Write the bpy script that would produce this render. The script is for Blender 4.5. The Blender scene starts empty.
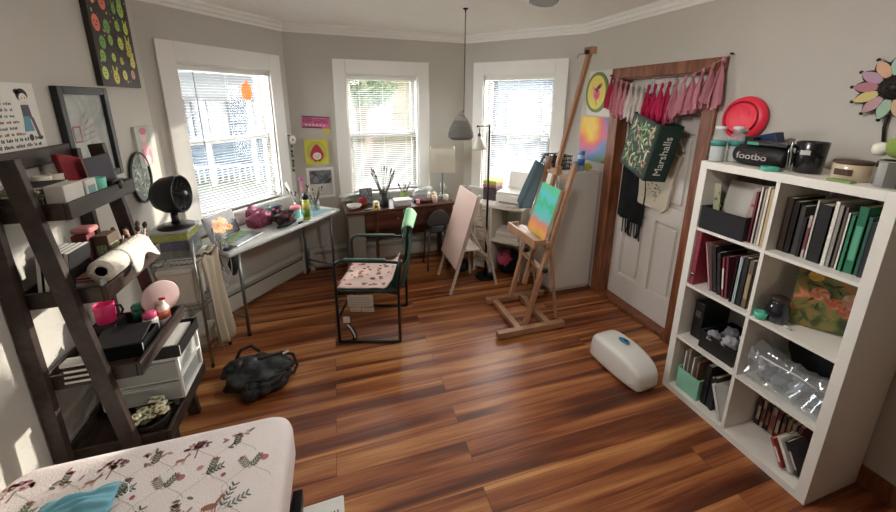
import bpy, bmesh, math, random
from mathutils import Vector, Matrix, noise
random.seed(7)
PI = math.pi
SC = bpy.context.scene
COL = SC.collection
V = Vector
I4 = Matrix.Identity(4)

# ---------------------------------------------------------------- materials
def lin(h):
    h = h.lstrip('#')
    o = []
    for i in (0, 2, 4):
        c = int(h[i:i+2], 16) / 255
        o.append(c / 12.92 if c <= .04045 else ((c + .055) / 1.055) ** 2.4)
    return o

def _nodes(name):
    m = bpy.data.materials.new(name)
    m.use_nodes = True
    nt = m.node_tree
    return m, nt, nt.nodes['Principled BSDF']

def mat(name, hexc, rough=.55, metal=0., var=.08, scale=18., bump=0., bscale=120., emit=0., trans=0., sheen=0., coat=0.):
    m, nt, b = _nodes(name)
    c = lin(hexc)
    tc = nt.nodes.new('ShaderNodeTexCoord')
    n = nt.nodes.new('ShaderNodeTexNoise')
    n.inputs['Scale'].default_value = scale
    n.inputs['Detail'].default_value = 3
    nt.links.new(tc.outputs['Object'], n.inputs['Vector'])
    r = nt.nodes.new('ShaderNodeMix'); r.data_type = 'RGBA'
    r.inputs[6].default_value = [max(0, x * (1 - var)) for x in c] + [1]
    r.inputs[7].default_value = [min(1, x * (1 + var)) for x in c] + [1]
    nt.links.new(n.outputs['Fac'], r.inputs[0])
    nt.links.new(r.outputs[2], b.inputs['Base Color'])
    b.inputs['Roughness'].default_value = rough
    b.inputs['Metallic'].default_value = metal
    if trans: b.inputs['Transmission Weight'].default_value = trans
    if coat: b.inputs['Coat Weight'].default_value = coat
    if sheen: b.inputs['Sheen Weight'].default_value = sheen
    if emit:
        nt.links.new(r.outputs[2], b.inputs['Emission Color'])
        nt.links.remove(b.inputs['Base Color'].links[0]); b.inputs['Base Color'].default_value = (.02, .02, .022, 1)   # a lit panel is dark glass
        b.inputs['Emission Strength'].default_value = emit
    if bump:
        n2 = nt.nodes.new('ShaderNodeTexNoise'); n2.inputs['Scale'].default_value = bscale
        n2.inputs['Detail'].default_value = 4
        nt.links.new(tc.outputs['Object'], n2.inputs['Vector'])
        bp = nt.nodes.new('ShaderNodeBump'); bp.inputs['Strength'].default_value = bump
        bp.inputs['Distance'].default_value = .01
        nt.links.new(n2.outputs['Fac'], bp.inputs['Height'])
        nt.links.new(bp.outputs['Normal'], b.inputs['Normal'])
    return m

def clear(name, tint='#ffffff', gloss=.12, rough=.03, haze=0., hazec='#ffffff'):
    """thin clear glass or plastic: see-through with a glossy film and an optional milky share"""
    m, nt, b = _nodes(name)
    out = nt.nodes['Material Output']
    t = nt.nodes.new('ShaderNodeBsdfTransparent'); t.inputs['Color'].default_value = lin(tint) + [1]
    b.inputs['Base Color'].default_value = lin(hazec) + [1]
    b.inputs['Roughness'].default_value = rough
    g = nt.nodes.new('ShaderNodeBsdfGlossy'); g.inputs['Roughness'].default_value = rough
    f = nt.nodes.new('ShaderNodeLayerWeight'); f.inputs['Blend'].default_value = .5
    pw = nt.nodes.new('ShaderNodeMath'); pw.operation = 'POWER'; pw.inputs[1].default_value = 5.
    nt.links.new(f.outputs['Facing'], pw.inputs[0])
    k = nt.nodes.new('ShaderNodeMath'); k.operation = 'MULTIPLY_ADD'; k.use_clamp = True
    k.inputs[1].default_value = .7; k.inputs[2].default_value = gloss * .45
    nt.links.new(pw.outputs[0], k.inputs[0])
    mx = nt.nodes.new('ShaderNodeMixShader')
    nt.links.new(k.outputs[0], mx.inputs[0]); nt.links.new(t.outputs[0], mx.inputs[1]); nt.links.new(g.outputs[0], mx.inputs[2])
    last = mx
    if haze:
        m2 = nt.nodes.new('ShaderNodeMixShader'); m2.inputs[0].default_value = haze
        nt.links.new(mx.outputs[0], m2.inputs[1]); nt.links.new(b.outputs[0], m2.inputs[2]); last = m2
    nt.links.new(last.outputs[0], out.inputs[0])
    return m

def thin(name, hexc, tl=.4, rough=.6):
    """paper, blind and cloth: diffuse that also lets some light through"""
    m, nt, b = _nodes(name)
    out = nt.nodes['Material Output']
    b.inputs['Base Color'].default_value = lin(hexc) + [1]
    b.inputs['Roughness'].default_value = rough
    t = nt.nodes.new('ShaderNodeBsdfTranslucent'); t.inputs['Color'].default_value = lin(hexc) + [1]
    mx = nt.nodes.new('ShaderNodeMixShader'); mx.inputs[0].default_value = tl
    nt.links.new(b.outputs[0], mx.inputs[1]); nt.links.new(t.outputs[0], mx.inputs[2]); nt.links.new(mx.outputs[0], out.inputs[0])
    return m

def ramp_mat(name, stops, kind='noise', scale=6., axis='X', rough=.5, dist=2., stretch=(1, 1, 1), coat=0., bump=0.):
    """a colour ramp over noise / voronoi / gradient, for artwork, camouflage, wood grain"""
    m, nt, b = _nodes(name)
    tc = nt.nodes.new('ShaderNodeTexCoord')
    mp = nt.nodes.new('ShaderNodeMapping'); mp.inputs['Scale'].default_value = stretch
    nt.links.new(tc.outputs['Object'], mp.inputs[0])
    if kind == 'voronoi':
        t = nt.nodes.new('ShaderNodeTexVoronoi'); t.inputs['Scale'].default_value = scale
        sep = nt.nodes.new('ShaderNodeSeparateColor'); nt.links.new(t.outputs['Color'], sep.inputs[0]); o = sep.outputs[0]
    else:
        t = nt.nodes.new('ShaderNodeTexNoise'); t.inputs['Scale'].default_value = scale
        t.inputs['Detail'].default_value = 4; t.inputs['Distortion'].default_value = dist; o = t.outputs['Fac']
    nt.links.new(mp.outputs[0], t.inputs['Vector'])
    r = nt.nodes.new('ShaderNodeValToRGB')
    e = r.color_ramp.elements
    while len(e) < len(stops): e.new(.5)
    for el, (p, c) in zip(e, stops):
        el.position = p; el.color = lin(c) + [1]
    nt.links.new(o, r.inputs[0]); nt.links.new(r.outputs[0], b.inputs['Base Color'])
    b.inputs['Roughness'].default_value = rough
    if coat: b.inputs['Coat Weight'].default_value = coat
    if bump:
        bp = nt.nodes.new('ShaderNodeBump'); bp.inputs['Strength'].default_value = bump; bp.inputs['Distance'].default_value = .005
        nt.links.new(o, bp.inputs['Height']); nt.links.new(bp.outputs['Normal'], b.inputs['Normal'])
    return m

def art_mat(name, stops, lo, hi, wob=.3, scale=5., ax=2, rough=.55):
    """brushed bands of paint: a ramp over one object axis disturbed by noise"""
    m, nt, b = _nodes(name); N = nt.nodes.new; Lk = nt.links.new
    tc = N('ShaderNodeTexCoord'); sp = N('ShaderNodeSeparateXYZ'); Lk(tc.outputs['Object'], sp.inputs[0])
    n = N('ShaderNodeTexNoise'); n.inputs['Scale'].default_value = scale; n.inputs['Detail'].default_value = 4; n.inputs['Distortion'].default_value = 1.
    Lk(tc.outputs['Object'], n.inputs['Vector'])
    mr = N('ShaderNodeMapRange'); mr.inputs[1].default_value = lo; mr.inputs[2].default_value = hi; Lk(sp.outputs[ax], mr.inputs[0])
    a = N('ShaderNodeMath'); a.operation = 'MULTIPLY_ADD'; a.inputs[1].default_value = wob; Lk(n.outputs['Fac'], a.inputs[0])
    s = N('ShaderNodeMath'); s.operation = 'SUBTRACT'; s.inputs[1].default_value = wob * .5; Lk(mr.outputs[0], s.inputs[0]); Lk(s.outputs[0], a.inputs[2])
    r = N('ShaderNodeValToRGB'); e = r.color_ramp.elements
    while len(e) < len(stops): e.new(.5)
    for el, (p, c) in zip(e, stops): el.position = p; el.color = lin(c) + [1]
    Lk(a.outputs[0], r.inputs[0]); Lk(r.outputs[0], b.inputs['Base Color']); b.inputs['Roughness'].default_value = rough
    return m

_cache = {}
def C(hexc, rough=.55, **k):
    key = (hexc, rough, tuple(sorted(k.items())))
    if key not in _cache: _cache[key] = mat('paint_' + hexc.strip('#'), hexc, rough, **k)
    return _cache[key]

# ---------------------------------------------------------------- mesh building
def FR(o, u, z=0.):
    """wall frame: x along u, y outward, z up"""
    u = V((u[0], u[1], 0)).normalized()
    return Matrix(((u.x, -u.y, 0, o[0]), (u.y, u.x, 0, o[1]), (0, 0, 1, z), (0, 0, 0, 1)))
def T(x, y, z): return Matrix.Translation((x, y, z))
def RZ(a): return Matrix.Rotation(a, 4, 'Z')
def RX(a): return Matrix.Rotation(a, 4, 'X')
def RY(a): return Matrix.Rotation(a, 4, 'Y')

class MB:
    def __init__(s, m=None, M=None):
        s.v = []; s.f = []; s.fm = []; s.fs = []; s.mats = []; s.cur = m; s.M = M or I4
    def use(s, m): s.cur = m; return s
    def add(s, co, fa, smooth=False, M=None):
        k = len(s.v); X = s.M @ M if M is not None else s.M
        s.v.extend(X @ V(c) for c in co)
        if s.cur not in s.mats: s.mats.append(s.cur)
        i = s.mats.index(s.cur)
        for f in fa:
            s.f.append([k + q for q in f]); s.fm.append(i); s.fs.append(smooth)
        return s
    def box(s, c, d, bev=0., M=None, seg=2):
        bm = bmesh.new(); bmesh.ops.create_cube(bm, size=1)
        for v in bm.verts: v.co = V((v.co.x * d[0], v.co.y * d[1], v.co.z * d[2]))
        if bev: bmesh.ops.bevel(bm, geom=list(bm.edges), offset=min(bev, min(d) * .49), segments=seg, affect='EDGES', profile=.5)
        bm.verts.index_update()
        co = [v.co + V(c) for v in bm.verts]; fa = [[v.index for v in f.verts] for f in bm.faces]
        bm.free()
        return s.add(co, fa, False, M)
    def span(s, a, b, bev=0., M=None):
        return s.box([(a[i] + b[i]) / 2 for i in range(3)], [abs(b[i] - a[i]) for i in range(3)], bev, M)
    def beam(s, p0, p1, w, d, up=(0, 0, 1), bev=0.):
        p0 = V(p0); p1 = V(p1); z = (p1 - p0); L = z.length; z.normalize()
        x = V(up).cross(z)
        if x.length < 1e-4: x = V((1, 0, 0)).cross(z)
        x.normalize(); y = z.cross(x)
        M = Matrix(((x.x, y.x, z.x, p0.x), (x.y, y.y, z.y, p0.y), (x.z, y.z, z.z, p0.z), (0, 0, 0, 1)))
        return s.box((0, 0, L / 2), (w, d, L), bev, M)
    def tube(s, pts, r, seg=8, closed=False, M=None, caps=True):
        pts = [V(p) for p in pts]; n = len(pts)
        rr = r if isinstance(r, (list, tuple)) else [r] * n
        co = []; fa = []; prev = None
        for i, p in enumerate(pts):
            if closed: t = pts[(i + 1) % n] - pts[i - 1]
            else: t = pts[min(i + 1, n - 1)] - pts[max(i - 1, 0)]
            if t.length < 1e-9: t = V((0, 0, 1))
            t.normalize()
            if prev is None:
                a = V((0, 0, 1)) if abs(t.z) < .9 else V((1, 0, 0))
                x = a.cross(t).normalized()
            else:
                x = prev - t * prev.dot(t)
                x = x.normalized() if x.length > 1e-6 else V((1, 0, 0)).cross(t).normalized()
            prev = x; y = t.cross(x)
            for k in range(seg):
                a = 2 * PI * k / seg
                co.append(p + (x * math.cos(a) + y * math.sin(a)) * rr[i])
        for i in range(n if closed else n - 1):
            j = (i + 1) % n
            for k in range(seg):
                q = (k + 1) % seg
                fa.append([i * seg + k, i * seg + q, j * seg + q, j * seg + k])
        if not closed and caps:
            fa.append(list(range(seg))[::-1]); fa.append([(n - 1) * seg + k for k in range(seg)])
        return s.add(co, fa, True, M)
    def lathe(s, prof, c=(0, 0, 0), seg=20, M=None, sx=1., sy=1., smooth=True):
        co = []; fa = []
        n = len(prof)
        for r, z in prof:
            for k in range(seg):
                a = 2 * PI * k / seg
                co.append((c[0] + r * math.cos(a) * sx, c[1] + r * math.sin(a) * sy, c[2] + z))
        for i in range(n - 1):
            for k in range(seg):
                q = (k + 1) % seg
                fa.append([i * seg + k, i * seg + q, (i + 1) * seg + q, (i + 1) * seg + k])
        if prof[0][0] > 1e-6: fa.append(list(range(seg))[::-1])
        if prof[-1][0] > 1e-6: fa.append([(n - 1) * seg + k for k in range(seg)])
        return s.add(co, fa, smooth, M)
    def cyl(s, c, r, h, seg=20, M=None, r2=None):
        r2 = r if r2 is None else r2
        b = min(.004, r * .2, h * .2)
        return s.lathe([(r - b, 0), (r, b), (r2, h - b), (r2 - b, h)], c, seg, M)
    def poly(s, pts, M=None): return s.add(pts, [list(range(len(pts)))], False, M)
    def disc(s, c, rx, ry=None, M=None, seg=18, rot=0., y=None):
        """flat ellipse in the local xz plane at depth c[1]"""
        ry = rx if ry is None else ry
        pts = []
        for k in range(seg):
            a = 2 * PI * k / seg; px = rx * math.cos(a); pz = ry * math.sin(a)
            pts.append((c[0] + px * math.cos(rot) - pz * math.sin(rot), c[1], c[2] + px * math.sin(rot) + pz * math.cos(rot)))
        return s.poly(pts, M)
    def prism(s, pts, y0, y1, M=None, bevel=0):
        """extrude an xz outline from y0 to y1"""
        n = len(pts)
        co = [(p[0], y0, p[1]) for p in pts] + [(p[0], y1, p[1]) for p in pts]
        fa = [list(range(n)), [n + k for k in range(n)][::-1]] + [[k, n + k, n + (k + 1) % n, (k + 1) % n] for k in range(n)]
        return s.add(co, fa, False, M)
    def ball(s, c, r, seg=14, rings=9, M=None, amp=0., freq=4., sd=0.):
        if not isinstance(r, (list, tuple)): r = (r, r, r)
        co = [(c[0], c[1], c[2] - r[2])]; fa = []
        for i in range(1, rings):
            t = PI * i / rings
            for k in range(seg):
                a = 2 * PI * k / seg
                d = V((math.sin(t) * math.cos(a), math.sin(t) * math.sin(a), -math.cos(t)))
                q = 1 + (amp * noise.noise(d * freq + V((sd, sd * 2, 0))) if amp else 0)
                co.append((c[0] + d.x * r[0] * q, c[1] + d.y * r[1] * q, c[2] + d.z * r[2] * q))
        co.append((c[0], c[1], c[2] + r[2])); top = len(co) - 1
        for k in range(seg):
            q = (k + 1) % seg
            fa.append([0, 1 + q, 1 + k]); b = 1 + (rings - 2) * seg; fa.append([top, b + k, b + q])
            for i in range(rings - 2):
                o = 1 + i * seg
                fa.append([o + k, o + q, o + seg + q, o + seg + k])
        return s.add(co, fa, True, M)
    def grid(s, fn, nu, nv, M=None, smooth=True):
        co = [fn(i / nu, j / nv) for i in range(nu + 1) for j in range(nv + 1)]
        fa = [[i * (nv + 1) + j, (i + 1) * (nv + 1) + j, (i + 1) * (nv + 1) + j + 1, i * (nv + 1) + j + 1] for i in range(nu) for j in range(nv)]
        return s.add(co, fa, smooth, M)

def world(o):
    M = o.matrix_basis.copy()
    while o.parent: o = o.parent; M = o.matrix_basis @ M
    return M

def obj(name, mb, parent=None, label=None, cat=None, group=None, kind=None, solid=0., sub=0, bev=0., M=None):
    me = bpy.data.meshes.new(name)
    me.from_pydata([tuple(v) for v in mb.v], [], mb.f)
    for m in mb.mats: me.materials.append(m)
    for p, i, sm in zip(me.polygons, mb.fm, mb.fs): p.material_index = i; p.use_smooth = sm
    bm = bmesh.new(); bm.from_mesh(me); bmesh.ops.recalc_face_normals(bm, faces=bm.faces); bm.to_mesh(me); bm.free()
    o = bpy.data.objects.new(name, me); COL.objects.link(o)
    if parent is not None:
        o.parent = parent; me.transform(world(parent).inverted())
    else:
        xs = [v.co for v in me.vertices]
        c = V(((min(v.x for v in xs) + max(v.x for v in xs)) / 2, (min(v.y for v in xs) + max(v.y for v in xs)) / 2, min(v.z for v in xs)))
        me.transform(Matrix.Translation(-c)); o.location = c
    if bev:
        b = o.modifiers.new('bevel', 'BEVEL'); b.width = bev; b.segments = 2; b.limit_method = 'ANGLE'
    if solid:
        q = o.modifiers.new('solid', 'SOLIDIFY'); q.thickness = solid; q.offset = 0
    if sub:
        q = o.modifiers.new('sub', 'SUBSURF'); q.levels = sub; q.render_levels = sub
    return tag(o, label, cat, group, kind)

def tag(o, label=None, cat=None, group=None, kind=None):
    if label: o['label'] = label
    if cat: o['category'] = cat
    if group: o['group'] = group
    if kind: o['kind'] = kind
    return o

def thing(name, label, cat, loc=(0, 0, 0), group=None, M=None, kind=None):
    o = bpy.data.objects.new(name, None); COL.objects.link(o)
    o.empty_display_size = .05
    if M is not None: o.matrix_basis = M
    else: o.location = loc
    bpy.context.view_layer.update()
    return tag(o, label, cat, group, kind)

def lettering(name, s, size, M, m, parent, depth=.0008, align='CENTER', sx=1.):
    """text lying in the local xz plane of M, reading along x, facing -y"""
    cu = bpy.data.curves.new(name, 'FONT'); cu.body = s; cu.size = size; cu.extrude = depth
    cu.align_x = align; cu.align_y = 'CENTER'
    t = bpy.data.objects.new(name, cu); COL.objects.link(t)
    bpy.context.view_layer.update()
    dg = bpy.context.evaluated_depsgraph_get()
    me = bpy.data.meshes.new_from_object(t.evaluated_get(dg))
    bpy.data.objects.remove(t); bpy.data.curves.remove(cu)
    mb = MB(m, M)
    mb.add([(v.co.x * sx, -v.co.z, v.co.y) for v in me.vertices], [list(p.vertices) for p in me.polygons])
    bpy.data.meshes.remove(me)
    return obj(name, mb, parent)

def struct(name, mb, parent=None, **k): return obj(name, mb, parent, kind='structure' if parent is None else None, **k)

ORD = ['first', 'second', 'third', 'fourth', 'fifth', 'sixth', 'seventh', 'eighth', 'ninth', 'tenth', 'eleventh', 'twelfth', 'thirteenth', 'fourteenth', 'fifteenth', 'sixteenth', 'seventeenth']
# ---------------------------------------------------------------- room layout (metres, floor z = 0)
C0 = V((-1.2, 3.0)); C1 = V((-.428, 3.932)); C2 = V((1.44, 4.071)); C3 = V((2.312, 3.115))
YB = -3.6; H = 2.474; XR = 2.312; XL = -1.2
FL = FR((XL, YB), (0, 1)); F1 = FR(C0, C1 - C0); F2 = FR(C1, C2 - C1); F3 = FR(C2, C3 - C2)
FRT = FR(C3, (0, -1)); FBK = FR((XR, YB), (-1, 0))
LL = C0.y - YB; L1 = (C1 - C0).length; L2 = (C2 - C1).length; L3 = (C3 - C2).length; LR = C3.y - YB; LB = XR - XL
WALLP = mat('grey_wall_paint', '#c0bcb3', .75, var=.03, scale=3, bump=.12, bscale=90)
CEILP = mat('ceiling_paint', '#efece5', .85, var=.03, scale=5, bump=.5, bscale=35)
TRIM = mat('white_trim_paint', '#eae8e2', .4, var=.03, scale=6)
DOORP = mat('white_door_paint', '#dedad2', .45, var=.03, scale=4)
PLAST_W = mat('white_plastic', '#e6e4de', .35, var=.03)
BLK = mat('black_plastic', '#17181a', .4, var=.1)
BLKM = mat('black_metal', '#1b1b1d', .35, metal=.6, var=.1)
CHROME = mat('chrome_wire', '#b9bbbd', .22, metal=1., var=.05)
STEEL = mat('grey_steel', '#8b8d8e', .35, metal=.9, var=.08)
GLASS = clear('window_glass', gloss=.06)
CLEARP = clear('clear_plastic', '#f4f7f7', .14, .08, .18, '#e8ecec')
CLEARG = clear('clear_glass', '#f2f7f5', .14, .03, .06)
PAPER = mat('white_paper', '#e9e6df', .7, var=.03)

def floor_mat():
    m, nt, b = _nodes('reddish_wood_planks')
    N = nt.nodes.new; Lk = nt.links.new
    tc = N('ShaderNodeTexCoord')
    br = N('ShaderNodeTexBrick'); br.offset = .37; br.offset_frequency = 2; br.squash = 1
    for k, v in (('Scale', 1.), ('Mortar Size', .0012), ('Mortar Smooth', .1), ('Bias', 0.), ('Brick Width', 1.8), ('Row Height', .124)): br.inputs[k].default_value = v
    br.inputs['Color1'].default_value = (0, 0, 0, 1); br.inputs['Color2'].default_value = (1, 1, 1, 1); br.inputs['Mortar'].default_value = (.3, .3, .3, 1)
    Lk(tc.outputs['Object'], br.inputs['Vector'])
    mp = N('ShaderNodeMapping'); mp.inputs['Scale'].default_value = (.4, 9, 1)
    Lk(tc.outputs['Object'], mp.inputs[0])
    # shift the grain from plank to plank
    cb = N('ShaderNodeVectorMath'); cb.operation = 'MULTIPLY_ADD'
    cb.inputs[1].default_value = (1.6, .7, 0); Lk(br.outputs['Color'], cb.inputs[0]); Lk(mp.outputs[0], cb.inputs[2])
    n1 = N('ShaderNodeTexNoise'); n1.inputs['Scale'].default_value = 1.3; n1.inputs['Detail'].default_value = 5; n1.inputs['Distortion'].default_value = .6
    Lk(cb.outputs[0], n1.inputs['Vector'])
    mp2 = N('ShaderNodeMapping'); mp2.inputs['Scale'].default_value = (2.2, 60, 1); Lk(tc.outputs['Object'], mp2.inputs[0])
    n2 = N('ShaderNodeTexNoise'); n2.inputs['Scale'].default_value = 2.; n2.inputs['Detail'].default_value = 4; Lk(mp2.outputs[0], n2.inputs['Vector'])
    s = N('ShaderNodeMath'); s.operation = 'MULTIPLY_ADD'; s.inputs[1].default_value = .05; Lk(br.outputs['Color'], s.inputs[0])
    a = N('ShaderNodeMath'); a.operation = 'MULTIPLY_ADD'; a.inputs[1].default_value = .16; Lk(n2.outputs['Fac'], a.inputs[0]); Lk(n1.outputs['Fac'], a.inputs[2])
    Lk(a.outputs[0], s.inputs[2])
    r = N('ShaderNodeValToRGB'); e = r.color_ramp.elements
    st = [(.40, '#45200f'), (.5, '#68341c'), (.57, '#884c29'), (.65, '#a4653a'), (.76, '#c89058')]
    while len(e) < len(st): e.new(.5)
    for el, (p, c) in zip(e, st): el.position = p; el.color = lin(c) + [1]
    Lk(s.outputs[0], r.inputs[0])
    mm = N('ShaderNodeMix'); mm.data_type = 'RGBA'; mm.inputs[7].default_value = lin('#4a2616') + [1]
    Lk(br.outputs['Fac'], mm.inputs[0]); Lk(r.outputs[0], mm.inputs[6]); Lk(mm.outputs[2], b.inputs['Base Color'])
    b.inputs['Roughness'].default_value = .36
    bp = N('ShaderNodeBump'); bp.inputs['Strength'].default_value = .15; bp.inputs['Distance'].default_value = .002
    Lk(n2.outputs['Fac'], bp.inputs['Height']); Lk(bp.outputs['Normal'], b.inputs['Normal'])
    return m
FLOORM = floor_mat()

def room_outline(g=0.):
    return [(XL - g, YB - g), (XR + g, YB - g), (XR + g, C3.y + g * .4), (C2.x + g * .4, C2.y + g), (C1.x - g * .4, C1.y + g), (XL - g, C0.y + g * .4)]
mb = MB(FLOORM); o_ = room_outline(.1)
mb.add([(x, y, 0) for x, y in o_] + [(x, y, -.12) for x, y in o_], [list(range(6)), list(range(6, 12))[::-1]] + [[k, 6 + k, 6 + (k + 1) % 6, (k + 1) % 6] for k in range(6)])
fl = struct('floor', mb)
mb = MB(CEILP)
mb.add([(x, y, H) for x, y in o_] + [(x, y, H + .12) for x, y in o_], [list(range(6)), list(range(6, 12))[::-1]] + [[k, 6 + k, 6 + (k + 1) % 6, (k + 1) % 6] for k in range(6)])
struct('ceiling', mb)

def wall(name, F, L, hole=None, t=.16, e0=.06, e1=.06):
    mb = MB(WALLP, F)
    if not hole: mb.span((-e0, 0, 0), (L + e1, t, H))
    else:
        a, b, z0, z1 = hole
        mb.span((-e0, 0, 0), (a, t, H)); mb.span((b, 0, 0), (L + e1, t, H)); mb.span((a, 0, z1), (b, t, H))
        if z0 > 0: mb.span((a, 0, 0), (b, t, z0))
    return struct(name, mb)
WIN = [(F1, .215, 1.015, .86, 2.04), (F2, .55, 1.31, .80, 2.04), (F3, .234, 1.02, .80, 2.05)]
wall('wall_left', FL, LL)
wall('wall_left_bay', F1, L1, WIN[0][1:])
wall('wall_back', F2, L2, WIN[1][1:])
wall('wall_right_bay', F3, L3, WIN[2][1:])
wall('wall_right', FRT, LR, (.525, 1.275, 0, 1.97))
wall('wall_front', FBK, LB)
struct('wall_hall', MB(WALLP).span((XR + .16, 1.6, 0), (XR + .2, 2.8, 2.2)))
for i, (F, L) in enumerate(((FL, LL), (F1, L1), (F2, L2), (F3, L3), (FRT, LR), (FBK, LB))):
    mb = MB(TRIM, F)
    pr = [(0, -.078), (-.012, -.078), (-.016, -.06), (-.03, -.05), (-.04, -.03), (-.058, -.018), (-.062, 0), (0, 0)]
    n = len(pr)
    co = [(0, p[0], H + p[1]) for p in pr] + [(L, p[0], H + p[1]) for p in pr]
    mb.add(co, [[k, n + k, n + (k + 1) % n, (k + 1) % n] for k in range(n)] + [list(range(n)), list(range(n, 2 * n))[::-1]])
    struct('trim_%d' % (i + 1), mb)
for nm, F, a, b in (('baseboard_left', FL, 0, LL), ('baseboard_left_bay', F1, 0, L1), ('baseboard_back', F2, 0, L2), ('baseboard_right_bay', F3, 0, L3), ('baseboard_front', FBK, 0, LB)):
    mb = MB(TRIM, F); mb.span((a, -.018, 0), (b, 0, .13)); mb.span((a, -.024, 0), (b, 0, .02)); struct(nm, mb)
WOODTRIM = ramp_mat('brown_stained_wood', [(.3, '#59301c'), (.5, '#7d492c'), (.75, '#9b6440')], scale=3, stretch=(7, 7, .9), dist=1.2, rough=.4)
struct('baseboard_right', MB(WOODTRIM, FRT).span((1.37, -.016, 0), (LR, 0, .10)))

# windows: casing, stool, two sashes with panes
for i, (F, a, b, z0, z1) in enumerate(WIN):
    w = thing('window_%d' % (i + 1), None, None, M=F @ T((a + b) / 2, 0, z0), kind='structure')
    cw = .122
    mb = MB(TRIM, F)
    mb.span((a - cw, -.022, z0 - .02), (a, 0, z1 + .138), .004); mb.span((b, -.022, z0 - .02), (b + cw, 0, z1 + .138), .004)
    mb.span((a, -.0215, z1), (b, 0, z1 + .138), .004)
    mb.span((a - cw, -.02, z0 - .13), (b + cw, 0, z0 - .022), .004)
    obj('window_casing', mb, w)
    obj('window_sill', MB(TRIM, F).span((a - cw - .02, -.06, z0 - .03), (b + cw + .02, .12, z0), .006), w)
    mb = MB(TRIM, F)
    for x0, x1 in ((a, a + .012), (b - .012, b)): mb.span((x0, .001, z0), (x1, .16, z1))
    mb.span((a, .001, z1 - .012), (b, .16, z1)); obj('window_jamb', mb, w)
    zm = (z0 + z1) / 2
    for nm, s0, s1, y in (('upper_sash', zm - .02, z1 - .012, .105), ('lower_sash', z0, zm + .02, .072)):
        mb = MB(TRIM, F); A = a + .012; B = b - .012; t = .042
        mb.span((A, y, s0), (A + t, y + .03, s1)); mb.span((B - t, y, s0), (B, y + .03, s1))
        mb.span((A + t, y, s1 - t), (B - t, y + .03, s1)); mb.span((A + t, y, s0), (B - t, y + .03, s0 + t))
        sh = obj(nm, mb, w)
        obj('glass_pane', MB(GLASS, F).span((A + t, y + .012, s0 + t), (B - t, y + .016, s1 - t)), sh)
SLAT = thin('white_blind_slat', '#a09e9a', .12, .5)
BLINDW = ['leftmost', 'middle', 'rightmost']
def blind(i, F, a, b, z0, z1, tilt, low):
    A = a + .02; B = b - .02
    w = thing('window_blind', ['white horizontal slat blind on the left bay window above the laptop', 'white horizontal slat blind on the middle window behind the paint brushes', 'white horizontal slat blind on the right bay window behind the printer'][i], 'blind', M=F @ T((a + b) / 2, .035, low), group='white window blinds')
    obj('headrail', MB(PLAST_W, F).span((A - .005, .012, z1 - .05), (B + .005, .055, z1 - .014), .003), w)
    mb = MB(SLAT, F); z = z1 - .062; n = 0
    while z > low + .03:
        ca = math.cos(tilt); sa = math.sin(tilt)
        pts = []
        for k in range(4):
            q = -1 + 2 * k / 3; cr = .0022 * (1 - q * q); y = q * .0125
            pts.append((.034 + y * ca - cr * sa, z + y * sa + cr * ca))
        co = [(A, p[0], p[1]) for p in pts] + [(B, p[0], p[1]) for p in pts]
        mb.add(co, [[k, k + 1, 5 + k, 4 + k] for k in range(3)], True)
        z -= .0215; n += 1
    obj('slats', mb, w)
    obj('bottom_rail', MB(PLAST_W, F).span((A, .022, low), (B, .046, low + .016), .003), w)
    mb = MB(PLAST_W, F)
    for q in (.16, .5, .84):
        x = A + (B - A) * q
        for y in (.0205, .0475): mb.tube([(x, y, low + .01), (x, y, z1 - .05)], .0007, 4)
    obj('ladder_cord', mb, w)
    x = A + .1 * (B - A) + .02
    obj('tilt_wand', MB(C('#6f6f6c', .3), F).tube([(x, .004, z1 - .06), (x + .004, .0, z1 - .62)], .0032, 6), w)
    x = B - .06
    obj('pull_cord', MB(PLAST_W, F).tube([(x, .005, z1 - .05), (x, .001, z1 - .55)], .0015, 5).lathe([(.002, 0), (.007, .004), (.005, .03), (.001, .034)], (x, .001, z1 - .58), 8), w)
blind(0, *WIN[0], math.radians(4), .864)
blind(1, *WIN[1], math.radians(15), .804)
blind(2, *WIN[2], math.radians(25), .804)
# orange leaf decal stuck on the left window
ORG = thin('orange_decal', '#e88a3c', .45)
mb = MB(ORG, F1)
mb.prism([(.80, 1.80), (.84, 1.775), (.885, 1.79), (.90, 1.85), (.89, 1.91), (.865, 1.925), (.862, 1.945), (.845, 1.945), (.842, 1.925), (.81, 1.91), (.795, 1.86)], .0995, .1005)
obj('window_decal', mb, label='orange leaf shaped decal stuck on the glass of the left bay window', cat='decal')

# door in the right wall
d = thing('door_1', None, None, M=FRT @ T(.9, .08, 0), kind='structure')
mb = MB(DOORP, FRT); a, b = .53, 1.27; yb, yf = .125, .085
mb.span((a, yb - .012, .03), (b, yb, 1.965))
rows = [(.03, .25), (.86, 1.0), (1.56, 1.68), (1.85, 1.965)]
for z0, z1 in rows: mb.span((a, yf, z0), (b, yb - .012, z1))
for x0, x1 in ((a, a + .1), (.9 - .05, .9 + .05), (b - .1, b)): mb.span((x0, yf + .0005, .03), (x1, yb - .012, 1.965))
for z0, z1 in ((.25, .86), (1.0, 1.56), (1.68, 1.85)):
    for x0, x1 in ((a + .1, .85), (.95, b - .1)): mb.span((x0 + .03, yf + .008, z0 + .03), (x1 - .03, yb - .01, z1 - .03), .008)
obj('door_panel', mb, d)
mb = MB(WOODTRIM, FRT)
mb.span((.425, -.024, 0), (.528, 0, 2.045), .004); mb.span((1.272, -.024, 0), (1.365, 0, 2.045), .004); mb.span((.41, -.03, 1.968), (1.38, 0, 2.05), .004)
for x0, x1 in ((.515, .53), (1.27, 1.285)): mb.span((x0, 0, 0), (x1, .15, 1.97))
mb.span((.53, 0, 1.955), (1.27, .15, 1.97))
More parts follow.
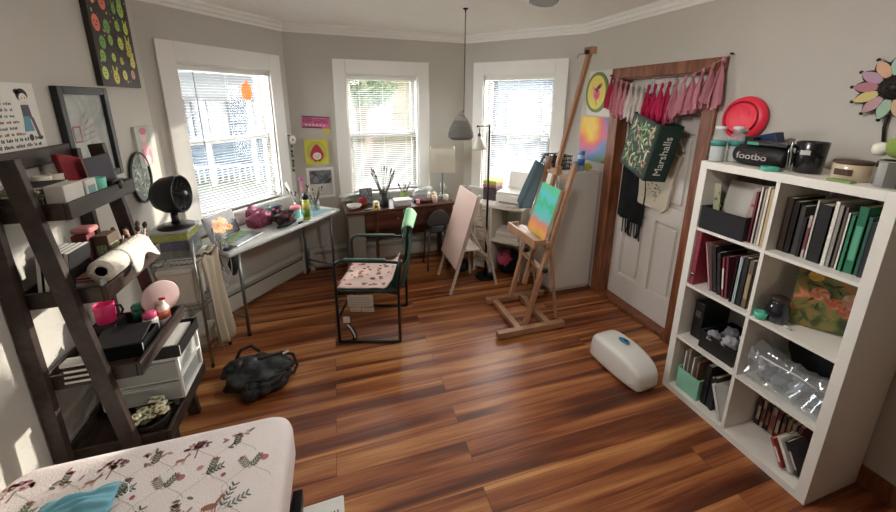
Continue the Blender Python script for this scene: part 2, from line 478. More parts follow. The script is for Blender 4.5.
obj('door_casing', mb, d)
obj('threshold', MB(WOODTRIM, FRT).span((.53, -.01, 0), (1.27, .15, .03), .006), d)

# baseboard heaters under the left and middle windows
HEATP = mat('heater_enamel', '#b9b5aa', .45, var=.04)
def heater(F, a, b, label):
    w = thing('baseboard_heater', label, 'heater', M=F @ T((a + b) / 2, -.05, .0), group='baseboard heaters')
    obj('back_panel', MB(HEATP, F).span((a, -.045, .0), (b, -.026, .235)), w)
    mb = MB(HEATP, F)
    co = [(-.045, .235), (-.085, .215), (-.085, .2), (-.045, .215)]
    mb.add([(a, y, z) for y, z in co] + [(b, y, z) for y, z in co], [[0, 1, 2, 3], [4, 5, 6, 7]] + [[k, (k + 1) % 4, 4 + (k + 1) % 4, 4 + k] for k in range(4)])
    obj('top_hood', mb, w)
    obj('front_cover', MB(HEATP, F).span((a, -.09, .035), (b, -.08, .165), .004), w)
    for x0 in (a, b - .05): obj('end_cap', MB(HEATP, F).span((x0, -.094, .0), (x0 + .05, -.044, .238), .005), w)
    mb = MB(STEEL, F)
    x = a + .06
    while x < b - .06: mb.span((x, -.078, .09), (x + .0015, -.046, .16)); x += .012
    mb.tube([(a + .05, -.062, .12), (b - .05, -.062, .12)], .01, 8)
    obj('fin_tube', mb, w)
heater(F1, .1, L1 - .05, 'long pale baseboard heater on the wall below the left bay window')
heater(F2, .06, L2 - .06, 'long pale baseboard heater on the back wall behind the wooden desk')

# ---------------------------------------------------------------- outdoors
GZ = -.8
GR = ramp_mat('lawn_grass', [(.3, '#1d2315'), (.6, '#2a311c')], scale=3, rough=.9)
g = MB(GR); g.box((2, 40, GZ - .05), (120, 70, .1)); obj('lawn', g, kind='structure')
obj('street', MB(C('#2c2c2b', .8, scale=3)).box((2, 10.4, GZ + .005), (120, 2.4, .02)), kind='structure')
SHING = mat('roof_shingles', '#252523', .8, var=.2, scale=8)
WTRIM = C('#5e5e5c', .5)
DGLS = mat('dark_house_glass', '#2a3138', .12, var=.2, scale=2)
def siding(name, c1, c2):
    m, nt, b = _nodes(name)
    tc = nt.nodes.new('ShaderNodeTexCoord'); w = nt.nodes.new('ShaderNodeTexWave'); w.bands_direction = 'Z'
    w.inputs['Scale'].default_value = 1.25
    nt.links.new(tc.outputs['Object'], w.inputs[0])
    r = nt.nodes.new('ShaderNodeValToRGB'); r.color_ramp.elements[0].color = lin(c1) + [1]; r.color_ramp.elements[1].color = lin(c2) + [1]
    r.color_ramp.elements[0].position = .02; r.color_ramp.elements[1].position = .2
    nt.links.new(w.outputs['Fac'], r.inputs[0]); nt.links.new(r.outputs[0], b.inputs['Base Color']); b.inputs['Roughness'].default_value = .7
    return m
def house(x0, x1, y0, y1, h, sd, label, wins, porch=None, ridge=2.2):
    w = thing('house', label, 'house', ((x0 + x1) / 2, (y0 + y1) / 2, GZ))
    obj('house_wall', MB(sd).span((x0, y0, GZ), (x1, y1, h)), w)
    xm = (x0 + x1) / 2; e = .35
    mb = MB(SHING)
    pr = [(x0 - e, h - .1), (xm, h + ridge), (x1 + e, h - .1), (x1 + e, h + .05), (xm, h + ridge + .18), (x0 - e, h + .05)]
    mb.prism(pr, y0 - .4, y1 + .4); obj('roof', mb, w)
    obj('gable', MB(sd).prism([(x0, h), (x1, h), (xm, h + ridge - .08)], y0, y0 + .1), w)
    for (wx, wz, ww, wh) in wins:
        mb = MB(WTRIM); t = .13; y = y0 - .07
        mb.span((wx - ww / 2 - t, y, wz - t), (wx - ww / 2, y0 + .02, wz + wh + t)); mb.span((wx + ww / 2, y, wz - t), (wx + ww / 2 + t, y0 + .02, wz + wh + t))
        mb.span((wx - ww / 2, y, wz + wh), (wx + ww / 2, y0 + .02, wz + wh + t)); mb.span((wx - ww / 2, y, wz - t), (wx + ww / 2, y0 + .02, wz))
        mb.span((wx - ww / 2, y + .02, wz + wh / 2 - .04), (wx + ww / 2, y0 + .02, wz + wh / 2 + .04))
        f = obj('house_window', mb, w)
        obj('pane', MB(DGLS).span((wx - ww / 2, y0 - .03, wz), (wx + ww / 2, y0 + .01, wz + wh)), f)
    if porch:
        px0, px1, pz = porch
        mb = MB(SHING); mb.add([(px0, y0, pz + .7), (px1, y0, pz + .7), (px1 + .2, y0 - 1.5, pz), (px0 - .2, y0 - 1.5, pz), (px0, y0, pz + .6), (px1, y0, pz + .6), (px1 + .2, y0 - 1.5, pz - .15), (px0 - .2, y0 - 1.5, pz - .15)],
            [[0, 1, 2, 3], [4, 5, 6, 7], [0, 1, 5, 4], [1, 2, 6, 5], [2, 3, 7, 6], [3, 0, 4, 7]])
        obj('porch_roof', mb, w)
        n = 5
        for k in range(n):
            x = px0 + .05 + (px1 - px0 - .1) * k / (n - 1)
            obj('porch_post', MB(WTRIM).span((x - .07, y0 - 1.45, GZ), (x + .07, y0 - 1.31, pz - .1)), w)
        mb = MB(WTRIM); mb.span((px0, y0 - 1.42, GZ + .55), (px1, y0 - 1.36, GZ + .62))
        x = px0
        while x < px1: mb.span((x, y0 - 1.41, GZ + .1), (x + .04, y0 - 1.37, GZ + .56)); x += .16
        obj('porch_rail', mb, w)
    return w
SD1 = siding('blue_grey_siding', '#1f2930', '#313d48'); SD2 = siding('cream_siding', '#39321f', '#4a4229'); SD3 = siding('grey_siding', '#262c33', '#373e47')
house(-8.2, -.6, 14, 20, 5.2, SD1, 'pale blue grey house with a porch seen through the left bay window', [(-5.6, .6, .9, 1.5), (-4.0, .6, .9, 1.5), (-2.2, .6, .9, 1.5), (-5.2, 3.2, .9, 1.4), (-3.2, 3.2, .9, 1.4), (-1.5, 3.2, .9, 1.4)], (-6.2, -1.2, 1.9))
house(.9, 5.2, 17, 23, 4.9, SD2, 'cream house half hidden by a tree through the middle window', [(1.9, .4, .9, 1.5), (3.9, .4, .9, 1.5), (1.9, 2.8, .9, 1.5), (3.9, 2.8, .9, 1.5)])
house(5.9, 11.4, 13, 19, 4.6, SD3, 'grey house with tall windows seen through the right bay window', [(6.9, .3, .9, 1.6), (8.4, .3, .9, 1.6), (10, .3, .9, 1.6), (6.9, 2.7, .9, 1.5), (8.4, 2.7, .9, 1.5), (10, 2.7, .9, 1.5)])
BARK = mat('tree_bark', '#5b4c3f', .9, var=.2); LEAF = thin('tree_leaves', '#3f4d2f', .4, .8)
def tree(x, y, h, r, label):
    w = thing('garden_tree', label, 'tree', (x, y, GZ))
    obj('trunk', MB(BARK).tube([(x, y, GZ), (x + .1, y, GZ + h * .4), (x - .05, y, GZ + h * .8)], [.16, .11, .05], 8), w)
    mb = MB(LEAF); rnd = random.Random(int(x * 10))
    for k in range(900):
        d = V((rnd.gauss(0, 1), rnd.gauss(0, 1), rnd.gauss(0, 1))).normalized() * r * rnd.uniform(.35, 1) ** .5
        c = V((x + d.x, y + d.y, GZ + h * .72 + d.z * .9)); s = rnd.uniform(.07, .15)
        u = V((rnd.gauss(0, 1), rnd.gauss(0, 1), rnd.gauss(0, 1))).normalized(); v = u.orthogonal().normalized()
        mb.add([c + u * s, c + v * s * .6, c - u * s, c - v * s * .6], [[0, 1, 2, 3]])
    obj('foliage', mb, w)
tree(1.0, 12.9, 4.6, 1.15, 'leafy green tree on the lawn seen through the middle window')

# ---------------------------------------------------------------- light and camera
W = bpy.data.worlds.new('hazy_sky'); SC.world = W; W.use_nodes = True
nt = W.node_tree; bg = nt.nodes['Background']
sky = nt.nodes.new('ShaderNodeTexSky'); sky.sky_type = 'HOSEK_WILKIE'
SUN_D = V((3.07, 2.1, .80)).normalized()
sky.sun_direction = SUN_D; sky.turbidity = 5; sky.ground_albedo = .3
mx = nt.nodes.new('ShaderNodeMix'); mx.data_type = 'RGBA'; mx.inputs[0].default_value = .75
mx.inputs[7].default_value = (.93, .97, 1., 1)
nt.links.new(sky.outputs[0], mx.inputs[6]); nt.links.new(mx.outputs[2], bg.inputs['Color'])
bg.inputs['Strength'].default_value = 9.
sl = bpy.data.lights.new('sun', 'SUN'); sl.energy = 2.2; sl.angle = math.radians(.9); sl.color = (1., .93, .82)
so = bpy.data.objects.new('sun', sl); COL.objects.link(so); so.rotation_euler = SUN_D.to_track_quat('Z', 'Y').to_euler(); so.location = (12, 9, 8)
for i, (F, a, b, z0, z1) in enumerate(WIN):
    al = bpy.data.lights.new('window_portal', 'AREA'); al.shape = 'RECTANGLE'; al.size = b - a; al.size_y = z1 - z0
    al.cycles.is_portal = True
    ao = bpy.data.objects.new('window_portal', al); COL.objects.link(ao)
    ao.matrix_world = F @ T((a + b) / 2, .18, (z0 + z1) / 2) @ RX(-PI / 2)
ll = bpy.data.lights.new('added_fill_light', 'POINT'); ll.energy = 12.; ll.shadow_soft_size = .11; ll.color = (1., .96, .92)  # unseen fill lamp added below the fan to brighten the room
lo = bpy.data.objects.new('added_fill_light', ll); COL.objects.link(lo); lo.location = (.80, 1.18, 2.15)
cam = bpy.data.cameras.new('camera'); co_ = bpy.data.objects.new('camera', cam); COL.objects.link(co_)
f_, p_, r_, yw = 363.5, .247, .005, .296
cam.sensor_width = 36; cam.lens = f_ / 896 * 36; cam.shift_y = -63.8 / 896; cam.clip_start = .02; cam.clip_end = 200
sy, cy, cp, sp = math.sin(yw), math.cos(yw), math.cos(p_), math.sin(p_)
F_ = V((sy * cp, cy * cp, -sp)); R_ = V((cy, -sy, 0)); U_ = R_.cross(F_)
R2 = R_ * math.cos(r_) + U_ * math.sin(r_); U2 = U_ * math.cos(r_) - R_ * math.sin(r_)
co_.matrix_world = Matrix(((R2.x, U2.x, -F_.x, 0), (R2.y, U2.y, -F_.y, 0), (R2.z, U2.z, -F_.z, 1.782), (0, 0, 0, 1)))
SC.camera = co_
vs = SC.view_settings; vs.view_transform = 'Standard'; vs.look = 'None'; vs.exposure = 1.78; vs.gamma = 1; vs.use_curve_mapping = False
SC.cycles.max_bounces = 14; SC.cycles.diffuse_bounces = 8; SC.cycles.glossy_bounces = 4; SC.cycles.transparent_max_bounces = 16; SC.cycles.transmission_bounces = 6
SC.cycles.use_denoising = True; SC.cycles.sample_clamp_indirect = 8
# ---------------------------------------------------------------- white cube bookcase with everything in it
SHW = mat('white_laminate', '#e9e6dd', .4, var=.02)
KX0, KX1, KY0, KY1, KZ = 1.922, 2.292, .729, 1.499, 1.467
k = thing('cube_bookcase', 'tall white eight cube bookcase crammed with books against the right wall', 'bookcase', ((KX0 + KX1) / 2, (KY0 + KY1) / 2, 0))
for y0 in (KY0, KY1 - .04): obj('side_panel', MB(SHW).span((KX0, y0, 0), (KX1, y0 + .04, KZ), .0015), k)
obj('top_panel', MB(SHW).span((KX0, KY0 + .04, KZ - .04), (KX1, KY1 - .04, KZ), .0015), k)
obj('bottom_panel', MB(SHW).span((KX0, KY0 + .04, 0), (KX1, KY1 - .04, .04), .0015), k)
obj('centre_divider', MB(SHW).span((KX0 + .001, 1.106, .04), (KX1, 1.122, KZ - .04)), k)
CZ = [.04 + .351 * i for i in range(4)]          # floors of the four rows
for z in CZ[1:]:
    for a, b in ((KY0 + .04, 1.106), (1.122, KY1 - .04)): obj('shelf', MB(SHW).span((KX0 + .002, a, z - .016), (KX1, b, z)), k)
CELL = {'F': (1.122, 1.459), 'N': (.769, 1.106)}
PAGES = mat('book_pages', '#d9d0bb', .8, var=.06, scale=300)

def book(x, y, z, t, h, dp, cov, label, group, lean=0., roll=0., kind='book', cat='book', nopages=False, spine=None):
    """upright book, spine to -x, y is its left (far) edge at the foot; lean tips the top towards -y (+) or +y (-)"""
    M = T(x, y, z) @ RX(lean)
    mb = MB(cov, M); c = .0022
    mb.span((0, -t, 0), (c * 1.4, 0, h)); mb.span((0, -t, 0), (dp, -t + c, h)); mb.span((0, -c, 0), (dp, 0, h))
    if spine:
        mb.use(spine); mb.span((-.0006, -t * .82, h * .2), (0, -t * .18, h * .72))
    o = obj(kind, mb, label=label, cat=cat, group=group)
    obj('page_block', MB(PAGES, M).span((c * 1.4, -t + c, .003), (dp - .003, -c, h - .003)), o)
    return o

def row(items, x, y, z, where, group, gap=.0015, base=0):
    for i, it in enumerate(items):
        t, h, col, desc = it[:4]; dp = it[4] if len(it) > 4 else .21; lean = it[5] if len(it) > 5 else 0.
        ct = 1 / math.cos(lean)
        book(x + random.uniform(0, .012), y, z + .0008 + (t * math.sin(abs(lean)) if lean > 0 else 0), t, h, dp, C(col, .55), '%s, %s from the left %s' % (desc, ORD[i + base], where), group, lean, spine=C(it[6], .5) if len(it) > 6 else None)
        y -= t * ct + gap
        if len(it) > 7: y -= it[7]
    return y

# top right cube: tall books and folders
row([(.027, .26, '#3a2d26', 'tall dark brown notebook'), (.024, .25, '#1d1c1e', 'black book'), (.022, .235, '#3a3836', 'charcoal book'), (.014, .19, '#141416', 'short black book'),
     (.014, .2, '#b9a6a4', 'short pink patterned book', .2, 0, '#7d3a40'), (.010, .275, '#d9d4c6', 'cream edged folder', .27), (.046, .262, '#121214', 'thick black binder', .27), (.017, .285, '#e2ded2', 'white spined book'),
     (.016, .275, '#8c8a84', 'grey book'), (.012, .27, '#6a5f58', 'taupe book'), (.010, .25, '#dfdcd0', 'thin white book'), (.014, .245, '#2c7a56', 'thin green book'), (.030, .285, '#1f6a49', 'thick dark green book', .23, 0, '#5aa583'), (.014, .25, '#2d5d50', 'thin teal book'), (.020, .235, '#232427', 'black book')],
    KX0 + .065, CELL['N'][1] - .004, CZ[3], 'in the upper right cube', 'books in the upper right cube')
# top left cube: bin with papers, then notebooks
FAB = mat('black_fabric_bin', '#232326', .85, var=.15, bump=.2, bscale=300)
def open_bin(name, label, cat, a, b, M, m, wall_t=.006, taper=.0, handle=True, group=None):
    x0, y0 = a[0], a[1]; x1, y1, h = b[0] - a[0], b[1] - a[1], b[2] - a[2]
    w = thing(name, label, cat, (x0 + x1 / 2, y0 + y1 / 2, a[2]), group)
    mb = MB(m); q = wall_t; z0 = a[2]
    mb.span((a[0], a[1], z0), (b[0], b[1], z0 + q))
    mb.span((a[0], a[1], z0 + q), (a[0] + q, b[1], b[2])); mb.span((b[0] - q, a[1], z0 + q), (b[0], b[1], b[2]))
    mb.span((a[0] + q, a[1], z0 + q), (b[0] - q, a[1] + q, b[2])); mb.span((a[0] + q, b[1] - q, z0 + q), (b[0] - q, b[1], b[2]))
    obj('body', mb, w)
    mb = MB(m); r = .004
    mb.tube([(a[0], a[1], b[2]), (b[0], a[1], b[2]), (b[0], b[1], b[2]), (a[0], b[1], b[2])], r, 6, True); obj('rim', mb, w)
    return w
open_bin('storage_bin', 'black fabric bin of papers in the upper left cube', 'bin', (KX0 + .004, 1.218, CZ[3] + .001), (2.19, 1.452, CZ[3] + .125), None, FAB)
def sheet(name, label, cat, x, y, z, w, h, M, m, group=None, t=.003, stripes=None):
    """a card or folder standing in local yz: width along y"""
    mb = MB(m, T(x, y, z) @ M); mb.span((-t / 2, -w / 2, 0), (t / 2, w / 2, h))
    if stripes:
        mb.use(stripes)
        for q in range(5): mb.span((-t / 2 - .0006, -w * .4 + (q % 2) * .01, h * (.2 + .14 * q)), (-t / 2, w * .36 - (q % 3) * .02, h * (.26 + .14 * q)))
    return obj(name, mb, label=label, cat=cat, group=group)
sheet('paper_folder', 'large pale grey folder standing in the upper left cube bin', 'folder', 2.03, 1.34, CZ[3] + .008, .18, .27, RY(.2), C('#b9b5ad', .7))
sheet('magazine', 'green and white magazine slanting at the left of the bin', 'magazine', 2.0, 1.415, CZ[3] + .008, .035, .245, RX(-.10), C('#b9bb9c', .5), stripes=C('#5d7a45'))
sheet('magazine', 'dull grey brown leaflet behind the pale folder in the bin', 'magazine', 2.12, 1.38, CZ[3] + .008, .12, .3, RY(.1), C('#6d655c', .5))
sheet('paper_folder', 'pink patterned folder slanting at the right of the bin', 'folder', 1.985, 1.25, CZ[3] + .008, .05, .27, RX(.14) , C('#a8918b', .6), stripes=C('#9a4a56'))
row([(.012, .262, '#7a2c3c', 'thin burgundy book'), (.012, .29, '#d8cfc4', 'tall cream notebook'), (.012, .285, '#b9a99b', 'tall beige notebook'), (.014, .295, '#e5dfd1', 'tall white notebook'), (.016, .29, '#bda57c', 'tall tan notebook'), (.012, .27, '#584c44', 'dark brown notebook')],
    KX0 + .03, 1.213, CZ[3], 'beside the black bin in the upper left cube', 'notebooks beside the black bin')
# second row left: binder, leaning books
mb = MB(C('#8d2f40', .5)); mb.span((KX0 + .012, 1.4285, CZ[2] + .001), (2.24, 1.456, CZ[2] + .322), .003)
bo = obj('ring_binder', mb, label='big maroon binder standing against the left side of the bookcase', cat='binder')
obj('page_block', MB(PAGES).span((KX0 + .02, 1.433, CZ[2] + .323), (2.23, 1.452, CZ[2] + .3235)), bo)
obj('finger_ring', MB(CHROME).lathe([(.009, 0), (.012, .001), (.012, .002), (.009, .003)], (0, 0, 0), 14, T(KX0 + .012, 1.442, CZ[2] + .06) @ RY(-PI / 2)), bo)
y = row([(.012, .275, '#c79a97', 'pink edged notebook', .22, -.24), (.026, .262, '#1c1a1b', 'wide black book', .22, -.20), (.02, .24, '#251f20', 'black brown book', .2, -.17), (.013, .225, '#8d3340', 'white and red spotted book', .2, -.14, '#e2d6d0'),
         (.014, .235, '#6f2d3a', 'dull wine red book', .2, -.12)], KX0 + .04, 1.356, CZ[2], 'in the cube with the maroon binder', 'books beside the maroon binder', gap=.004)
row([(.008, .25, '#1c1c1f', 'thin black notebook'), (.010, .262, '#d9dad6', 'white notebook'), (.010, .26, '#a9c0c6', 'pale blue notebook'), (.024, .27, '#232326', 'thick black album'), (.024, .265, '#6a5b47', 'brown album', .21, 0, '#a3906e')],
    KX0 + .03, y - .012, CZ[2], 'in the cube with the maroon binder', 'books beside the maroon binder', base=5)
# second row right: flower painting, jar, mint tub
pm = T(2.115, .905, CZ[2] + .004) @ RZ(.60) @ RY(.16)
CANV_FL = ramp_mat('painted_garden', [(.2, '#1e2216'), (.42, '#48512c'), (.52, '#7d8046'), (.6, '#b06a3d'), (.72, '#d89a78')], scale=9, dist=1.5, rough=.5)
p = thing('canvas_painting', 'orange flower painting leaning in the second cube down on the right', 'painting', M=pm)
mb = MB(C('#b59a6c', .6), pm); mb.span((0, -.13, .005), (.018, .13, .31)); obj('stretcher', mb, p)
mb = MB(CANV_FL, pm); mb.span((-.0015, -.131, .004), (0, .131, .311))
rnd = random.Random(3)
for cx_, cz_, r_0, cols in ((.07, .25, .028, ['#d2a13b', '#e0bb58']), (.045, .17, .034, ['#c2714d', '#dc9c7c']), (-.01, .14, .03, ['#b4573a', '#cc7a56']), (-.065, .165, .042, ['#b98a70', '#cda48c']), (-.1, .19, .026, ['#bd9078', '#a97860']), (-.05, .11, .028, ['#a3523c', '#c07058'])):
    for q in range(9):
        a = q * 2 * PI / 9
        mb.use(C(cols[q % 2], .5)); mb.add([(-.0022 - .0001 * q, cx_ + math.cos(a) * r_0 * .5 + math.cos(t * 2 * PI / 9) * r_0 * .5, cz_ + math.sin(a) * r_0 * .5 + math.sin(t * 2 * PI / 9) * r_0 * .4) for t in range(9)], [list(range(9))])
for q in range(26):
    cy_, cz_ = rnd.uniform(-.12, .12), rnd.uniform(.02, .30); a = rnd.uniform(0, PI)
    mb.use(C(rnd.choice(['#39512a', '#5d7038', '#2c3b20']), .5)); L_ = .022
    mb.add([(-.0021, cy_ + math.cos(a) * L_, cz_ + math.sin(a) * L_), (-.0021, cy_ - math.sin(a) * .006, cz_ + math.cos(a) * .006), (-.0021, cy_ - math.cos(a) * L_, cz_ - math.sin(a) * L_), (-.0021, cy_ + math.sin(a) * .006, cz_ - math.cos(a) * .006)], [[0, 1, 2, 3]])
obj('canvas', mb, p)
j = thing('glass_jar', 'dark round glass jar beside the orange flower painting in its cube', 'jar', (1.99, 1.035, CZ[2] + .001))
obj('jar_body', MB(mat('smoky_glass', '#20242a', .08, coat=.6)).lathe([(.03, 0), (.045, .012), (.049, .045), (.043, .085), (.036, .1), (.037, .108)], (2.0, 1.04, CZ[2] + .001), 22), j)
obj('jar_lid', MB(C('#3b2d2a', .3)).cyl((2.0, 1.04, CZ[2] + .109), .038, .018), j)
obj('mint_tub', MB(C('#5cc4a6', .45)).lathe([(.02, 0), (.024, .01), (.027, .035), (.023, .036), (.019, .008), (0, .006)], (1.948, 1.076, CZ[2] + .001), 18), label='small mint green tub beside the dark jar', cat='tub')
obj('marker_pen', MB(C('#c9cac9', .3)).tube([(1.975, .99, CZ[2] + .008), (1.98, .965, CZ[2] + .008)], .007, 8), label='short silver cap lying before the flower painting', cat='cap')
# third row left: black bin of clutter
open_bin('storage_bin', 'black open bin heaped with grey odds and ends in the left cube', 'bin', (KX0 + .03, 1.15, CZ[1] + .001), (2.2, 1.345, CZ[1] + .105), None, BLK)
rnd = random.Random(11)
for q, (cx_, cy_, cz_, s, col, ds) in enumerate([(1.99, 1.29, .10, .045, '#8f9094', 'crumpled grey cloth at the left in the black bin of clutter'), (2.0, 1.21, .105, .05, '#a3a4a8', 'crumpled pale grey cloth at the middle of the black bin'), (2.07, 1.26, .12, .05, '#6e6f74', 'crumpled dark grey cloth at the back of the black bin'), (2.09, 1.185, .13, .04, '#c6c6c8', 'crumpled near white cloth at the right of the black bin')]):
    obj('crumpled_cloth', MB(C(col, .7, var=.25, scale=40)).ball((cx_, cy_, CZ[1] + cz_ - .01), (s * .9, s * .72, s * .75), 18, 12, amp=.5, freq=2.6, sd=q), label=ds, cat='cloth')
mb = MB(BLK); mb.span((2.0, 1.38, CZ[1] + .001), (2.22, 1.44, CZ[1] + .235), .004)
o = obj('file_box', mb, label='black upright file box behind the bin in the third cube down', cat='box')
obj('label_holder', MB(STEEL).span((1.9985, 1.395, CZ[1] + .14), (2.0, 1.425, CZ[1] + .18)), o)
# third row right: clear bag of crumpled things in a tray
obj('black_sack', MB(C('#121214', .7, bump=.4)).ball((2.215, .94, CZ[1] + .16), (.06, .125, .125), 24, 14, amp=.2, sd=4), label='black sack stuffed behind the clear plastic bag of packaging', cat='sack')
w = thing('plastic_bag', 'clear plastic bag of crumpled grey packaging in the right cube', 'bag', (2.03, .94, CZ[1] + .001))
FILM = clear('plastic_film', '#eef1f2', .3, .12, .22, '#cfd3d6')
mb = MB(FILM)
mb.grid(lambda u, v: (1.945 + .22 * v + .012 * noise.noise(V((u * 7, v * 6, 1))), 1.095 - .315 * u + .01 * noise.noise(V((u * 8, v * 5, 5))), CZ[1] + .01 + (.15 + .05 * abs(2 * u - 1) ** 3) * math.sin(PI * min(1, max(.0, v * .9 + .05))) + .022 * noise.noise(V((u * 9, v * 9, 2)))), 26, 16)
obj('bag_film', mb, w)
obj('bag_ear', MB(FILM).grid(lambda u, v: (1.945 + .05 * v, 1.09 - .07 * u, CZ[1] + .12 + .06 * math.sin(PI * v) * (1 - u * .5) + .02 * noise.noise(V((u * 9, v * 9, 7)))), 10, 10), w)
for q, (cy_, cz_, s, col) in enumerate([(1.04, .045, .042, '#9aa0a3'), (.975, .05, .045, '#77808a'), (.90, .05, .046, '#aeb2b5'), (.84, .045, .042, '#5e666b')]):
    obj('crumpled_wrap', MB(C(col, .45, var=.3, scale=50)).ball((2.04, cy_, CZ[1] + cz_ + .008), (s * 1.4, s * .6, s * .9), 16, 11, amp=.6, freq=3, sd=q * 3), label=['crumpled grey wrap at the left end of the clear bag', 'crumpled slate wrap second from the left in the clear bag', 'crumpled silver wrap third from the left in the clear bag', 'crumpled dark wrap at the right end of the clear bag'][q], cat='wrap')
obj('zip_strip', MB(C('#d7dadb', .3)).tube([(1.94, 1.03, CZ[1] + .17), (1.945, .96, CZ[1] + .168), (1.945, .88, CZ[1] + .175), (1.95, .81, CZ[1] + .165)], .004, 6), w)
# bottom left: mint file box with papers, black folders, white book
open_bin('file_box', 'mint green file box at the bottom left of the bookcase', 'box', (KX0 + .03, 1.295, CZ[0] + .001), (2.19, 1.435, CZ[0] + .14), None, C('#8fcbb1', .6), .004)
for q, (yy, hh, col, ds) in enumerate([(1.42, .26, '#cfc9bc', 'cream folder leftmost in the mint green file box'), (1.395, .285, '#a79f93', 'grey beige folder second in the mint green file box'), (1.365, .25, '#d9d5cd', 'white folder third in the mint green file box'), (1.335, .24, '#8b6a5f', 'brown folder at the right in the mint green file box')]):
    mb = MB(C(col, .7)); mb.span((1.97, yy - .008, CZ[0] + .006), (2.17, yy, CZ[0] + hh), .001); obj('paper_folder', mb, label=ds, cat='folder')
row([(.03, .26, '#17181c', 'wide black folder', .22, 0.), (.02, .2, '#22262e', 'short slate folder', .22, .0), (.018, .22, '#2b2d33', 'charcoal folder', .22, .0)], KX0 + .05, 1.287, CZ[0], 'beside the mint green file box', 'folders beside the mint file box')
book(KX0 + .02, 1.155, CZ[0] + .003, .018, .2, .15, C('#dcdcd8', .5), 'white book leaning against the divider at the bottom of the bookcase', None, -.34)
# bottom right: paperbacks at the back, white cases at the front right
row([(.022, .17, '#5a2c2a', 'dark red paperback', .12, 0, '#c9b8a8'), (.018, .17, '#b9a99b', 'cream paperback', .12, 0, '#7a3b34'), (.02, .165, '#3a2a27', 'dark brown paperback', .12, 0, '#94604a'), (.026, .165, '#a89488', 'beige paperback', .12, 0, '#a0453c'), (.02, .16, '#7c2f2c', 'red paperback', .12, 0, '#d6c6b4'), (.022, .16, '#2f2724', 'near black paperback', .12, 0, '#8b6a4c'), (.02, .16, '#8d6b45', 'ochre paperback', .12), (.02, .155, '#8f867c', 'grey paperback', .12, 0, '#5c3430'), (.02, .155, '#6e2a2d', 'crimson paperback', .12, 0, '#dacabb')],
    2.13, 1.09, CZ[0], 'along the back of the bottom right cube', 'paperbacks in the bottom right cube')
for q, (yy, hh, t_, col, sp_, ds) in enumerate([(.862, .13, .016, '#a8413a', '#e8d9cc', 'red and cream case tilted at the front of the bottom right cube'), (.835, .15, .018, '#e6e3dc', None, 'white case tilted between the red and black ones'), (.808, .15, .016, '#2a2326', '#c7b8b0', 'black spotted case tilted nearest the right side of the bookcase')]):
    book(1.965 + .012 * q, yy, CZ[0] + .0105, t_, hh, .12, C(col, .4), ds, 'tilted cases in the bottom right cube', -.5, kind='media_case', cat='case', spine=C(sp_) if sp_ else None)

# on top of the bookcase
TZ = KZ + .0008
def bottle_jar(x, y, label, filling, h=.17):
    w = thing('plastic_jar', label, 'jar', (x, y, TZ))
    obj('jar_wall', MB(CLEARP).lathe([(.033, 0), (.036, .006), (.036, h * .72), (.03, h * .84), (.022, h * .9), (.022, h)], (x, y, TZ), 20), w)
    obj('contents', MB(filling).lathe([(.031, .003), (.033, .008), (.033, h * .5), (0, h * .52)], (x, y, TZ), 18), w)
    obj('jar_cap', MB(C('#dfe3e4', .3)).cyl((x, y, TZ + h), .025, .018), w)
    mb = MB(C('#3f8c86', .5)); mb.lathe([(.0365, h * .5), (.0365, h * .66)], (x, y, TZ), 20); obj('paper_band', mb, w)
    return w
bottle_jar(1.975, 1.460, 'clear plastic jar of white bits at the left end of the bookcase top', C('#d5d8d6', .6))
bottle_jar(2.055, 1.425, 'clear plastic jar second from the left end of the bookcase top', C('#c9c4c2', .6))
bottle_jar(2.135, 1.455, 'clear plastic jar set back behind the two front jars', C('#b7c4c0', .6), .15)
w = thing('zip_pouch', 'long black pouch with pale lettering lying on the bookcase', 'pouch', (2.03, 1.255, TZ))
PCH = mat('black_pouch_fabric', '#141416', .6, var=.15, bump=.3, bscale=60)
obj('pouch_body', MB(PCH).grid(lambda u, v: (2.03 + (.055 + .008 * noise.noise(V((u * 5, 0, v * 4)))) * math.cos(2 * PI * v) * (1 - .15 * (2 * u - 1) ** 6), 1.385 - .225 * u, TZ + .054 + .053 * math.sin(2 * PI * v) * (1 - .25 * (2 * u - 1) ** 6)), 16, 18), w)
for yy in (1.383, 1.162): obj('end_gusset', MB(PCH).ball((2.03, yy, TZ + .05), (.047, .006, .038)), w)
obj('zipper', MB(STEEL).tube([(2.03, 1.39, TZ + .1), (2.03, 1.26, TZ + .1015), (2.03, 1.16, TZ + .1)], .004, 6), w)
lettering('lettering', 'footbo', .045, FR((1.9715, 1.285), (0, -1), TZ + .05), C('#b9b0ac', .6), w, .002, sx=1.15)
w = thing('black_pack', 'flat black packet lying on the long black pouch', 'packet', (2.03, 1.24, TZ + .1035))
obj('packet', MB(C('#1d1c1f', .35)).span((1.985, 1.15, TZ + .106), (2.08, 1.33, TZ + .124), .006), w); obj('green_stripe', MB(C('#3c9a7c')).span((1.9845, 1.27, TZ + .108), (1.986, 1.325, TZ + .122)), w)
obj('small_box', MB(C('#2a2224', .5)).span((2.1, 1.375, TZ), (2.15, 1.42, TZ + .135), .003), label='small dark upright box behind the jars on the bookcase', cat='box')
obj('mint_tape', MB(C('#58b39a', .4)).lathe([(.02, 0), (.036, 0), (.037, .002), (.037, .016), (.036, .018), (.02, .018), (.019, .016), (.019, .002), (.02, 0)], (1.952, 1.18, TZ), 24), label='roll of mint green tape before the long black pouch', cat='tape')
mb = MB(C('#1f2c52', .5), T(2.19, 1.345, TZ) @ RX(-.28)); mb.span((-.03, -.075, .012), (.03, .075, .15), .004); mb.use(C('#3f5c8c')); mb.span((-.031, -.05, .06), (-.03, .05, .11))
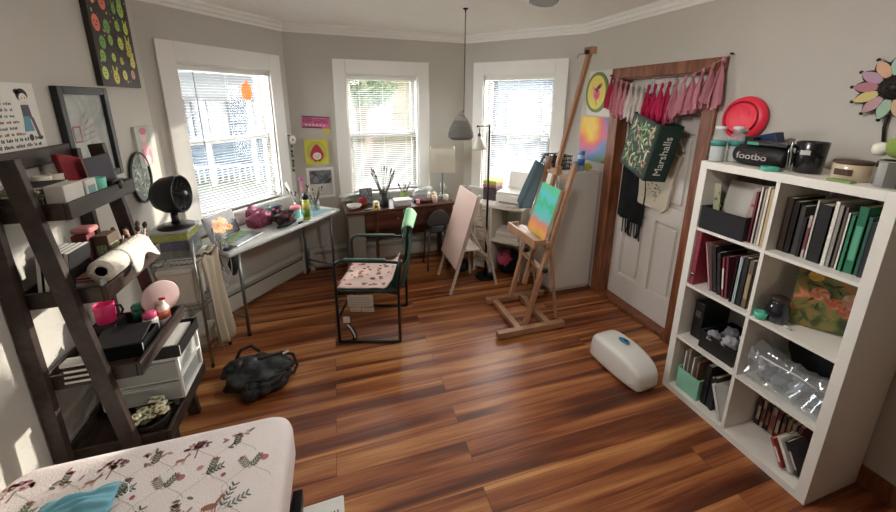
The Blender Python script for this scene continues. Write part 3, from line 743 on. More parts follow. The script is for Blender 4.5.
obj('blue_box', mb, label='dark blue box tilted behind the long black pouch', cat='box')
w = thing('travel_mug', 'big black tumbler with a pale label on the bookcase', 'tumbler', (2.06, 1.095, TZ))
obj('mug_body', MB(C('#101114', .25, coat=.4)).lathe([(.045, 0), (.05, .005), (.056, .14), (.054, .142), (.05, .135), (.044, .008), (0, .006)], (2.06, 1.095, TZ), 26), w)
mb = MB(CHROME); mb.tube([(2.005, 1.135, TZ + .006), (2.0, 1.14, TZ + .13), (2.01, 1.142, TZ + .15)], .005, 8); mb.tube([(2.012, 1.15, TZ + .006), (2.008, 1.155, TZ + .14)], .004, 8); obj('steel_handle', mb, w)
obj('paper_label', MB(C('#b9b8b4', .6)).grid(lambda u, v: (2.06 - .0545 * math.cos(-.45 + .7 * u), 1.095 + .0545 * math.sin(-.45 + .7 * u), TZ + .085 + .02 * v), 6, 1), w)
w = thing('jar_candle', 'wide cream jar candle with a brown label and lid', 'candle', (2.05, .94, TZ))
obj('candle_jar', MB(mat('cream_wax', '#c9b79c', .3, coat=.5)).lathe([(.055, 0), (.06, .004), (.061, .066), (.058, .068), (0, .066)], (2.05, .94, TZ), 28), w)
obj('candle_lid', MB(C('#4a3428', .5)).cyl((2.05, .94, TZ + .0685), .062, .012, 28), w)
obj('candle_label', MB(C('#4b2f25', .6)).grid(lambda u, v: (2.05 - .0618 * math.cos(-.5 + 1. * u), .94 + .0618 * math.sin(-.5 + 1. * u), TZ + .022 + .026 * v), 8, 1), w)
obj('green_tray', MB(C('#7c9a55', .6)).span((1.945, .885, TZ), (1.985, .965, TZ + .008), .002), label='flat green strip lying before the cream jar candle', cat='strip')
w = thing('mirrored_jar', 'silver mirrored jar at the right end of the bookcase top', 'jar', (2.0, .80, TZ))
obj('jar_body', MB(mat('mirror_silver', '#cfd1d4', .1, metal=1.)).lathe([(.045, 0), (.049, .004), (.049, .1), (.046, .104), (.043, .1), (.043, .01), (0, .008)], (2.0, .80, TZ), 10, smooth=False), w)
w = thing('plush_toy', 'green and white stuffed toy resting on the silver mirrored jar', 'toy', (2.02, .80, TZ + .105))
obj('toy_body', MB(C('#8aa04e', .9, var=.2, bump=.5)).ball((2.03, .795, TZ + .152), (.055, .058, .046), amp=.15, freq=3), w)
obj('toy_cheek', MB(C('#e2e0d2', .9)).ball((2.02, .858, TZ + .14), (.03, .028, .026), amp=.2), w)
obj('toy_stem', MB(C('#4c5a2c', .9)).ball((2.03, .8, TZ + .198), (.014, .014, .014)), w)

# red flying disc hung on the wall above
w = thing('flying_disc', 'coral red plastic flying disc on the wall above the bookcase', 'disc', (2.285, 1.575, 1.695))
M = T(2.290, 1.575, 1.69) @ RY(-PI / 2 + .08) @ Matrix.Scale(1.1, 4)
RED = mat('coral_plastic', '#f0304a', .4, var=.04)
obj('disc_shell', MB(RED, M).lathe([(0, .026), (.075, .025), (.1, .018), (.112, .004), (.115, -.008), (.11, -.008), (.106, .002), (.09, .012), (0, .02)], (0, 0, 0), 40), w)
for r in (.05, .085): obj('raised_ring', MB(RED, M).lathe([(r - .003, .0245), (r, .0262 if r < .07 else .0235), (r + .003, .0245)], (0, 0, 0), 36), w)
# ---------------------------------------------------------------- ladder shelf on the left wall
DKW = ramp_mat('dark_brown_wood', [(.3, '#241b17'), (.55, '#392b24'), (.8, '#4d3b31')], scale=3, stretch=(6, 1, 6), dist=1., rough=.45)
ld = thing('ladder_shelf', 'dark brown leaning ladder shelf with four loaded trays against the left wall', 'shelf', (-1.0, 1.84, 0))
LY = (1.60, 2.10)
def legx(z): return -1.075 + (1.58 - z) * .112
for y in LY:
    obj('front_leg', MB(DKW).beam((legx(0) , y, 0), (legx(1.58), y, 1.58), .03, .058, (1, 0, 0), .003), ld)
    obj('rear_leg', MB(DKW).beam((-1.168, y, 0), (-1.168, y, 1.56), .03, .05, (1, 0, 0), .003), ld)
    for z in (.12,): obj('side_rail', MB(DKW).beam((-1.15, y, z), (legx(z), y, z), .024, .045, (0, 0, 1), .002), ld)
obj('top_rail', MB(DKW).span((-1.185, 1.615, 1.515), (-1.165, 2.085, 1.585), .003), ld)
TRAY = [(1.355, -.95), (1.015, -.90), (.655, -.85), (.29, -.80)]
for z, xf in TRAY:
    t = obj('tray', MB(DKW).span((-1.165, 1.63, z), (xf - .0165, 2.07, z + .016), .002), ld)
    mb = MB(DKW); hz = z + .058
    mb.span((xf - .016, 1.617, z - .006), (xf, 2.083, hz), .003); obj('front_lip', mb, t)
    for y0, y1 in ((1.617, 1.629), (2.071, 2.083)): obj('side_lip', MB(DKW).span((-1.178, y0, z - .006), (xf - .0165, y1, hz), .003), t)
    obj('back_lip', MB(DKW).span((-1.178, 1.63, z + .0165), (-1.166, 2.07, hz), .002), t)
T1, T2, T3, T4 = [z + .0168 for z, _ in TRAY]

def cup(name, label, cat, x, y, z, r, h, m, r2=None, group=None, extra=None):
    r2 = r2 or r * 1.1; w = .0035
    return obj(name, MB(m).lathe([(0, 0), (r - .002, 0), (r, .003), (r2, h - .002), (r2 - w / 2, h), (r2 - w, h - .002), (r - w, .006), (0, .005)], (x, y, z), 22), label=label, cat=cat, group=group)
def cardbox(name, label, cat, a, b, m, band=None, M=None, group=None):
    """small closed carton with a lid seam, or a pack with a printed panel"""
    mb = MB(m, M); mb.span(a, b, .003)
    o = obj(name, mb, label=label, cat=cat, group=group)
    if band:
        cx, cy = (a[0] + b[0]) / 2, (a[1] + b[1]) / 2; dx, dy, dz = b[0] - a[0], b[1] - a[1], b[2] - a[2]
        mb = MB(band, M); e = .0006
        mb.span((b[0], cy - dy * .32, a[2] + dz * .25), (b[0] + e, cy + dy * .32, a[2] + dz * .75)); p1 = obj('printed_panel', mb, o)
        mb = MB(band, M); mb.span((cx - dx * .32, a[1] - e, a[2] + dz * .25), (cx + dx * .32, a[1], a[2] + dz * .75)); obj('printed_panel', mb, o)
    return o
def paper_stack(name, label, cat, x, y, z, w, d, n, cols, rz=0., t=.006, group=None):
    pass

# --- top tray
WIRE = mat('grey_bin_plastic', '#54504c', .5)
open_bin('desk_bin', 'low grey bin holding journals on the top ladder tray', 'bin', (-1.16, 1.64, T1), (-1.035, 1.80, T1 + .06), None, WIRE, .004)
for q, (dx, a, col, ds) in enumerate([(.0, .06, '#6a5f58', 'grey brown journal lying lowest in the grey bin on the top tray'), (.0, -.10, '#d3cdc4', 'cream notepad lying between the two journals in the grey bin'), (.01, .16, '#2b2a2c', 'black journal lying uppermost in the grey bin on the top tray')]):
    M = T(-1.098 + dx, 1.72, T1 + .062 + .0125 * q) @ RZ(a)
    o = obj('journal', MB(C(col, .6), M).span((-.06, -.07, 0), (.06, .07, .012), .002), label=ds, cat='journal'); obj('page_block', MB(PAGES, M).span((-.057, -.0706, .002), (.0605, .0704, .010)), o)
cardbox('white_carton', 'white squat carton at the near end of the top ladder tray', 'carton', (-1.03, 1.645, T1 + .0), (-.97, 1.755, T1 + .10), C('#d5d2ca', .6))
o = cardbox('card_pack', 'white pack of cards with a pale blue print on the top tray', 'pack', (-.996, 1.765, T1), (-.968, 1.835, T1 + .095), C('#dcd9d0', .5), C('#7aa09f', .5))
cup('mint_cup', 'mint green cup in the middle of the top ladder tray', 'cup', -.995, 1.885, T1, .03, .085, C('#6cc7b2', .4))
for q, (x, y, ds) in enumerate([(-1.14, 1.835, 'small white cup nearest the camera at the back of the top tray'), (-1.13, 1.895, 'small white cup in front of the red pouch at the back')]):
    cup('small_cup', ds, 'cup', x, y, T1, .024, .11, C('#d9d3c2', .5), .028)
cardbox('teal_box', 'dull teal box behind the white carton on the top tray', 'box', (-1.1, 1.81, T1), (-1.03, 1.86, T1 + .075), C('#39645f', .6))
w = thing('gift_pouch', 'red translucent pouch standing at the back of the top tray', 'pouch', (-1.10, 1.965, T1))
PM_ = T(-1.085, 1.95, T1 + .005) @ RZ(1.25) @ RX(-.1)
obj('pouch', MB(mat('red_gauze', '#8d1f2c', .6, var=.2), PM_).prism([(-.048, 0), (.05, 0), (.062, .06), (.066, .145), (.03, .152), (-.02, .172), (-.064, .185), (-.058, .09)], -.016, .016), w, bev=.007)
obj('pouch_seam', MB(C('#b5444e', .6), PM_).tube([(.064, -.017, .14), (.03, -.0175, .148), (-.02, -.0175, .168), (-.06, -.017, .18)], .003, 6), w)
o = obj('slate_notebook', MB(C('#4b4650', .6), T(-1.02, 1.995, T1 + .002) @ RZ(-.35) @ RX(.12)).span((-.006, -.058, 0), (.006, .058, .165), .003), label='dark slate square notebook upright at the far end of the top tray', cat='notebook')
obj('page_block', MB(PAGES, T(-1.02, 1.995, T1 + .002) @ RZ(-.35) @ RX(.12)).span((-.004, -.0585, .003), (.004, .056, .1645)), o)
w = thing('black_gadget', 'small black gadget beside the mint cup on the top tray', 'gadget', (-.985, 1.965, T1))
obj('gadget_body', MB(BLK).box((-.985, 1.965, T1 + .03), (.04, .06, .058), .008), w); obj('gadget_lens', MB(BLKM).cyl((0, 0, 0), .02, .02, M=T(-.965, 1.965, T1 + .034) @ RY(PI / 2)), w)
cup('shot_glass', 'small clear glass at the far end of the top tray', 'glass', -.99, 2.045, T1, .018, .05, CLEARG)
for q, (x, y, col, ds) in enumerate([(-.978, 2.008, '#d9d2c6', 'little cream round pot by the small clear glass')]): cup('little_pot', ds, 'pot', x, y, T1, .016, .035, C(col))

# --- second tray
for i in range(5):
    y = 1.66 + .0 * i; x = -1.125 + .021 * i
    M = T(x, 1.634, T2) @ RY(.14)
    o = obj('notebook', MB(C('#1b1b1d', .5), M).span((0, 0, .028), (.0165, .13, .185), .0015), label='black spined white notebook, %s from the wall, at the near end of the second tray' % ORD[i], cat='notebook', group='notebooks at the near end of the second tray')
    obj('page_block', MB(PAPER, M).span((.0022, -.0004, .030), (.0143, .128, .1856)), o)
mag = [('#c9c2b8', 'bottom'), ('#d7cfc6', 'second lowest'), ('#c98f94', 'third lowest'), ('#ddd8ce', 'second highest'), ('#cda2a2', 'top')]
for i, (col, pos) in enumerate(mag):
    M = T(-1.0, 1.74, T2 + .0118 + .0112 * i) @ RZ(.1 * ((i * 37) % 5 - 2) * .35)
    o = obj('magazine', MB(C(col, .4), M).span((-.065, -.075, 0), (.065, .075, .010), .001), label='%s magazine of the flat pile on the second ladder tray' % pos, cat='magazine', group='magazine pile on the second tray')
    obj('cover_print', MB(C(['#a94a55', '#8d8a86', '#e2d7d2', '#b5525c', '#8f3845'][i], .4), M).span((-.045, -.0752, .002), (.05, -.075, .008)), o)
obj('base_box', MB(C('#3b3735')).span((-1.065, 1.66, T2), (-.935, 1.82, T2 + .0112), .002), label='dark flat tray lying beneath the magazine pile', cat='tray')
for q, (y, ds) in enumerate([(1.648, 'silver stapler nearest the camera on the second tray'), (1.79, 'silver hole punch beside the paper towel roll')]):
    w = thing('desk_stapler' if q == 0 else 'hole_punch', ds, 'stapler' if q == 0 else 'punch', (-.925 + .0, y, T2 + (.0)))
    x = -.925
    obj('base', MB(STEEL).span((x - .0, y - .03 if q else y - .02, T2), (x + .0 + .008, y + .03 if q else y + .035, T2 + .02), .002), w)
    obj('arm', MB(C('#bfc0c2', .3, metal=.5)).span((x, y - .028 if q else y - .018, T2 + .021), (x + .007, y + .028 if q else y + .03, T2 + .062), .003), w)
# paper towel roll lying along the front of the tray
w = thing('paper_towel_roll', 'white paper towel roll lying along the front of the second tray', 'towel', (-.955, 1.80, 1.09))
TOW = mat('paper_towel', '#ded9cd', .9, var=.03, bump=.5, bscale=90)
M = T(-.925, 1.655, 1.121) @ RZ(.0) @ RX(-PI / 2)
mb = MB(TOW, M); mb.lathe([(.021, 0), (.046, .0), (.047, .003), (.047, .297), (.046, .30), (.021, .30), (.021, 0)], (0, 0, 0), 32); obj('roll', mb, w)
obj('cardboard_core', MB(C('#6a5644', .8), M).lathe([(.018, .001), (.0208, .001), (.0208, .299), (.018, .299), (.018, .001)], (0, 0, 0), 24), w)
def tail(u, v):
    y = 1.765 + .19 * u; a = v
    if a < .5: t = PI * .55 - a * 2 * PI * .55; return (-.925 + .0485 * math.cos(t), y, 1.121 + .0485 * math.sin(t))
    q = (a - .5) * 2; return (-.8765 + .012 * q + .004 * math.sin(u * 9), y + .03 * q * u, 1.121 - (.045 + .025 * math.sin(u * 7 + 1)) * q)
obj('loose_sheet', MB(TOW).grid(tail, 14, 14), w, solid=.0012)
o = cardbox('green_carton', 'brown carton with a green floral print on the second tray', 'carton', (-1.045, 1.862, T2), (-.99, 1.945, T2 + .17), C('#5b4a37', .6), ramp_mat('green_floral_print', [(.3, '#34492c'), (.5, '#8a9a6c'), (.7, '#c9c2a4')], scale=40))
o = cardbox('pink_carton', 'dull red carton left of the green floral carton', 'carton', (-1.105, 1.84, T2), (-1.05, 1.90, T2 + .185), C('#6f2730', .6), C('#3d2a2a'))
obj('folded_cloth', MB(C('#d98f8c', .9, bump=.4)).box((-1.075, 1.885, T2 + .2), (.07, .07, .026), .01), label='folded salmon pink cloth on top of the dull red carton', cat='cloth')
for q, (x, y, r, h, col, ds, nb) in enumerate([(-.96, 2.02, .043, .10, '#c79f95', 'dusty pink pot of make-up brushes at the end of the second tray', 5), (-1.05, 2.022, .04, .085, '#55403b', 'dark brown pot of brushes behind the dusty pink pot', 4)]):
    w = thing('brush_pot', ds, 'pot', (x, y, T2))
    obj('pot', MB(C(col, .45)).lathe([(0, 0), (r - .003, 0), (r, .004), (r * 1.05, h), (r * .95, h), (r * .9, .008), (0, .006)], (x, y, T2), 22), w)
    rnd = random.Random(q + 2)
    for b in range(nb):
        a = b * 2 * PI / nb + .4; ex, ey = math.cos(a), math.sin(a); L = rnd.uniform(.05, .085)
        p0 = V((x + ex * r * .3, y + ey * r * .3, T2 + .01)); p1 = V((x + ex * r * .85, y + ey * r * .85, T2 + h + L * .5)); p2 = p1 + (p1 - p0).normalized() * .03
        bb = obj('brush', MB(C(['#d8b7a8', '#2a2324', '#c58f8a', '#8a6a58', '#d9cbbd'][b % 5], .4)).tube([p0, p1], .0042, 6), w)
        obj('bristles', MB(C(['#3b2a2a', '#6b3a3c', '#20191b', '#caa08e', '#43302c'][b % 5], .9)).tube([p1, p1 + (p2 - p1) * .5, p2], [.006, .011, .005], 8), bb)
cup('tin_lid', 'small shiny tin on the tray lip behind the towel roll', 'tin', -1.0, 1.975, T2, .02, .03, CHROME)

# --- third tray
w = thing('letter_tray', 'black plastic letter tray of papers on the third ladder tray', 'tray', (-.99, 1.82, T3))
mb = MB(BLK); a, b = (-1.10, 1.725, T3), (-.885, 1.885, T3 + .065)
mb.span((a[0], a[1], T3), (b[0], b[1], T3 + .004)); mb.span((a[0], a[1], T3 + .004), (a[0] + .004, b[1], b[2])); mb.span((b[0] - .004, a[1], T3 + .004), (b[0], b[1], b[2]))
mb.span((a[0] + .004, a[1], T3 + .004), (b[0] - .004, a[1] + .004, b[2])); mb.span((a[0] + .004, b[1] - .004, T3 + .004), (b[0] - .004, b[1], b[2])); obj('tray_body', mb, w)
obj('white_edge', MB(C('#c9c9c6')).span((b[0], a[1], T3 + .002), (b[0] + .0012, a[1] + .006, b[2])), w)
for i, (col, ds) in enumerate([('#d9d6cc', 'white paper sheet lying lowest in the black letter tray'), ('#7d9c91', 'pale green card lying on the sheet in the black letter tray'), ('#222124', 'black folder slanting uppermost out of the black letter tray')]):
    M = T(-.99, 1.806, T3 + .006 + .014 * i + (.03 if i == 2 else 0)) @ RZ(.06 * (i - 1)) @ RX(.16 if i == 2 else 0)
    o = obj('paper_sheet' if i < 2 else 'flat_folder', MB(C(col, .7), M).span((-.09, -.07, 0), (.09, .07, .009), .001), label=ds, cat='paper' if i < 2 else 'folder')
PINKM = C('#e83a76', .35)
w = thing('pink_mug', 'hot pink mug on a small dark box on the third ladder tray', 'mug', (-1.105, 1.935, T3 + .0805))
obj('mug_body', MB(PINKM).lathe([(0, 0), (.034, 0), (.038, .004), (.039, .093), (.037, .095), (.035, .09), (.033, .008), (0, .007)], (-1.105, 1.935, T3 + .0805), 24), w)
hx, hy, hz = -1.105, 1.935, T3 + .0805
obj('mug_handle', MB(BLK).tube([(hx + .036, hy + .01, hz + .075), (hx + .056, hy + .015, hz + .07), (hx + .062, hy + .017, hz + .045), (hx + .054, hy + .015, hz + .025), (hx + .036, hy + .009, hz + .02)], .005, 8), w)
obj('dark_box', MB(C('#2b2826', .6)).span((-1.155, 1.89, T3), (-1.055, 1.985, T3 + .08), .004), label='small dark box under the hot pink mug on the third tray', cat='box')
def lid_jar(label, x, y, z, r, h, m, lid, lh=.02, cat='jar', name='lidded_jar', gr=None):
    w = thing(name, label, cat, (x, y, z), gr)
    obj('jar_body', MB(m).lathe([(0, 0), (r - .003, 0), (r, .003), (r, h * .85), (r * .82, h), (0, h)], (x, y, z), 20), w)
    obj('jar_lid', MB(lid).cyl((x, y, z + h), r * .9, lh, 20), w)
    return w
lid_jar('teal green glass jar between the pink mug and the pale disc', -1.0, 1.99, T3, .034, .1, mat('teal_glass', '#1f5a48', .15, coat=.5), C('#2d7a60', .4))
lid_jar('white jar with a rose pink lid on the third tray', -.932, 1.925, T3, .032, .075, C('#d9d6d0', .4), C('#c9527a', .4), .03)
w = thing('lotion_bottle', 'peach and white lotion bottle at the tray edge before the pale disc', 'bottle', (-.895, 2.04, T3))
x, y = -.90, 1.985
obj('bottle_body', MB(C('#ded4ca', .35)).lathe([(0, 0), (.024, 0), (.027, .004), (.027, .085), (.018, .105), (.01, .11), (0, .11)], (x, y, T3), 20, sy=1.25), w)
obj('bottle_label', MB(C('#c9684c', .5)).lathe([(.0275, .04), (.0275, .082)], (x, y, T3), 20, sy=1.25), w)
obj('bottle_cap', MB(C('#e6e1d8', .3)).cyl((x, y, T3 + .11), .013, .022), w)
obj('pump_head', MB(C('#b9322e', .4)).box((x + .006, y, T3 + .139), (.03, .014, .012), .004), w)
w = thing('round_mirror', 'pale pink round mirror back standing at the far end of the third tray', 'mirror', (-.90, 2.09, T3))
M = T(-.915, 2.02, .805) @ RZ(.75) @ RX(PI / 2 - .12)
obj('mirror_back', MB(mat('pale_pink_plastic', '#d9bdb9', .3, var=.02), M).lathe([(0, -.004), (.078, -.004), (.083, -.001), (.083, .005), (.079, .008), (0, .008)], (0, 0, 0), 40), w)
obj('mirror_glass', MB(mat('mirror_silver_2', '#d9dbdd', .05, metal=1.), M).lathe([(0, -.0046), (.074, -.0046)], (0, 0, 0), 40), w)
obj('mirror_foot', MB(C('#c8aaa6', .3)).beam((-.922, 2.027, T3 + .0), (-.918, 2.027, .73), .012, .03), w)
for i in range(3):
    M = T(-1.10, 1.615, T3 + .0) @ RZ(.0)
    o = obj('black_binder', MB(C('#17171a', .5)).span((-1.105 + .003 * i, 1.604, T3 + .0005 + .024 * i), (-.985 + .004 * i, 1.652, T3 + .022 + .024 * i), .002), label='%s of the three flat black cases at the near end of the third tray' % ['lowest', 'middle', 'topmost'][i], cat='case', group='flat black cases on the third tray')
    obj('white_edge', MB(PAPER).span((-1.10 + .003 * i, 1.6036, T3 + .006 + .024 * i), (-.99 + .004 * i, 1.604, T3 + .016 + .024 * i)), o)
obj('white_pad', MB(PAPER, T(-1.045, 1.63, T3 + .078)).span((-.06, -.024, 0), (.06, .024, .014), .002), label='white note pad on top of the three flat black cases', cat='pad')

# --- bottom tray: drawers, paper box, planter
w = thing('drawer_unit', 'translucent white two drawer unit on the lowest ladder tray', 'drawers', (-.965, 1.93, T4))
MILK = clear('milky_plastic', '#f2f3f1', .2, .2, .45, '#dfe1de')
x0, x1, y0, y1, z0 = -1.13, -.80, 1.80, 2.065, T4 + .045
mb = MB(PLAST_W)
for z in (z0, z0 + .108, z0 + .217): mb.span((x0, y0 + .006, z), (x1, y1, z + .010), .003)
for x in (x0, x1 - .01): 
    for y in (y0 + .006, y1 - .012): mb.span((x, y, z0 + .01), (x + .01, y + .012, z0 + .217))
obj('frame', mb, w)
for n in range(2):
    z = z0 + .012 + .109 * n
    mb = MB(MILK); a = (x0 + .012, y0, z); b = (x1 - .012, y1 - .014, z + .091)
    mb.span((a[0], a[1], a[2]), (b[0], a[1] + .004, b[2]), .001); mb.span((a[0], b[1], a[2]), (b[0], b[1] + .004, b[2])); mb.span((a[0], a[1] + .004, a[2]), (a[0] + .004, b[1], b[2])); mb.span((b[0] - .004, a[1] + .004, a[2]), (b[0], b[1], b[2])); mb.span((a[0] + .004, a[1] + .004, a[2]), (b[0] - .004, b[1], a[2] + .004))
    dr = obj('drawer', mb, w)
    obj('drawer_pull', MB(MILK).span((-1.03, y0 - .012, z + .075), (-.90, y0, z + .088), .003), dr)
fe = [(x, y) for x in (x0 + .02, x1 - .05) for y in (y0 + .03, y1 - .03)]
for x, y in fe: obj('foot', MB(PLAST_W).cyl((x, y, T4), .012, .0455), w)
ztop = z0 + .2275
w = thing('document_box', 'black open box of white papers on top of the translucent drawers', 'box', (-.97, 1.95, ztop))
mb = MB(BLK); a = (-1.10, 1.815, ztop); b = (-.79, 2.06, ztop + .06); q = .005
mb.span(a, (b[0], b[1], ztop + q)); mb.span((a[0], a[1], ztop + q), (a[0] + q, b[1], b[2])); mb.span((b[0] - q, a[1], ztop + q), (b[0], b[1], b[2])); mb.span((a[0] + q, a[1], ztop + q), (b[0] - q, a[1] + q, b[2])); mb.span((a[0] + q, b[1] - q, ztop + q), (b[0] - q, b[1], b[2]))
obj('box_body', mb, w)
obj('corner_edge', MB(C('#b9b9b6')).span((b[0], a[1] - .001, ztop + .003), (b[0] + .001, a[1] + .004, b[2])), w)
for i in range(3):
    M = T(-.945, 1.935, ztop + .0055 + .016 * i) @ RZ(.03 * (i - 1))
    obj('paper_pad', MB(C(['#cfcac0', '#e2dfd6', '#d6d3cb'][i], .7), M).span((-.135, -.1, 0), (.135, .1, .0155), .001), label=['lowest white paper pad inside the black document box', 'middle white paper pad inside the black document box', 'uppermost white paper pad inside the black document box'][i], cat='paper')
w = thing('flower_basket', 'dark basket of cream and green dried flowers on the lowest tray', 'basket', (-.92, 1.71, T4))
WICK = mat('dark_wicker', '#33271f', .8, var=.3, scale=60, bump=.8, bscale=90)
cx, cy = -.905, 1.710
mb = MB(WICK); mb.lathe([(0, 0), (.056, 0), (.062, .01), (.070, .05), (.074, .055), (.068, .06), (.054, .012), (0, .01)], (cx, cy, T4), 24); obj('basket_body', mb, w)
rnd = random.Random(5)
for q in range(16):
    a = rnd.uniform(0, 2 * PI); rr = .062 * rnd.random() ** .5; zz = T4 + .075 + rnd.uniform(0, .03)
    fx, fy = cx + rr * math.cos(a), cy + rr * math.sin(a)
    mb = MB(C(['#d9d3ba', '#cfc8a6', '#e6e0cf'][q % 3], .8))
    for p in range(6):
        t = p * PI / 3; mb.ball((fx + .013 * math.cos(t), fy + .013 * math.sin(t), zz), (.011, .011, .006), 8, 5)
    mb.use(C('#8a7a3c', .8)); mb.ball((fx, fy, zz + .004), (.006, .006, .005), 8, 5); obj('flower', mb, w)
mb = MB(C('#5d6a3f', .8, var=.3))
for q in range(34):
    a = rnd.uniform(0, 2 * PI); rr = .055 * rnd.random() ** .5; c = V((cx + rr * math.cos(a), cy + rr * math.sin(a), T4 + .06 + rnd.uniform(0, .035)))
    u = V((rnd.gauss(0, 1), rnd.gauss(0, 1), rnd.uniform(.1, .8))).normalized(); v = u.orthogonal().normalized() * .009
    mb.add([c, c + u * .018 + v, c + u * .045, c + u * .018 - v], [[0, 1, 2, 3]])
obj('foliage', mb, w)
# wicker box on the floor under the shelf
w = thing('wicker_box', 'dark woven lidded box on the floor beneath the ladder shelf', 'box', (-1.03, 1.8, 0))
obj('box_body', MB(WICK).span((-1.13, 1.635, .001), (-.92, 1.95, .20), .008), w); obj('box_lid', MB(WICK).span((-1.137, 1.628, .201), (-.913, 1.957, .235), .008), w)

# ---------------------------------------------------------------- chrome rack beside the desk
rk = thing('wire_rack', 'narrow chrome wire rack between the ladder shelf and white desk', 'rack', (-1.03, 2.62, 0))
RP = [(-1.165, 2.5), (-.915, 2.5), (-.865, 2.735), (-1.165, 2.735)]
for x, y in RP:
    lg = obj('leg', MB(CHROME).tube([(x, y, .02), (x, y, .92)], .009, 10), rk); obj('rubber_foot', MB(BLK).cyl((x, y, 0), .012, .022, 12), lg)
for z in (.16, .48, .80):
    mb = MB(CHROME)
    for zz in (z, z - .03): mb.tube([(x, y, zz) for x, y in RP], .0035, 6, True)
    for q in range(12):
        t = (q + .5) / 12; mb.tube([(-1.165, 2.5 + .235 * t, z + .003), (-.915 + .05 * t, 2.5 + .235 * t, z + .003)], .0018, 5)
    for q in range(9):
        t = (q + .5) / 9; x = -1.165 + .25 * t
        mb.tube([(x, 2.5, z - .03), (x + .014, 2.5, z), (x + .028, 2.5, z - .03)], .0015, 4)
    obj('wire_shelf', mb, rk)
w = thing('craft_container', 'clear tub of yellow and purple craft supplies under the black fan', 'tub', (-1.03, 2.61, .806))
zc = .8055
mb = MB(CLEARG); a = (-1.14, 2.515, zc); b = (-.93, 2.715, zc + .17); q = .003
mb.span(a, (b[0], b[1], zc + q)); mb.span((a[0], a[1], zc + q), (a[0] + q, b[1], b[2])); mb.span((b[0] - q, a[1], zc + q), (b[0], b[1], b[2])); mb.span((a[0] + q, a[1], zc + q), (b[0] - q, a[1] + q, b[2])); mb.span((a[0] + q, b[1] - q, zc + q), (b[0] - q, b[1], b[2]))
obj('tub_wall', mb, w)
obj('tub_lid', MB(C('#c9ccca', .3)).span((a[0] - .006, a[1] - .006, zc + .1705), (b[0] + .006, b[1] + .006, zc + .188), .004), w)
for z0, z1, col, ds in ((.005, .05, '#8f8a80', 'grey'), (.051, .115, '#5a3a78', 'purple'), (.116, .165, '#ded43a', 'yellow')):
    obj('craft_layer', MB(mat('craft_' + ds, col, .7, var=.5, scale=45, bump=.6, bscale=60)).span((a[0] + .005, a[1] + .005, zc + z0), (b[0] - .005, b[1] - .005, zc + z1), .006), w, label=ds + ' craft supplies')
fz = zc + .1882
fn = thing('desk_fan', 'round black desk fan on the craft tub beside the window', 'fan', (-1.02, 2.61, fz))
fx, fy = -1.015, 2.605
obj('fan_base', MB(BLK).lathe([(0, 0), (.1, 0), (.102, .004), (.097, .014), (.03, .026), (0, .027)], (fx, fy, fz), 30, sx=1.0, sy=1.0), fn)
obj('fan_neck', MB(BLK).lathe([(.026, .02), (.02, .05), (.02, .11), (0, .112)], (fx, fy, fz), 18), fn)
M = T(fx, fy, fz + .21) @ RZ(-.12) @ RY(PI / 2 - .08)      # axis towards the room
hd = obj('fan_housing', MB(BLK, M).lathe([(.0, -.10), (.05, -.098), (.085, -.075), (.112, -.03), (.118, .03), (.118, .062), (.112, .068), (.106, .06), (.108, .0), (0, -.03)], (0, 0, 0), 36), fn)
mb = MB(BLK, M)
for r in [.02 + .0105 * q for q in range(9)]: mb.tube([(r * math.cos(t * PI / 16), r * math.sin(t * PI / 16), .064 - .03 * (r / .11) ** 2 + .02) for t in range(32)], .0013, 4, True)
for q in range(16):
    t = q * PI / 8; mb.tube([(.016 * math.cos(t), .016 * math.sin(t), .085), (.108 * math.cos(t + .5), .108 * math.sin(t + .5), .058)], .0015, 4)
obj('fan_grille', mb, fn)
mb = MB(C('#232427', .4), M)
for q in range(5):
    t0 = q * 2 * PI / 5
    mb.grid(lambda u, v: ((.02 + .08 * u) * math.cos(t0 + .75 * v - .3 * u), (.02 + .08 * u) * math.sin(t0 + .75 * v - .3 * u), .02 + .03 * v), 6, 4)
obj('fan_blades', mb, fn)
obj('fan_hub', MB(STEEL, M).lathe([(0, .09), (.012, .089), (.02, .082), (.02, .07)], (0, 0, 0), 18), fn)
obj('fan_knob', MB(STEEL, M).cyl((0, 0, 0), .012, .014, 14, T(0, 0, -.112)), fn)
# things on the rack
w = thing('cream_box', 'cream storage box on the middle level of the chrome rack', 'box', (-1.03, 2.6, .4855))
obj('box_body', MB(C('#d8d0c0', .7)).span((-1.14, 2.52, .4855), (-.945, 2.70, .70), .006), w); obj('box_lid', MB(C('#e4ddcf', .7)).span((-1.146, 2.514, .7005), (-.939, 2.706, .735), .006), w)
for q in range(4):
    M = T(-1.03, 2.61, .167 + .021 * q) @ RZ(.05 * (q % 2) - .02)
    o = obj('magazine', MB(C(['#b9b6ae', '#dedbd2', '#8a8984', '#e6e3da'][q], .5), M).span((-.11, -.085, 0), (.11, .085, .0195), .002), label='%s of the flat magazines on the lowest level of the chrome rack' % ['bottom', 'second', 'third', 'top'][q], cat='magazine', group='magazines on the chrome rack')
    obj('page_block', MB(PAGES, M).span((-.108, -.0854, .003), (.1104, .0854, .0165)), o)
w = thing('draped_cloth', 'beige cloth hanging over the side of the chrome rack', 'cloth', (-.86, 2.63, .3))
BEI = thin('beige_cloth', '#c8bba4', .25, .9)
def cl(u, v):
    z = .79 - .66 * v
    y = 2.50 + .19 * u + .012 * math.sin(v * 6 + u * 3)
    x = -.895 + .048 * u + .016 * math.sin(u * 17 + v * 2) * (.3 + v) + .03 * v + .016
    return (x, y, z + .018 * math.sin(u * 9))
obj('cloth_body', MB(BEI).grid(cl, 26, 22), w, solid=.003)
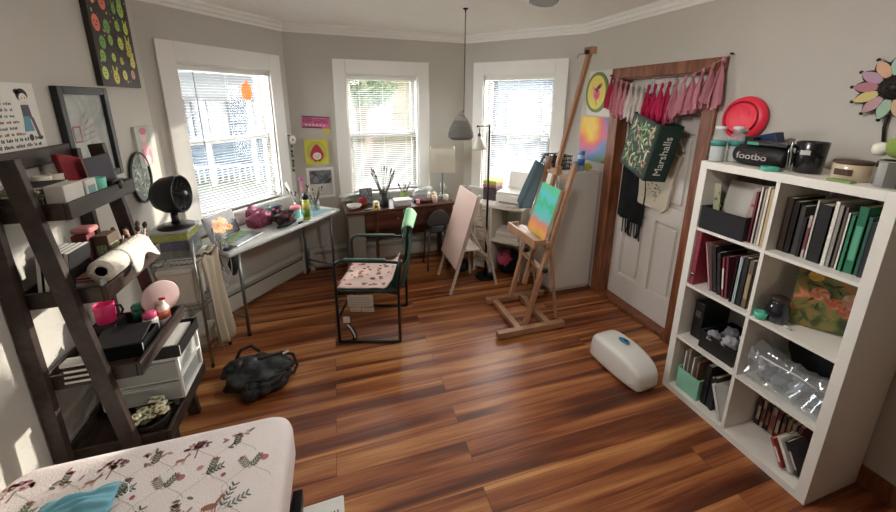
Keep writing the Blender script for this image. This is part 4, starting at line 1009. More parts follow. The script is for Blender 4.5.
obj('cloth_fold', MB(BEI).grid(lambda u, v: (-.90 + .016 * math.cos(PI * v) + .04 * u, 2.53 + .15 * u, .805 + .014 * math.sin(PI * v) + .012 * math.sin(u * 9)), 16, 8), w, solid=.003)
w = thing('cable_bundle', 'tangle of white cables hanging at the end of the white desk', 'cable', (-.84, 2.77, .6))
rnd = random.Random(21)
for q in range(6):
    x0 = -.872 + .010 * q; y0 = 2.752 + .003 * q; pts = []
    for k in range(22):
        t = k / 21; pts.append((x0 + .035 * math.sin(t * 7 + q * 1.3), y0 + .012 * math.sin(t * 5 + q), .86 - (.13 + .05 * q) * math.sin(PI * t) - .06 * t + .02 * math.sin(t * 11 + q)))
    obj('cable', MB(C('#c9c8c2' if q % 3 else '#77777a', .4)).tube(pts, .0028, 6), w)
obj('charger_plug', MB(PLAST_W).box((-.85, 2.765, .58), (.03, .02, .05), .005), w)
obj('black_pouch', MB(C('#1c1c1f', .8, bump=.3)).ball((-.80, 2.845, .585), (.032, .045, .075), 16, 11, amp=.3, sd=2), label='soft black pouch hanging behind the cables beside the desk leg', cat='pouch')
# ---------------------------------------------------------------- white folding desk under the left window
U1 = (C1 - C0).normalized(); N1 = V((U1.y, -U1.x))             # N1 points into the room
DM = Matrix(((U1.x, -N1.x, 0, -.779), (U1.y, -N1.y, 0, 2.705), (0, 0, 1, 0), (0, 0, 0, 1)))   # x along the wall, y towards the wall
DZ = .735; DL = 1.20; DD = .45
WDSK = mat('white_table_top', '#dfe2df', .35, var=.02)
dk = thing('folding_table', 'long white folding table with grey legs under the left bay window', 'table', M=DM)
mb = MB(WDSK, DM); mb.box((DL / 2, DD / 2, DZ - .0175), (DL, DD, .035), .014, seg=3); obj('tabletop', mb, dk)
mb = MB(STEEL, DM)
for x in (.10, DL - .10): 
    for y in (.045, DD - .045):
        lg = obj('leg', MB(STEEL, DM).tube([(x, y, .02), (x, y, DZ - .036)], .0125, 10), dk); obj('foot_cap', MB(BLK, DM).cyl((x, y, 0), .015, .024, 12), lg)
    obj('leg_brace', MB(STEEL, DM).tube([(x, .045, .16), (x, DD - .045, .16)], .009, 8), dk)
    obj('folding_strut', MB(STEEL, DM).tube([(x, DD / 2, DZ - .09), (x + (.28 if x < .5 else -.28), DD / 2, DZ - .04)], .007, 8), dk)
    obj('cross_bar', MB(STEEL, DM).tube([(x, .045, DZ - .09), (x, DD - .045, DZ - .09)], .008, 8), dk)
obj('table_skirt', MB(C('#b9bcba', .4), DM).box((DL / 2, DD / 2, DZ - .045), (DL - .07, DD - .07, .018), .004), dk)
DT = DZ + .0006
def onD(x, y, z=DT): return DM @ T(x, y, z)
# laptop
lp = thing('laptop', 'open laptop with an orange flower wallpaper on the white table', 'laptop', M=onD(.17, .125) @ RZ(.25))
LM = onD(.17, .125) @ RZ(.25)
SILV = mat('silver_aluminium', '#b3b5b8', .3, metal=.8, var=.03)
obj('laptop_base', MB(SILV, LM).box((.06, .035, .007), (.30, .20, .012), .005), lp)
mb = MB(C('#3a3b40', .5), LM)
for r_ in range(5):
    for c_ in range(13): mb.box((-.075 + .0225 * c_, .105 - .021 * r_, .0137), (.019, .0175, .0015))
obj('keyboard', mb, lp)
mb = MB(ramp_mat('keyboard_cover', [(.25, '#3f8a4c'), (.42, '#a9b84a'), (.55, '#4a9a9a'), (.68, '#8a5aa0'), (.8, '#c06a8a')], scale=7), LM)
mb.box((.06, .065, .0152), (.29, .108, .001)); obj('keyboard_cover', mb, lp)
obj('trackpad', MB(C('#9fa1a4', .3), LM).box((.06, -.03, .0135), (.1, .05, .0012)), lp)
SM = LM @ T(.06, .135, .014) @ RX(-.30)
sc_ = obj('screen_lid', MB(SILV, SM).box((0, .004, .10), (.30, .007, .20), .003), lp)
obj('bezel', MB(BLK, SM).box((0, -.0002, .10), (.292, .0016, .192)), sc_)
mb = MB(mat('lit_wallpaper', '#6a6468', .5, var=.3, scale=9, emit=.16), SM); mb.span((-.138, -.0016, .015), (.138, -.0011, .19)); 
rnd = random.Random(9); em = [mat('lit_petal_%d' % q, c, .5, var=.15, emit=.36) for q, c in enumerate(['#e88a2a', '#f0a648', '#e06a24', '#f3c27a', '#d9a36a'])]
for q in range(16):
    px, pz = rnd.uniform(-.08, .08), rnd.uniform(.055, .15)
    for k_ in range(6):
        mb.use(em[(q + k_ // 3) % 5]); t = k_ * PI / 3; mb.disc((px + .016 * math.cos(t), -.0018 - .00004 * (q * 6 + k_), pz + .016 * math.sin(t)), .012, .008, rot=t, seg=10)
mb.use(mat('lit_dock', '#8aa24a', .4, emit=.15)); mb.span((-.06, -.006, .018), (.06, -.0059, .027)); obj('screen', mb, sc_)
# the rest of the desk
w = thing('computer_mouse', 'small black mouse at the front corner of the white table', 'mouse', M=onD(.05, .055) )
MM = onD(.045, .06) @ RZ(.3)
obj('mouse_shell', MB(C('#222326', .35), MM).ball((0, 0, .013), (.045, .026, .014), 18, 10), w); obj('mouse_buttons', MB(C('#3a3b3f', .3), MM).ball((.022, 0, .0165), (.021, .02, .012), 14, 8), w)
w = thing('cosmetic_bag', 'crumpled magenta and black patterned bag on the white table', 'bag', M=onD(.56, .24))
MAG = ramp_mat('magenta_print', [(.3, '#2a1a20'), (.42, '#8a3558'), (.55, '#a2506f'), (.68, '#5a2438'), (.8, '#b9788e')], scale=14, dist=1.5, rough=.6)
obj('bag_body', MB(MAG, onD(.50, .27)).ball((0, 0, .068), (.11, .075, .075), 26, 16, amp=.45, freq=2.4, sd=1), w)
obj('bag_flap', MB(MAG, onD(.50, .30) @ RZ(.3) @ RX(-.15)).ball((0, .02, .10), (.07, .03, .085), 22, 14, amp=.35, freq=2.2, sd=7), w)
w = thing('folded_garment', 'heap of black and rose patterned cloth beside the magenta bag', 'cloth', M=onD(.62, .15))
GAR = ramp_mat('dark_rose_print', [(.35, '#1a1718'), (.5, '#3a2a2e'), (.62, '#8a5462'), (.72, '#241d20')], scale=16, dist=1.8, rough=.8)
obj('garment_heap', MB(GAR, onD(.635, .135)).ball((0, 0, .06), (.09, .075, .06), 26, 16, amp=.6, freq=2.6, sd=3), w)
obj('garment_hem', MB(C('#1b1a1c', .8), onD(.60, .075) @ RZ(.15)).ball((0, 0, .022), (.115, .032, .018), 20, 10, amp=.4, freq=3), w)
o = obj('eraser_block', MB(C('#2a2a2c', .5), onD(.70, .022) @ RZ(.1)).box((0, 0, .008), (.05, .02, .015), .003), label='small black eraser at the table edge before the cloth heap', cat='eraser')
def tub(name, label, cat, x, y, r, h, m, lidm=None, lid=.02):
    w = thing(name, label, cat, M=onD(x, y)); M = onD(x, y)
    obj('tub_body', MB(m, M).lathe([(0, 0), (r - .003, 0), (r, .003), (r * 1.04, h), (0, h)], (0, 0, 0), 22), w)
    if lidm: obj('tub_lid', MB(lidm, M).cyl((0, 0, h), r * 1.07, lid, 22), w)
    return w
tub('yarn_tub', 'aqua tub with a salmon pink lid behind the spray bottle', 'tub', .815, .19, .043, .075, C('#79c3c4', .5), C('#e07a86', .5), .03)
w = tub('flower_tin', 'dark teal tin printed with pink flowers at the back of the table', 'tin', .72, .33, .05, .12, C('#143238', .5))
for q in range(7):
    t = -PI + q * .55; z = .03 + .06 * ((q * 3) % 4) / 3
    obj('flower_print', MB(C('#d86a8c', .5), onD(.72, .33)).ball((.051 * math.cos(t), .051 * math.sin(t), z + .01), (.014, .014, .013), 8, 6), w)
obj('teal_cloth', MB(C('#4aa79f', .8), onD(.66, .36)).ball((0, 0, .055), (.06, .045, .055), 18, 12, amp=.4, sd=5), label='teal cloth bunched left of the flower tin', cat='cloth')
w = thing('spray_bottle', 'lime green bottle with a black cap at the front of the table', 'bottle', M=onD(.80, .045)); M = onD(.80, .045) @ Matrix.Scale(1.12, 4)
obj('bottle_body', MB(mat('lime_bottle', '#a9c23a', .3, coat=.3), M).lathe([(0, 0), (.024, 0), (.027, .004), (.027, .155), (.022, .17), (0, .17)], (0, 0, 0), 22), w)
obj('bottle_label', MB(C('#d8d06a', .5), M).lathe([(.0274, .085), (.0274, .15)], (0, 0, 0), 22), w); obj('bottle_label', MB(C('#5f8a2c', .5), M).lathe([(.0274, .03), (.0274, .08)], (0, 0, 0), 22), w)
obj('bottle_cap', MB(BLK, M).lathe([(.023, .17), (.023, .205), (.014, .215), (.012, .225), (0, .226)], (0, 0, 0), 18), w)
o = obj('blue_sheet', MB(C('#9fc3d6', .6), onD(1.0, .19) @ RZ(.06)).box((0, 0, .0015), (.24, .28, .002)), label='pale blue paper sheet on the far end of the white table', cat='paper')
def brush_cup(x, y, r, h, m, label, n, cols, L=(.1, .16), sd=0, M0=None, spread=.9, brist=True):
    M = (M0 or onD(x, y)); w = thing('brush_jar', label, 'jar', M=M)
    obj('jar', MB(m, M).lathe([(0, 0), (r - .002, 0), (r, .003), (r, h), (r - .003, h), (r - .003, .006), (0, .005)], (0, 0, 0), 20), w)
    rnd = random.Random(sd)
    for b in range(n):
        a = rnd.uniform(0, 2 * PI); q = r * spread; l = rnd.uniform(*L)
        p0 = V((math.cos(a + 2.6) * r * .5, math.sin(a + 2.6) * r * .5, .009)); p1 = V((math.cos(a) * q * .8, math.sin(a) * q * .8, h))
        d = (p1 - p0).normalized(); p2 = p1 + d * l * .8; p3 = p1 + d * l
        col = cols[b % len(cols)]
        bb = obj('brush', MB(C(col, .4), M).tube([p0, p1, p2], [.003, .0042, .0034], 6), w)
        if brist:
            obj('ferrule', MB(STEEL, M).tube([p2, p2 + d * .018], .0045, 6), bb); obj('bristles', MB(C(['#3a2c25', '#1d1918', '#8a6a4a', '#c9b08a'][b % 4], .9), M).tube([p2 + d * .018, p3 + d * .012, p3 + d * .03], [.0045, .0075, .002], 6), bb)
    return w
brush_cup(.925, .25, .048, .12, CLEARG, 'clear glass jar of pale brushes on the far end of the table', 14, ['#c9c3b6', '#a39a8c', '#d9d5cc', '#8a7f74'], (.06, .13), 2)
brush_cup(1.055, .18, .042, .115, CLEARG, 'clear glass jar of dark brushes right of the pale brushes', 13, ['#5a4a44', '#8a3f4a', '#3c3634', '#9a948a'], (.06, .13), 5)
w = thing('wine_glass', 'small stemmed glass near the front edge of the white table', 'glass', M=onD(.93, .09)); M = onD(.93, .09)
obj('bowl', MB(CLEARG, M).lathe([(.004, .045), (.022, .06), (.026, .08), (.022, .1)], (0, 0, 0), 18), w); obj('stem', MB(CLEARG, M).lathe([(.022, 0), (.02, .003), (.004, .006), (.004, .045)], (0, 0, 0), 14), w)
w = thing('rolled_poster', 'white rolled paper tube leaning in the corner behind the brush jars', 'roll', M=onD(1.0, .36)); M = onD(.98, .40)
obj('paper_tube', MB(PAPER, M).tube([(.08, -.02, .0), (-.02, .02, .27)], .016, 14), w)
w = thing('pink_wand', 'pink plastic tube leaning by the framed photograph in the corner', 'tube', M=onD(1.09, .385))
obj('tube_body', MB(C('#d58ab0', .4), onD(1.09, .385)).tube([(0, -.02, .0), (.03, .012, .26)], .014, 12), w); obj('tube_cap', MB(C('#c2559a', .4), onD(1.09, .385)).ball((.031, .013, .275), (.02, .02, .022)), w)

# ---------------------------------------------------------------- brown desk before the middle window
U2 = (C2 - C1).normalized()
BM = Matrix(((U2.x, -U2.y, 0, .03), (U2.y, U2.x, 0, 3.44), (0, 0, 1, 0), (0, 0, 0, 1)))
DKB = ramp_mat('red_brown_desk_wood', [(.3, '#3a1f17'), (.55, '#56301f'), (.8, '#6d4230')], scale=2.5, stretch=(.8, 6, 6), dist=1., rough=.35)
bd = thing('wooden_desk', 'dark red brown desk crowded with painting things under the middle window', 'desk', M=BM)
BL, BD, BZ = 1.13, .44, .735
obj('desktop', MB(DKB, BM).box((BL / 2, BD / 2, BZ - .0125), (BL, BD, .025), .003), bd)
GREYW = mat('grey_washed_panel', '#8a867d', .6, var=.1, scale=4)
obj('apron', MB(DKB, BM).span((.19, .02, BZ - .20), (BL - .03, .035, BZ - .0255), .002), bd)
dr = obj('drawer', MB(DKB, BM).span((.30, .012, BZ - .17), (.72, .0195, BZ - .04), .002), bd); obj('knob', MB(STEEL, BM).ball((.51, .003, BZ - .105), (.011, .011, .011)), dr)
dr = obj('drawer', MB(DKB, BM).span((.75, .012, BZ - .17), (1.07, .0195, BZ - .04), .002), bd); obj('knob', MB(STEEL, BM).ball((.90, .003, BZ - .105), (.011, .011, .011)), dr)
cb = obj('side_cabinet', MB(GREYW, BM).span((.025, .04, .0), (.185, BD - .05, BZ - .0255), .002), bd)
obj('cabinet_door', MB(GREYW, BM).span((.035, .03, .05), (.175, .039, BZ - .05), .003), cb)
for y in (.05, BD - .05): obj('leg', MB(DKB, BM).box((BL - .04, y, (BZ - .025) / 2), (.045, .045, BZ - .0255), .003), bd)
obj('leg', MB(DKB, BM).box((.30, .05, (BZ - .2) / 2), (.03, .03, BZ - .2005), .003), bd)
obj('back_panel', MB(DKB, BM).span((.19, BD - .05, .30), (BL - .07, BD - .038, BZ - .0255)), bd)
BT = BZ + .0006
def onB(x, y, z=BT): return BM @ T(x, y, z)
BLKC = C('#1b1d1e', .35)
brush_cup(0, 0, .048, .15, BLKC, 'tall black cup bristling with paint brushes before the middle window', 14, ['#2a2524', '#6b5a4c', '#1d1b1b', '#8a8178', '#3d2f2a'], (.14, .24), 8, onB(.40, .13), 1.0)
brush_cup(0, 0, .036, .10, C('#8fae4a', .5), 'lime green cup of pens and brushes right of the black cup', 7, ['#4a3a5a', '#5a6a3a', '#7a5a4a', '#2c2c30'], (.06, .12), 4, onB(.64, .25))
w = thing('photo_stand', 'small grey framed photo propped on the brown desk', 'frame', M=onB(.24, .24)); M = onB(.24, .24) @ RZ(.1) @ RX(-.14)
obj('frame_border', MB(C('#6f7274', .4), M).box((0, .004, .085), (.13, .01, .17), .003), w); obj('photo_print', MB(ramp_mat('grey_photo', [(.3, '#4a4d50'), (.5, '#8a9096'), (.7, '#c9cccd')], scale=12), M).box((0, -.0016, .085), (.106, .001, .146)), w)
obj('frame_foot', MB(C('#6f7274', .4), onB(.24, .24)).beam((0, .03, .0), (0, .012, .09), .02, .005), w)
w = thing('paint_jar', 'yellow paint jar with a black round mark on the brown desk', 'jar', M=onB(.30, .04)); M = onB(.30, .045)
obj('jar_body', MB(C('#d9c24e', .4), M).lathe([(0, 0), (.026, 0), (.029, .003), (.029, .06), (0, .062)], (0, 0, 0), 20), w); obj('jar_lid', MB(C('#e6e3d9', .4), M).cyl((0, 0, .062), .027, .018, 20), w)
mb = MB(C('#1d1b1a', .5), M)
mb.grid(lambda u, v: (.0293 * math.sin(-.5 + u), -.0293 * math.cos(-.5 + u), .02 + .026 * v), 6, 1); obj('round_mark', mb, w)
w = thing('palette_bowl', 'white mixing bowl with a red rag at the left of the brown desk', 'bowl', M=onB(.12, .10)); M = onB(.10, .12)
obj('bowl', MB(C('#dedcd4', .35), M).lathe([(0, .004), (.03, 0), (.06, .02), (.075, .045), (.07, .046), (.05, .02), (0, .012)], (0, 0, 0), 24), w)
obj('red_rag', MB(C('#9a3a36', .8, var=.3), onB(.19, .2)).ball((0, 0, .045), (.055, .045, .045), 18, 12, amp=.5, sd=2), label='crumpled red rag behind the white mixing bowl', cat='rag')
obj('steel_spatula', MB(STEEL, onB(.12, .3)).tube([(-.09, 0, .075), (.0, 0, .085), (.08, .01, .1)], [.012, .014, .02], 8), label='steel scraper lying across the back of the left desk end', cat='scraper')
obj('green_rag', MB(C('#8fa084', .8), onB(.16, .33)).ball((0, 0, .05), (.07, .03, .05), 18, 12, amp=.4, sd=6), label='pale green cloth behind the crumpled red rag', cat='cloth')
o = obj('phone', MB(BLK, onB(.22, .045) @ RZ(.2)).box((0, 0, .005), (.075, .04, .009), .004), label='small black phone lying at the edge of the brown desk', cat='phone'); obj('phone_screen', MB(C('#c9cdd2', .15), onB(.22, .045) @ RZ(.2)).box((0, 0, .0099), (.066, .034, .0006)), o)
w = thing('takeaway_box', 'white lidded plastic box in the middle of the brown desk', 'box', M=onB(.58, .09)); M = onB(.58, .10)
obj('box_base', MB(C('#dcdcd6', .4), M).box((0, 0, .025), (.17, .11, .05), .012), w); obj('box_lid', MB(C('#efefe9', .35), M).box((0, 0, .0595), (.18, .12, .018), .007), w)
w = thing('cake_dome', 'clear domed container over a red dish on the brown desk', 'dome', M=onB(.82, .20)); M = onB(.82, .2)
obj('red_base', MB(C('#7a2a30', .4), M).lathe([(0, 0), (.07, 0), (.11, .022), (.105, .026), (0, .02)], (0, 0, 0), 28), w); obj('dome', MB(CLEARP, M).lathe([(.1, .027), (.1, .085), (.085, .115), (.05, .13), (0, .133)], (0, 0, 0), 28), w); obj('dome_knob', MB(CLEARP, M).ball((0, 0, .142), (.012, .012, .012)), w)
tl = thing('table_lamp', 'table lamp with a square white shade on the brown desk', 'lamp', M=onB(1.09, .29)); M = onB(1.09, .29) @ RZ(-.35)
obj('lamp_base', MB(CLEARG, M).lathe([(.05, 0), (.052, .01), (.02, .02), (.032, .06), (.036, .11), (.02, .16), (.012, .17)], (0, 0, 0), 22), tl)
obj('lamp_stem', MB(BLK, M).tube([(0, 0, .02), (0, 0, .34)], .006, 8), tl)
obj('lamp_switch', MB(BLK, M).lathe([(.014, .27), (.017, .28), (.014, .31), (.006, .315)], (0, 0, 0), 14), tl)
SHD = thin('lamp_shade_linen', '#ece8de', .5, .8)
mb = MB(SHD, M); q = .135
for a, b in (((-q, -q), (q, -q)), ((q, -q), (q, q)), ((q, q), (-q, q)), ((-q, q), (-q, -q))):
    mb.add([(a[0], a[1], .295), (b[0], b[1], .295), (b[0] * .97, b[1] * .97, .555), (a[0] * .97, a[1] * .97, .555)], [[0, 1, 2, 3]])
obj('lamp_shade', mb, tl, solid=.003)
mb = MB(STEEL, M); mb.tube([(-.118, 0, .54), (.118, 0, .54)], .002, 5); mb.tube([(0, 0, .32), (0, 0, .54)], .003, 6); obj('shade_harp', mb, tl)
for q, (x, y, r, h, m, ds) in enumerate([(.93, .09, .026, .075, C('#d8bfae', .4), 'small peach pot at the right of the takeaway box'), (1.0, .16, .022, .09, CLEARG, 'small clear tumbler before the square white lamp shade'), (1.07, .13, .028, .06, C('#d9d2c4', .4), 'small cream pot at the right end of the brown desk'), (.74, .08, .02, .05, C('#d99aa0', .4), 'tiny pink pot right of the white lidded box')]):
    w = tub('small_pot', ds, 'pot', 0, 0, r, h, m); w.matrix_basis = onB(x, y)
obj('cream_rag', MB(C('#d5c6ac', .8), onB(.94, .2)).ball((0, 0, .04), (.055, .04, .04), 18, 12, amp=.5, sd=9), label='cream cloth crumpled before the table lamp', cat='cloth')

# ---------------------------------------------------------------- white shelf desk with printer by the right bay window
U3 = (C3 - C2).normalized(); N3 = V((U3.y, -U3.x))               # into the room
PM = Matrix(((U3.x, -N3.x, 0, C2.x + U3.x * .42 + N3.x * .55), (U3.y, -N3.y, 0, C2.y + U3.y * .42 + N3.y * .55), (0, 0, 1, 0), (0, 0, 0, 1)))
PL, PD, PZ = .53, .5, .755
pd = thing('printer_stand', 'white open shelf stand carrying the printer by the right bay window', 'stand', M=PM)
obj('stand_top', MB(SHW, PM).box((PL / 2, PD / 2, PZ - .0125), (PL, PD, .025), .002), pd)
for x in (.0125, .19, PL - .0125): obj('side_panel', MB(SHW, PM).box((x, PD / 2, (PZ - .025) / 2), (.02, PD - .01, PZ - .0255)), pd)
obj('shelf', MB(SHW, PM).box((.36, PD / 2, .38), (.318, PD - .02, .018)), pd)
obj('back_panel', MB(SHW, PM).span((.2, PD - .02, .02), (PL - .03, PD - .012, PZ - .03)), pd)
for q in range(6):
    dr = obj('drawer', MB(C('#d9d5c8', .45), PM).span((.03, -.006 + .0, .06 + .112 * q), (.172, PD - .05, .06 + .112 * q + .1), .004), pd); obj('drawer_pull', MB(C('#a9a69c', .4), PM).span((.07, -.014, .06 + .112 * q + .07), (.132, -.0065, .06 + .112 * q + .082), .002), dr)
def onP(x, y, z): return PM @ T(x, y, z)
pr_ = thing('printer', 'white inkjet printer with an upright paper tray on the white stand', 'printer', M=onP(.34, .2, PZ + .0006)); M = onP(.355, .2, PZ + .0006)
PWH = C('#e9e8e3', .35)
obj('printer_body', MB(PWH, M).box((0, 0, .055), (.30, .26, .11), .014), pr_); obj('scanner_lid', MB(PWH, M).box((0, .005, .123), (.29, .24, .024), .008), pr_)
mb = MB(PWH, M @ T(0, .12, .13) @ RX(-.25)); mb.box((0, 0, .09), (.22, .012, .18), .006); obj('paper_tray', mb, pr_)
obj('paper_in_tray', MB(PAPER, M @ T(0, .108, .13) @ RX(-.25)).box((0, 0, .085), (.19, .004, .165)), pr_)
obj('output_slot', MB(C('#8c8c88', .5), M).box((0, -.1305, .03), (.22, .004, .022)), pr_)
obj('output_tray', MB(PWH, M).box((0, -.155, .012), (.2, .055, .008), .003), pr_)
for q in range(3): obj('paper_pad', MB(C(['#dedbd3', '#cfcbc2', '#e6e4dd'][q], .6), onP(.35, .17, .3895 + .03 * q) @ RZ(.04 * q)).box((0, 0, .014), (.25, .22, .028), .003), label='%s white paper ream on the shelf under the printer' % ['bottom', 'middle', 'top'][q], cat='paper')
obj('tissue_box', MB(C('#d9cfc4', .6), onP(.42, .1, .481)).box((0, 0, .035), (.1, .1, .07), .004), label='small beige box on the paper reams under the printer', cat='box')
w = thing('fabric_basket', 'yellow green topped dark basket at the left of the printer stand top', 'basket', M=onP(.09, .27, PZ + .0006)); M = onP(.09, .27, PZ + .0006)
obj('basket_body', MB(C('#3a2f35', .8, bump=.4), M).box((0, 0, .07), (.15, .2, .14), .012), w); obj('basket_band', MB(C('#a8566c', .7), M).box((0, 0, .155), (.155, .205, .028), .006), w); obj('basket_lid', MB(C('#a3b03c', .7), M).box((0, 0, .192), (.155, .205, .044), .01), w)
w = thing('round_tote', 'pink and black round bag on the floor beneath the printer shelf', 'bag', M=onP(.36, .14, 0)); M = onP(.355, .16, 0)
obj('bag_body', MB(C('#201d22', .7, bump=.4), M).ball((0, 0, .13), (.135, .12, .128), 22, 14, amp=.2), w); obj('pink_front', MB(C('#d05a7c', .7), M).ball((-.02, -.07, .17), (.085, .06, .085), 20, 12, amp=.3, sd=3), w)
obj('bag_handle', MB(C('#201d22', .7), M).tube([(-.06, -.11, .22), (-.03, -.135, .285), (.04, -.13, .28), (.06, -.11, .22)], .007, 8), w)
w = thing('duffel_bag', 'black bag slumped on the floor behind the floor lamp', 'bag', (1.19, 3.42, 0))
obj('bag_body', MB(C('#17171a', .7, bump=.4)).ball((1.19, 3.42, .07), (.085, .10, .075), 22, 14, amp=.35, sd=5), w); obj('bag_strap', MB(C('#101012', .6)).tube([(1.14, 3.36, .10), (1.15, 3.38, .17), (1.22, 3.42, .175), (1.25, 3.47, .1)], .009, 8), w)

# ---------------------------------------------------------------- white cabinet in the corner by the door
w = thing('white_cabinet', 'plain white cabinet in the corner left of the door', 'cabinet', (2.07, 2.9, 0))
CT = 1.165
obj('cabinet_body', MB(mat('white_cabinet_paint', '#d2cec5', .5, var=.02)).span((1.86, 2.725, .03), (2.285, 3.08, CT - .02), .002), w); obj('cabinet_top', MB(mat('white_cabinet_paint2', '#d8d4cb', .5, var=.02)).span((1.852, 2.717, CT - .0195), (2.29, 3.085, CT), .003), w)
obj('cabinet_plinth', MB(C('#b9b5ab', .5)).span((1.87, 2.735, 0), (2.28, 3.07, .0295)), w)
obj('cabinet_door', MB(mat('white_cabinet_paint3', '#d2cec5', .5, var=.02)).span((1.842, 2.74, .05), (1.8595, 3.07, CT - .04), .003), w)
wb = thing('wire_basket', 'black openwork basket of odds and ends on the white cabinet', 'basket', (1.98, 2.95, CT))
x0, x1, y0, y1 = 1.87, 2.07, 2.86, 3.06; mb = MB(BLKM)
for z in (.004, .045, .085, .125): mb.tube([(x0, y0, CT + z), (x1, y0, CT + z), (x1, y1, CT + z), (x0, y1, CT + z)], .004 if z < .1 else .006, 6, True)
obj('basket_ring', mb, wb); mb = MB(BLKM)
for q in range(11):
    t = q / 10
    for p0 in ((x0 + (x1 - x0) * t, y0), (x0 + (x1 - x0) * t, y1), (x0, y0 + (y1 - y0) * t), (x1, y0 + (y1 - y0) * t)): mb.tube([(p0[0], p0[1], CT + .004), (p0[0], p0[1], CT + .125)], .0025, 5)
obj('basket_wires', mb, wb)
obj('basket_base', MB(BLKM).span((x0, y0, CT + .0005), (x1, y1, CT + .006)), wb)
for q, (x, y, r, h, col, ds) in enumerate([(1.92, 2.92, .025, .14, '#26262a', 'dark bottle standing at the left in the black basket'), (1.98, 2.94, .022, .155, '#6a5560', 'plum bottle standing in the middle of the black basket'), (2.03, 2.92, .022, .13, '#c9c2b4', 'cream bottle standing at the right in the black basket')]):
    b_ = thing('small_bottle', ds, 'bottle', (x, y, CT + .007)); obj('bottle_body', MB(C(col, .35)).lathe([(0, 0), (r, 0), (r, h * .75), (r * .5, h * .85), (0, h * .85)], (x, y, CT + .007), 16), b_); obj('bottle_cap', MB(BLK).cyl((x, y, CT + .007 + h * .85), r * .5, h * .15, 14), b_)
w = thing('blue_spray', 'blue and white spray can beside the black basket', 'can', (2.10, 2.80, CT)); x, y = 2.12, 2.79
obj('can_body', MB(C('#8fa9c4', .35)).lathe([(0, 0), (.03, 0), (.032, .003), (.032, .13), (.025, .145), (0, .145)], (x, y, CT), 22), w); obj('can_band', MB(C('#2f5f9a', .4)).lathe([(.0324, .05), (.0324, .11)], (x, y, CT), 22), w); obj('can_cap', MB(C('#4a7cb4', .35)).cyl((x, y, CT + .145), .026, .035, 18), w)
w = thing('dark_bottle', 'grey bottle with a pump in front of the blue spray can', 'bottle', (2.04, 2.76, CT)); x, y = 2.045, 2.765
obj('bottle_body', MB(C('#6f7884', .3)).lathe([(0, 0), (.024, 0), (.026, .003), (.026, .08), (.01, .095), (0, .095)], (x, y, CT), 18), w); obj('bottle_pump', MB(C('#c9cbd0', .3)).tube([(x, y, CT + .095), (x, y, CT + .125), (x - .025, y, CT + .125)], .005, 8), w)
w = thing('tennis_ball', 'yellow green tennis ball sitting at the front of the white cabinet', 'ball', (2.18, 2.78, CT)); 
obj('ball_felt', MB(C('#b3ae45', .9, bump=.5, bscale=300)).ball((2.185, 2.775, CT + .036), .036, 20, 14), w); obj('ball_seam', MB(C('#dcd8a8', .8)).tube([(2.185 + .0365 * math.cos(t * PI / 12) , 2.775 + .0365 * math.sin(t * PI / 12) * .8, CT + .036 + .0365 * .6 * math.sin(t * PI / 12)) for t in range(24)], .0016, 5, True), w)

# ---------------------------------------------------------------- floor lamp
w = thing('floor_lamp', 'slim black floor lamp with a hanging white glass shade', 'lamp', (1.385, 3.2, 0)); x, y = 1.385, 3.2
obj('lamp_base', MB(BLKM).lathe([(0, 0), (.10, 0), (.102, .004), (.1, .014), (.02, .02), (0, .02)], (x, y, 0), 30), w)
obj('lamp_pole', MB(BLKM).tube([(x, y, .018), (x, y, 1.565)], .011, 12), w)
ar = obj('lamp_arm', MB(C('#a08a5c', .3, metal=.7)).tube([(x, y, 1.553), (x - .115, y + .01, 1.55)], .006, 8), w); obj('arm_knob', MB(BLK).ball((x - .118, y + .01, 1.55), (.011, .011, .011)), ar)
sx_, sy_ = x - .10, y + .009
obj('lamp_socket', MB(BLK).lathe([(.003, .03), (.005, .06), (.005, .1)], (sx_, sy_, 1.45), 10).lathe([(.016, 0), (.019, .01), (.014, .04), (.004, .05)], (sx_, sy_, 1.44), 16), w)
obj('glass_shade', MB(thin('frosted_white_glass', '#eceae2', .5, .25)).lathe([(.018, .125), (.024, .12), (.045, .06), (.062, .015), (.06, .002), (.054, 0)], (sx_, sy_, 1.33), 28), w, solid=.003)
obj('lamp_bulb', MB(C('#f2eee2', .3)).lathe([(.012, .08), (.02, .06), (.024, .04), (.018, .022), (0, .016)], (sx_, sy_, 1.35), 16), w)

# ---------------------------------------------------------------- small A-frame easel with a pinkish board
LTW = ramp_mat('pale_easel_wood', [(.3, '#b5aa9c'), (.55, '#c9c0b3'), (.8, '#d6cfc4')], scale=4, stretch=(4, 4, .8), dist=.8, rough=.5)
ke = thing('small_easel', 'small whitish A-frame easel with a pinkish board before the brown desk', 'easel', (1.15, 3.18, 0))
AP = (1.215, .93)
for y in (2.955, 3.385):
    obj('front_leg', MB(LTW).beam((.93, y, 0), (1.205, y, .95), .026, .020, (0, 1, 0), .003), ke)
for y, xf in ((3.02, 1.43), (3.335, 1.265)): obj('back_leg', MB(LTW).beam((xf, y, 0), (1.232, y, .84), .024, .018, (0, 1, 0), .003), ke)
obj('back_rail', MB(LTW).beam((1.36, 3.02, .30), (1.255, 3.335, .30), .028, .018, (0, 0, 1), .002), ke)
obj('cross_brace', MB(LTW).beam((1.40, 3.03, .13), (1.25, 3.325, .50), .024, .012, (0, 0, 1), .002), ke)
obj('hinge_rail', MB(LTW).beam((1.222, 2.97, .855), (1.222, 3.375, .855), .02, .03, (0, 0, 1), .002), ke)
obj('tray', MB(C('#e3e0d8', .5)).span((1.075, 3.03, .385), (1.25, 3.325, .398), .003), ke)
BDM = Matrix.Translation((.985, 3.17, .275)) @ RY(.283)
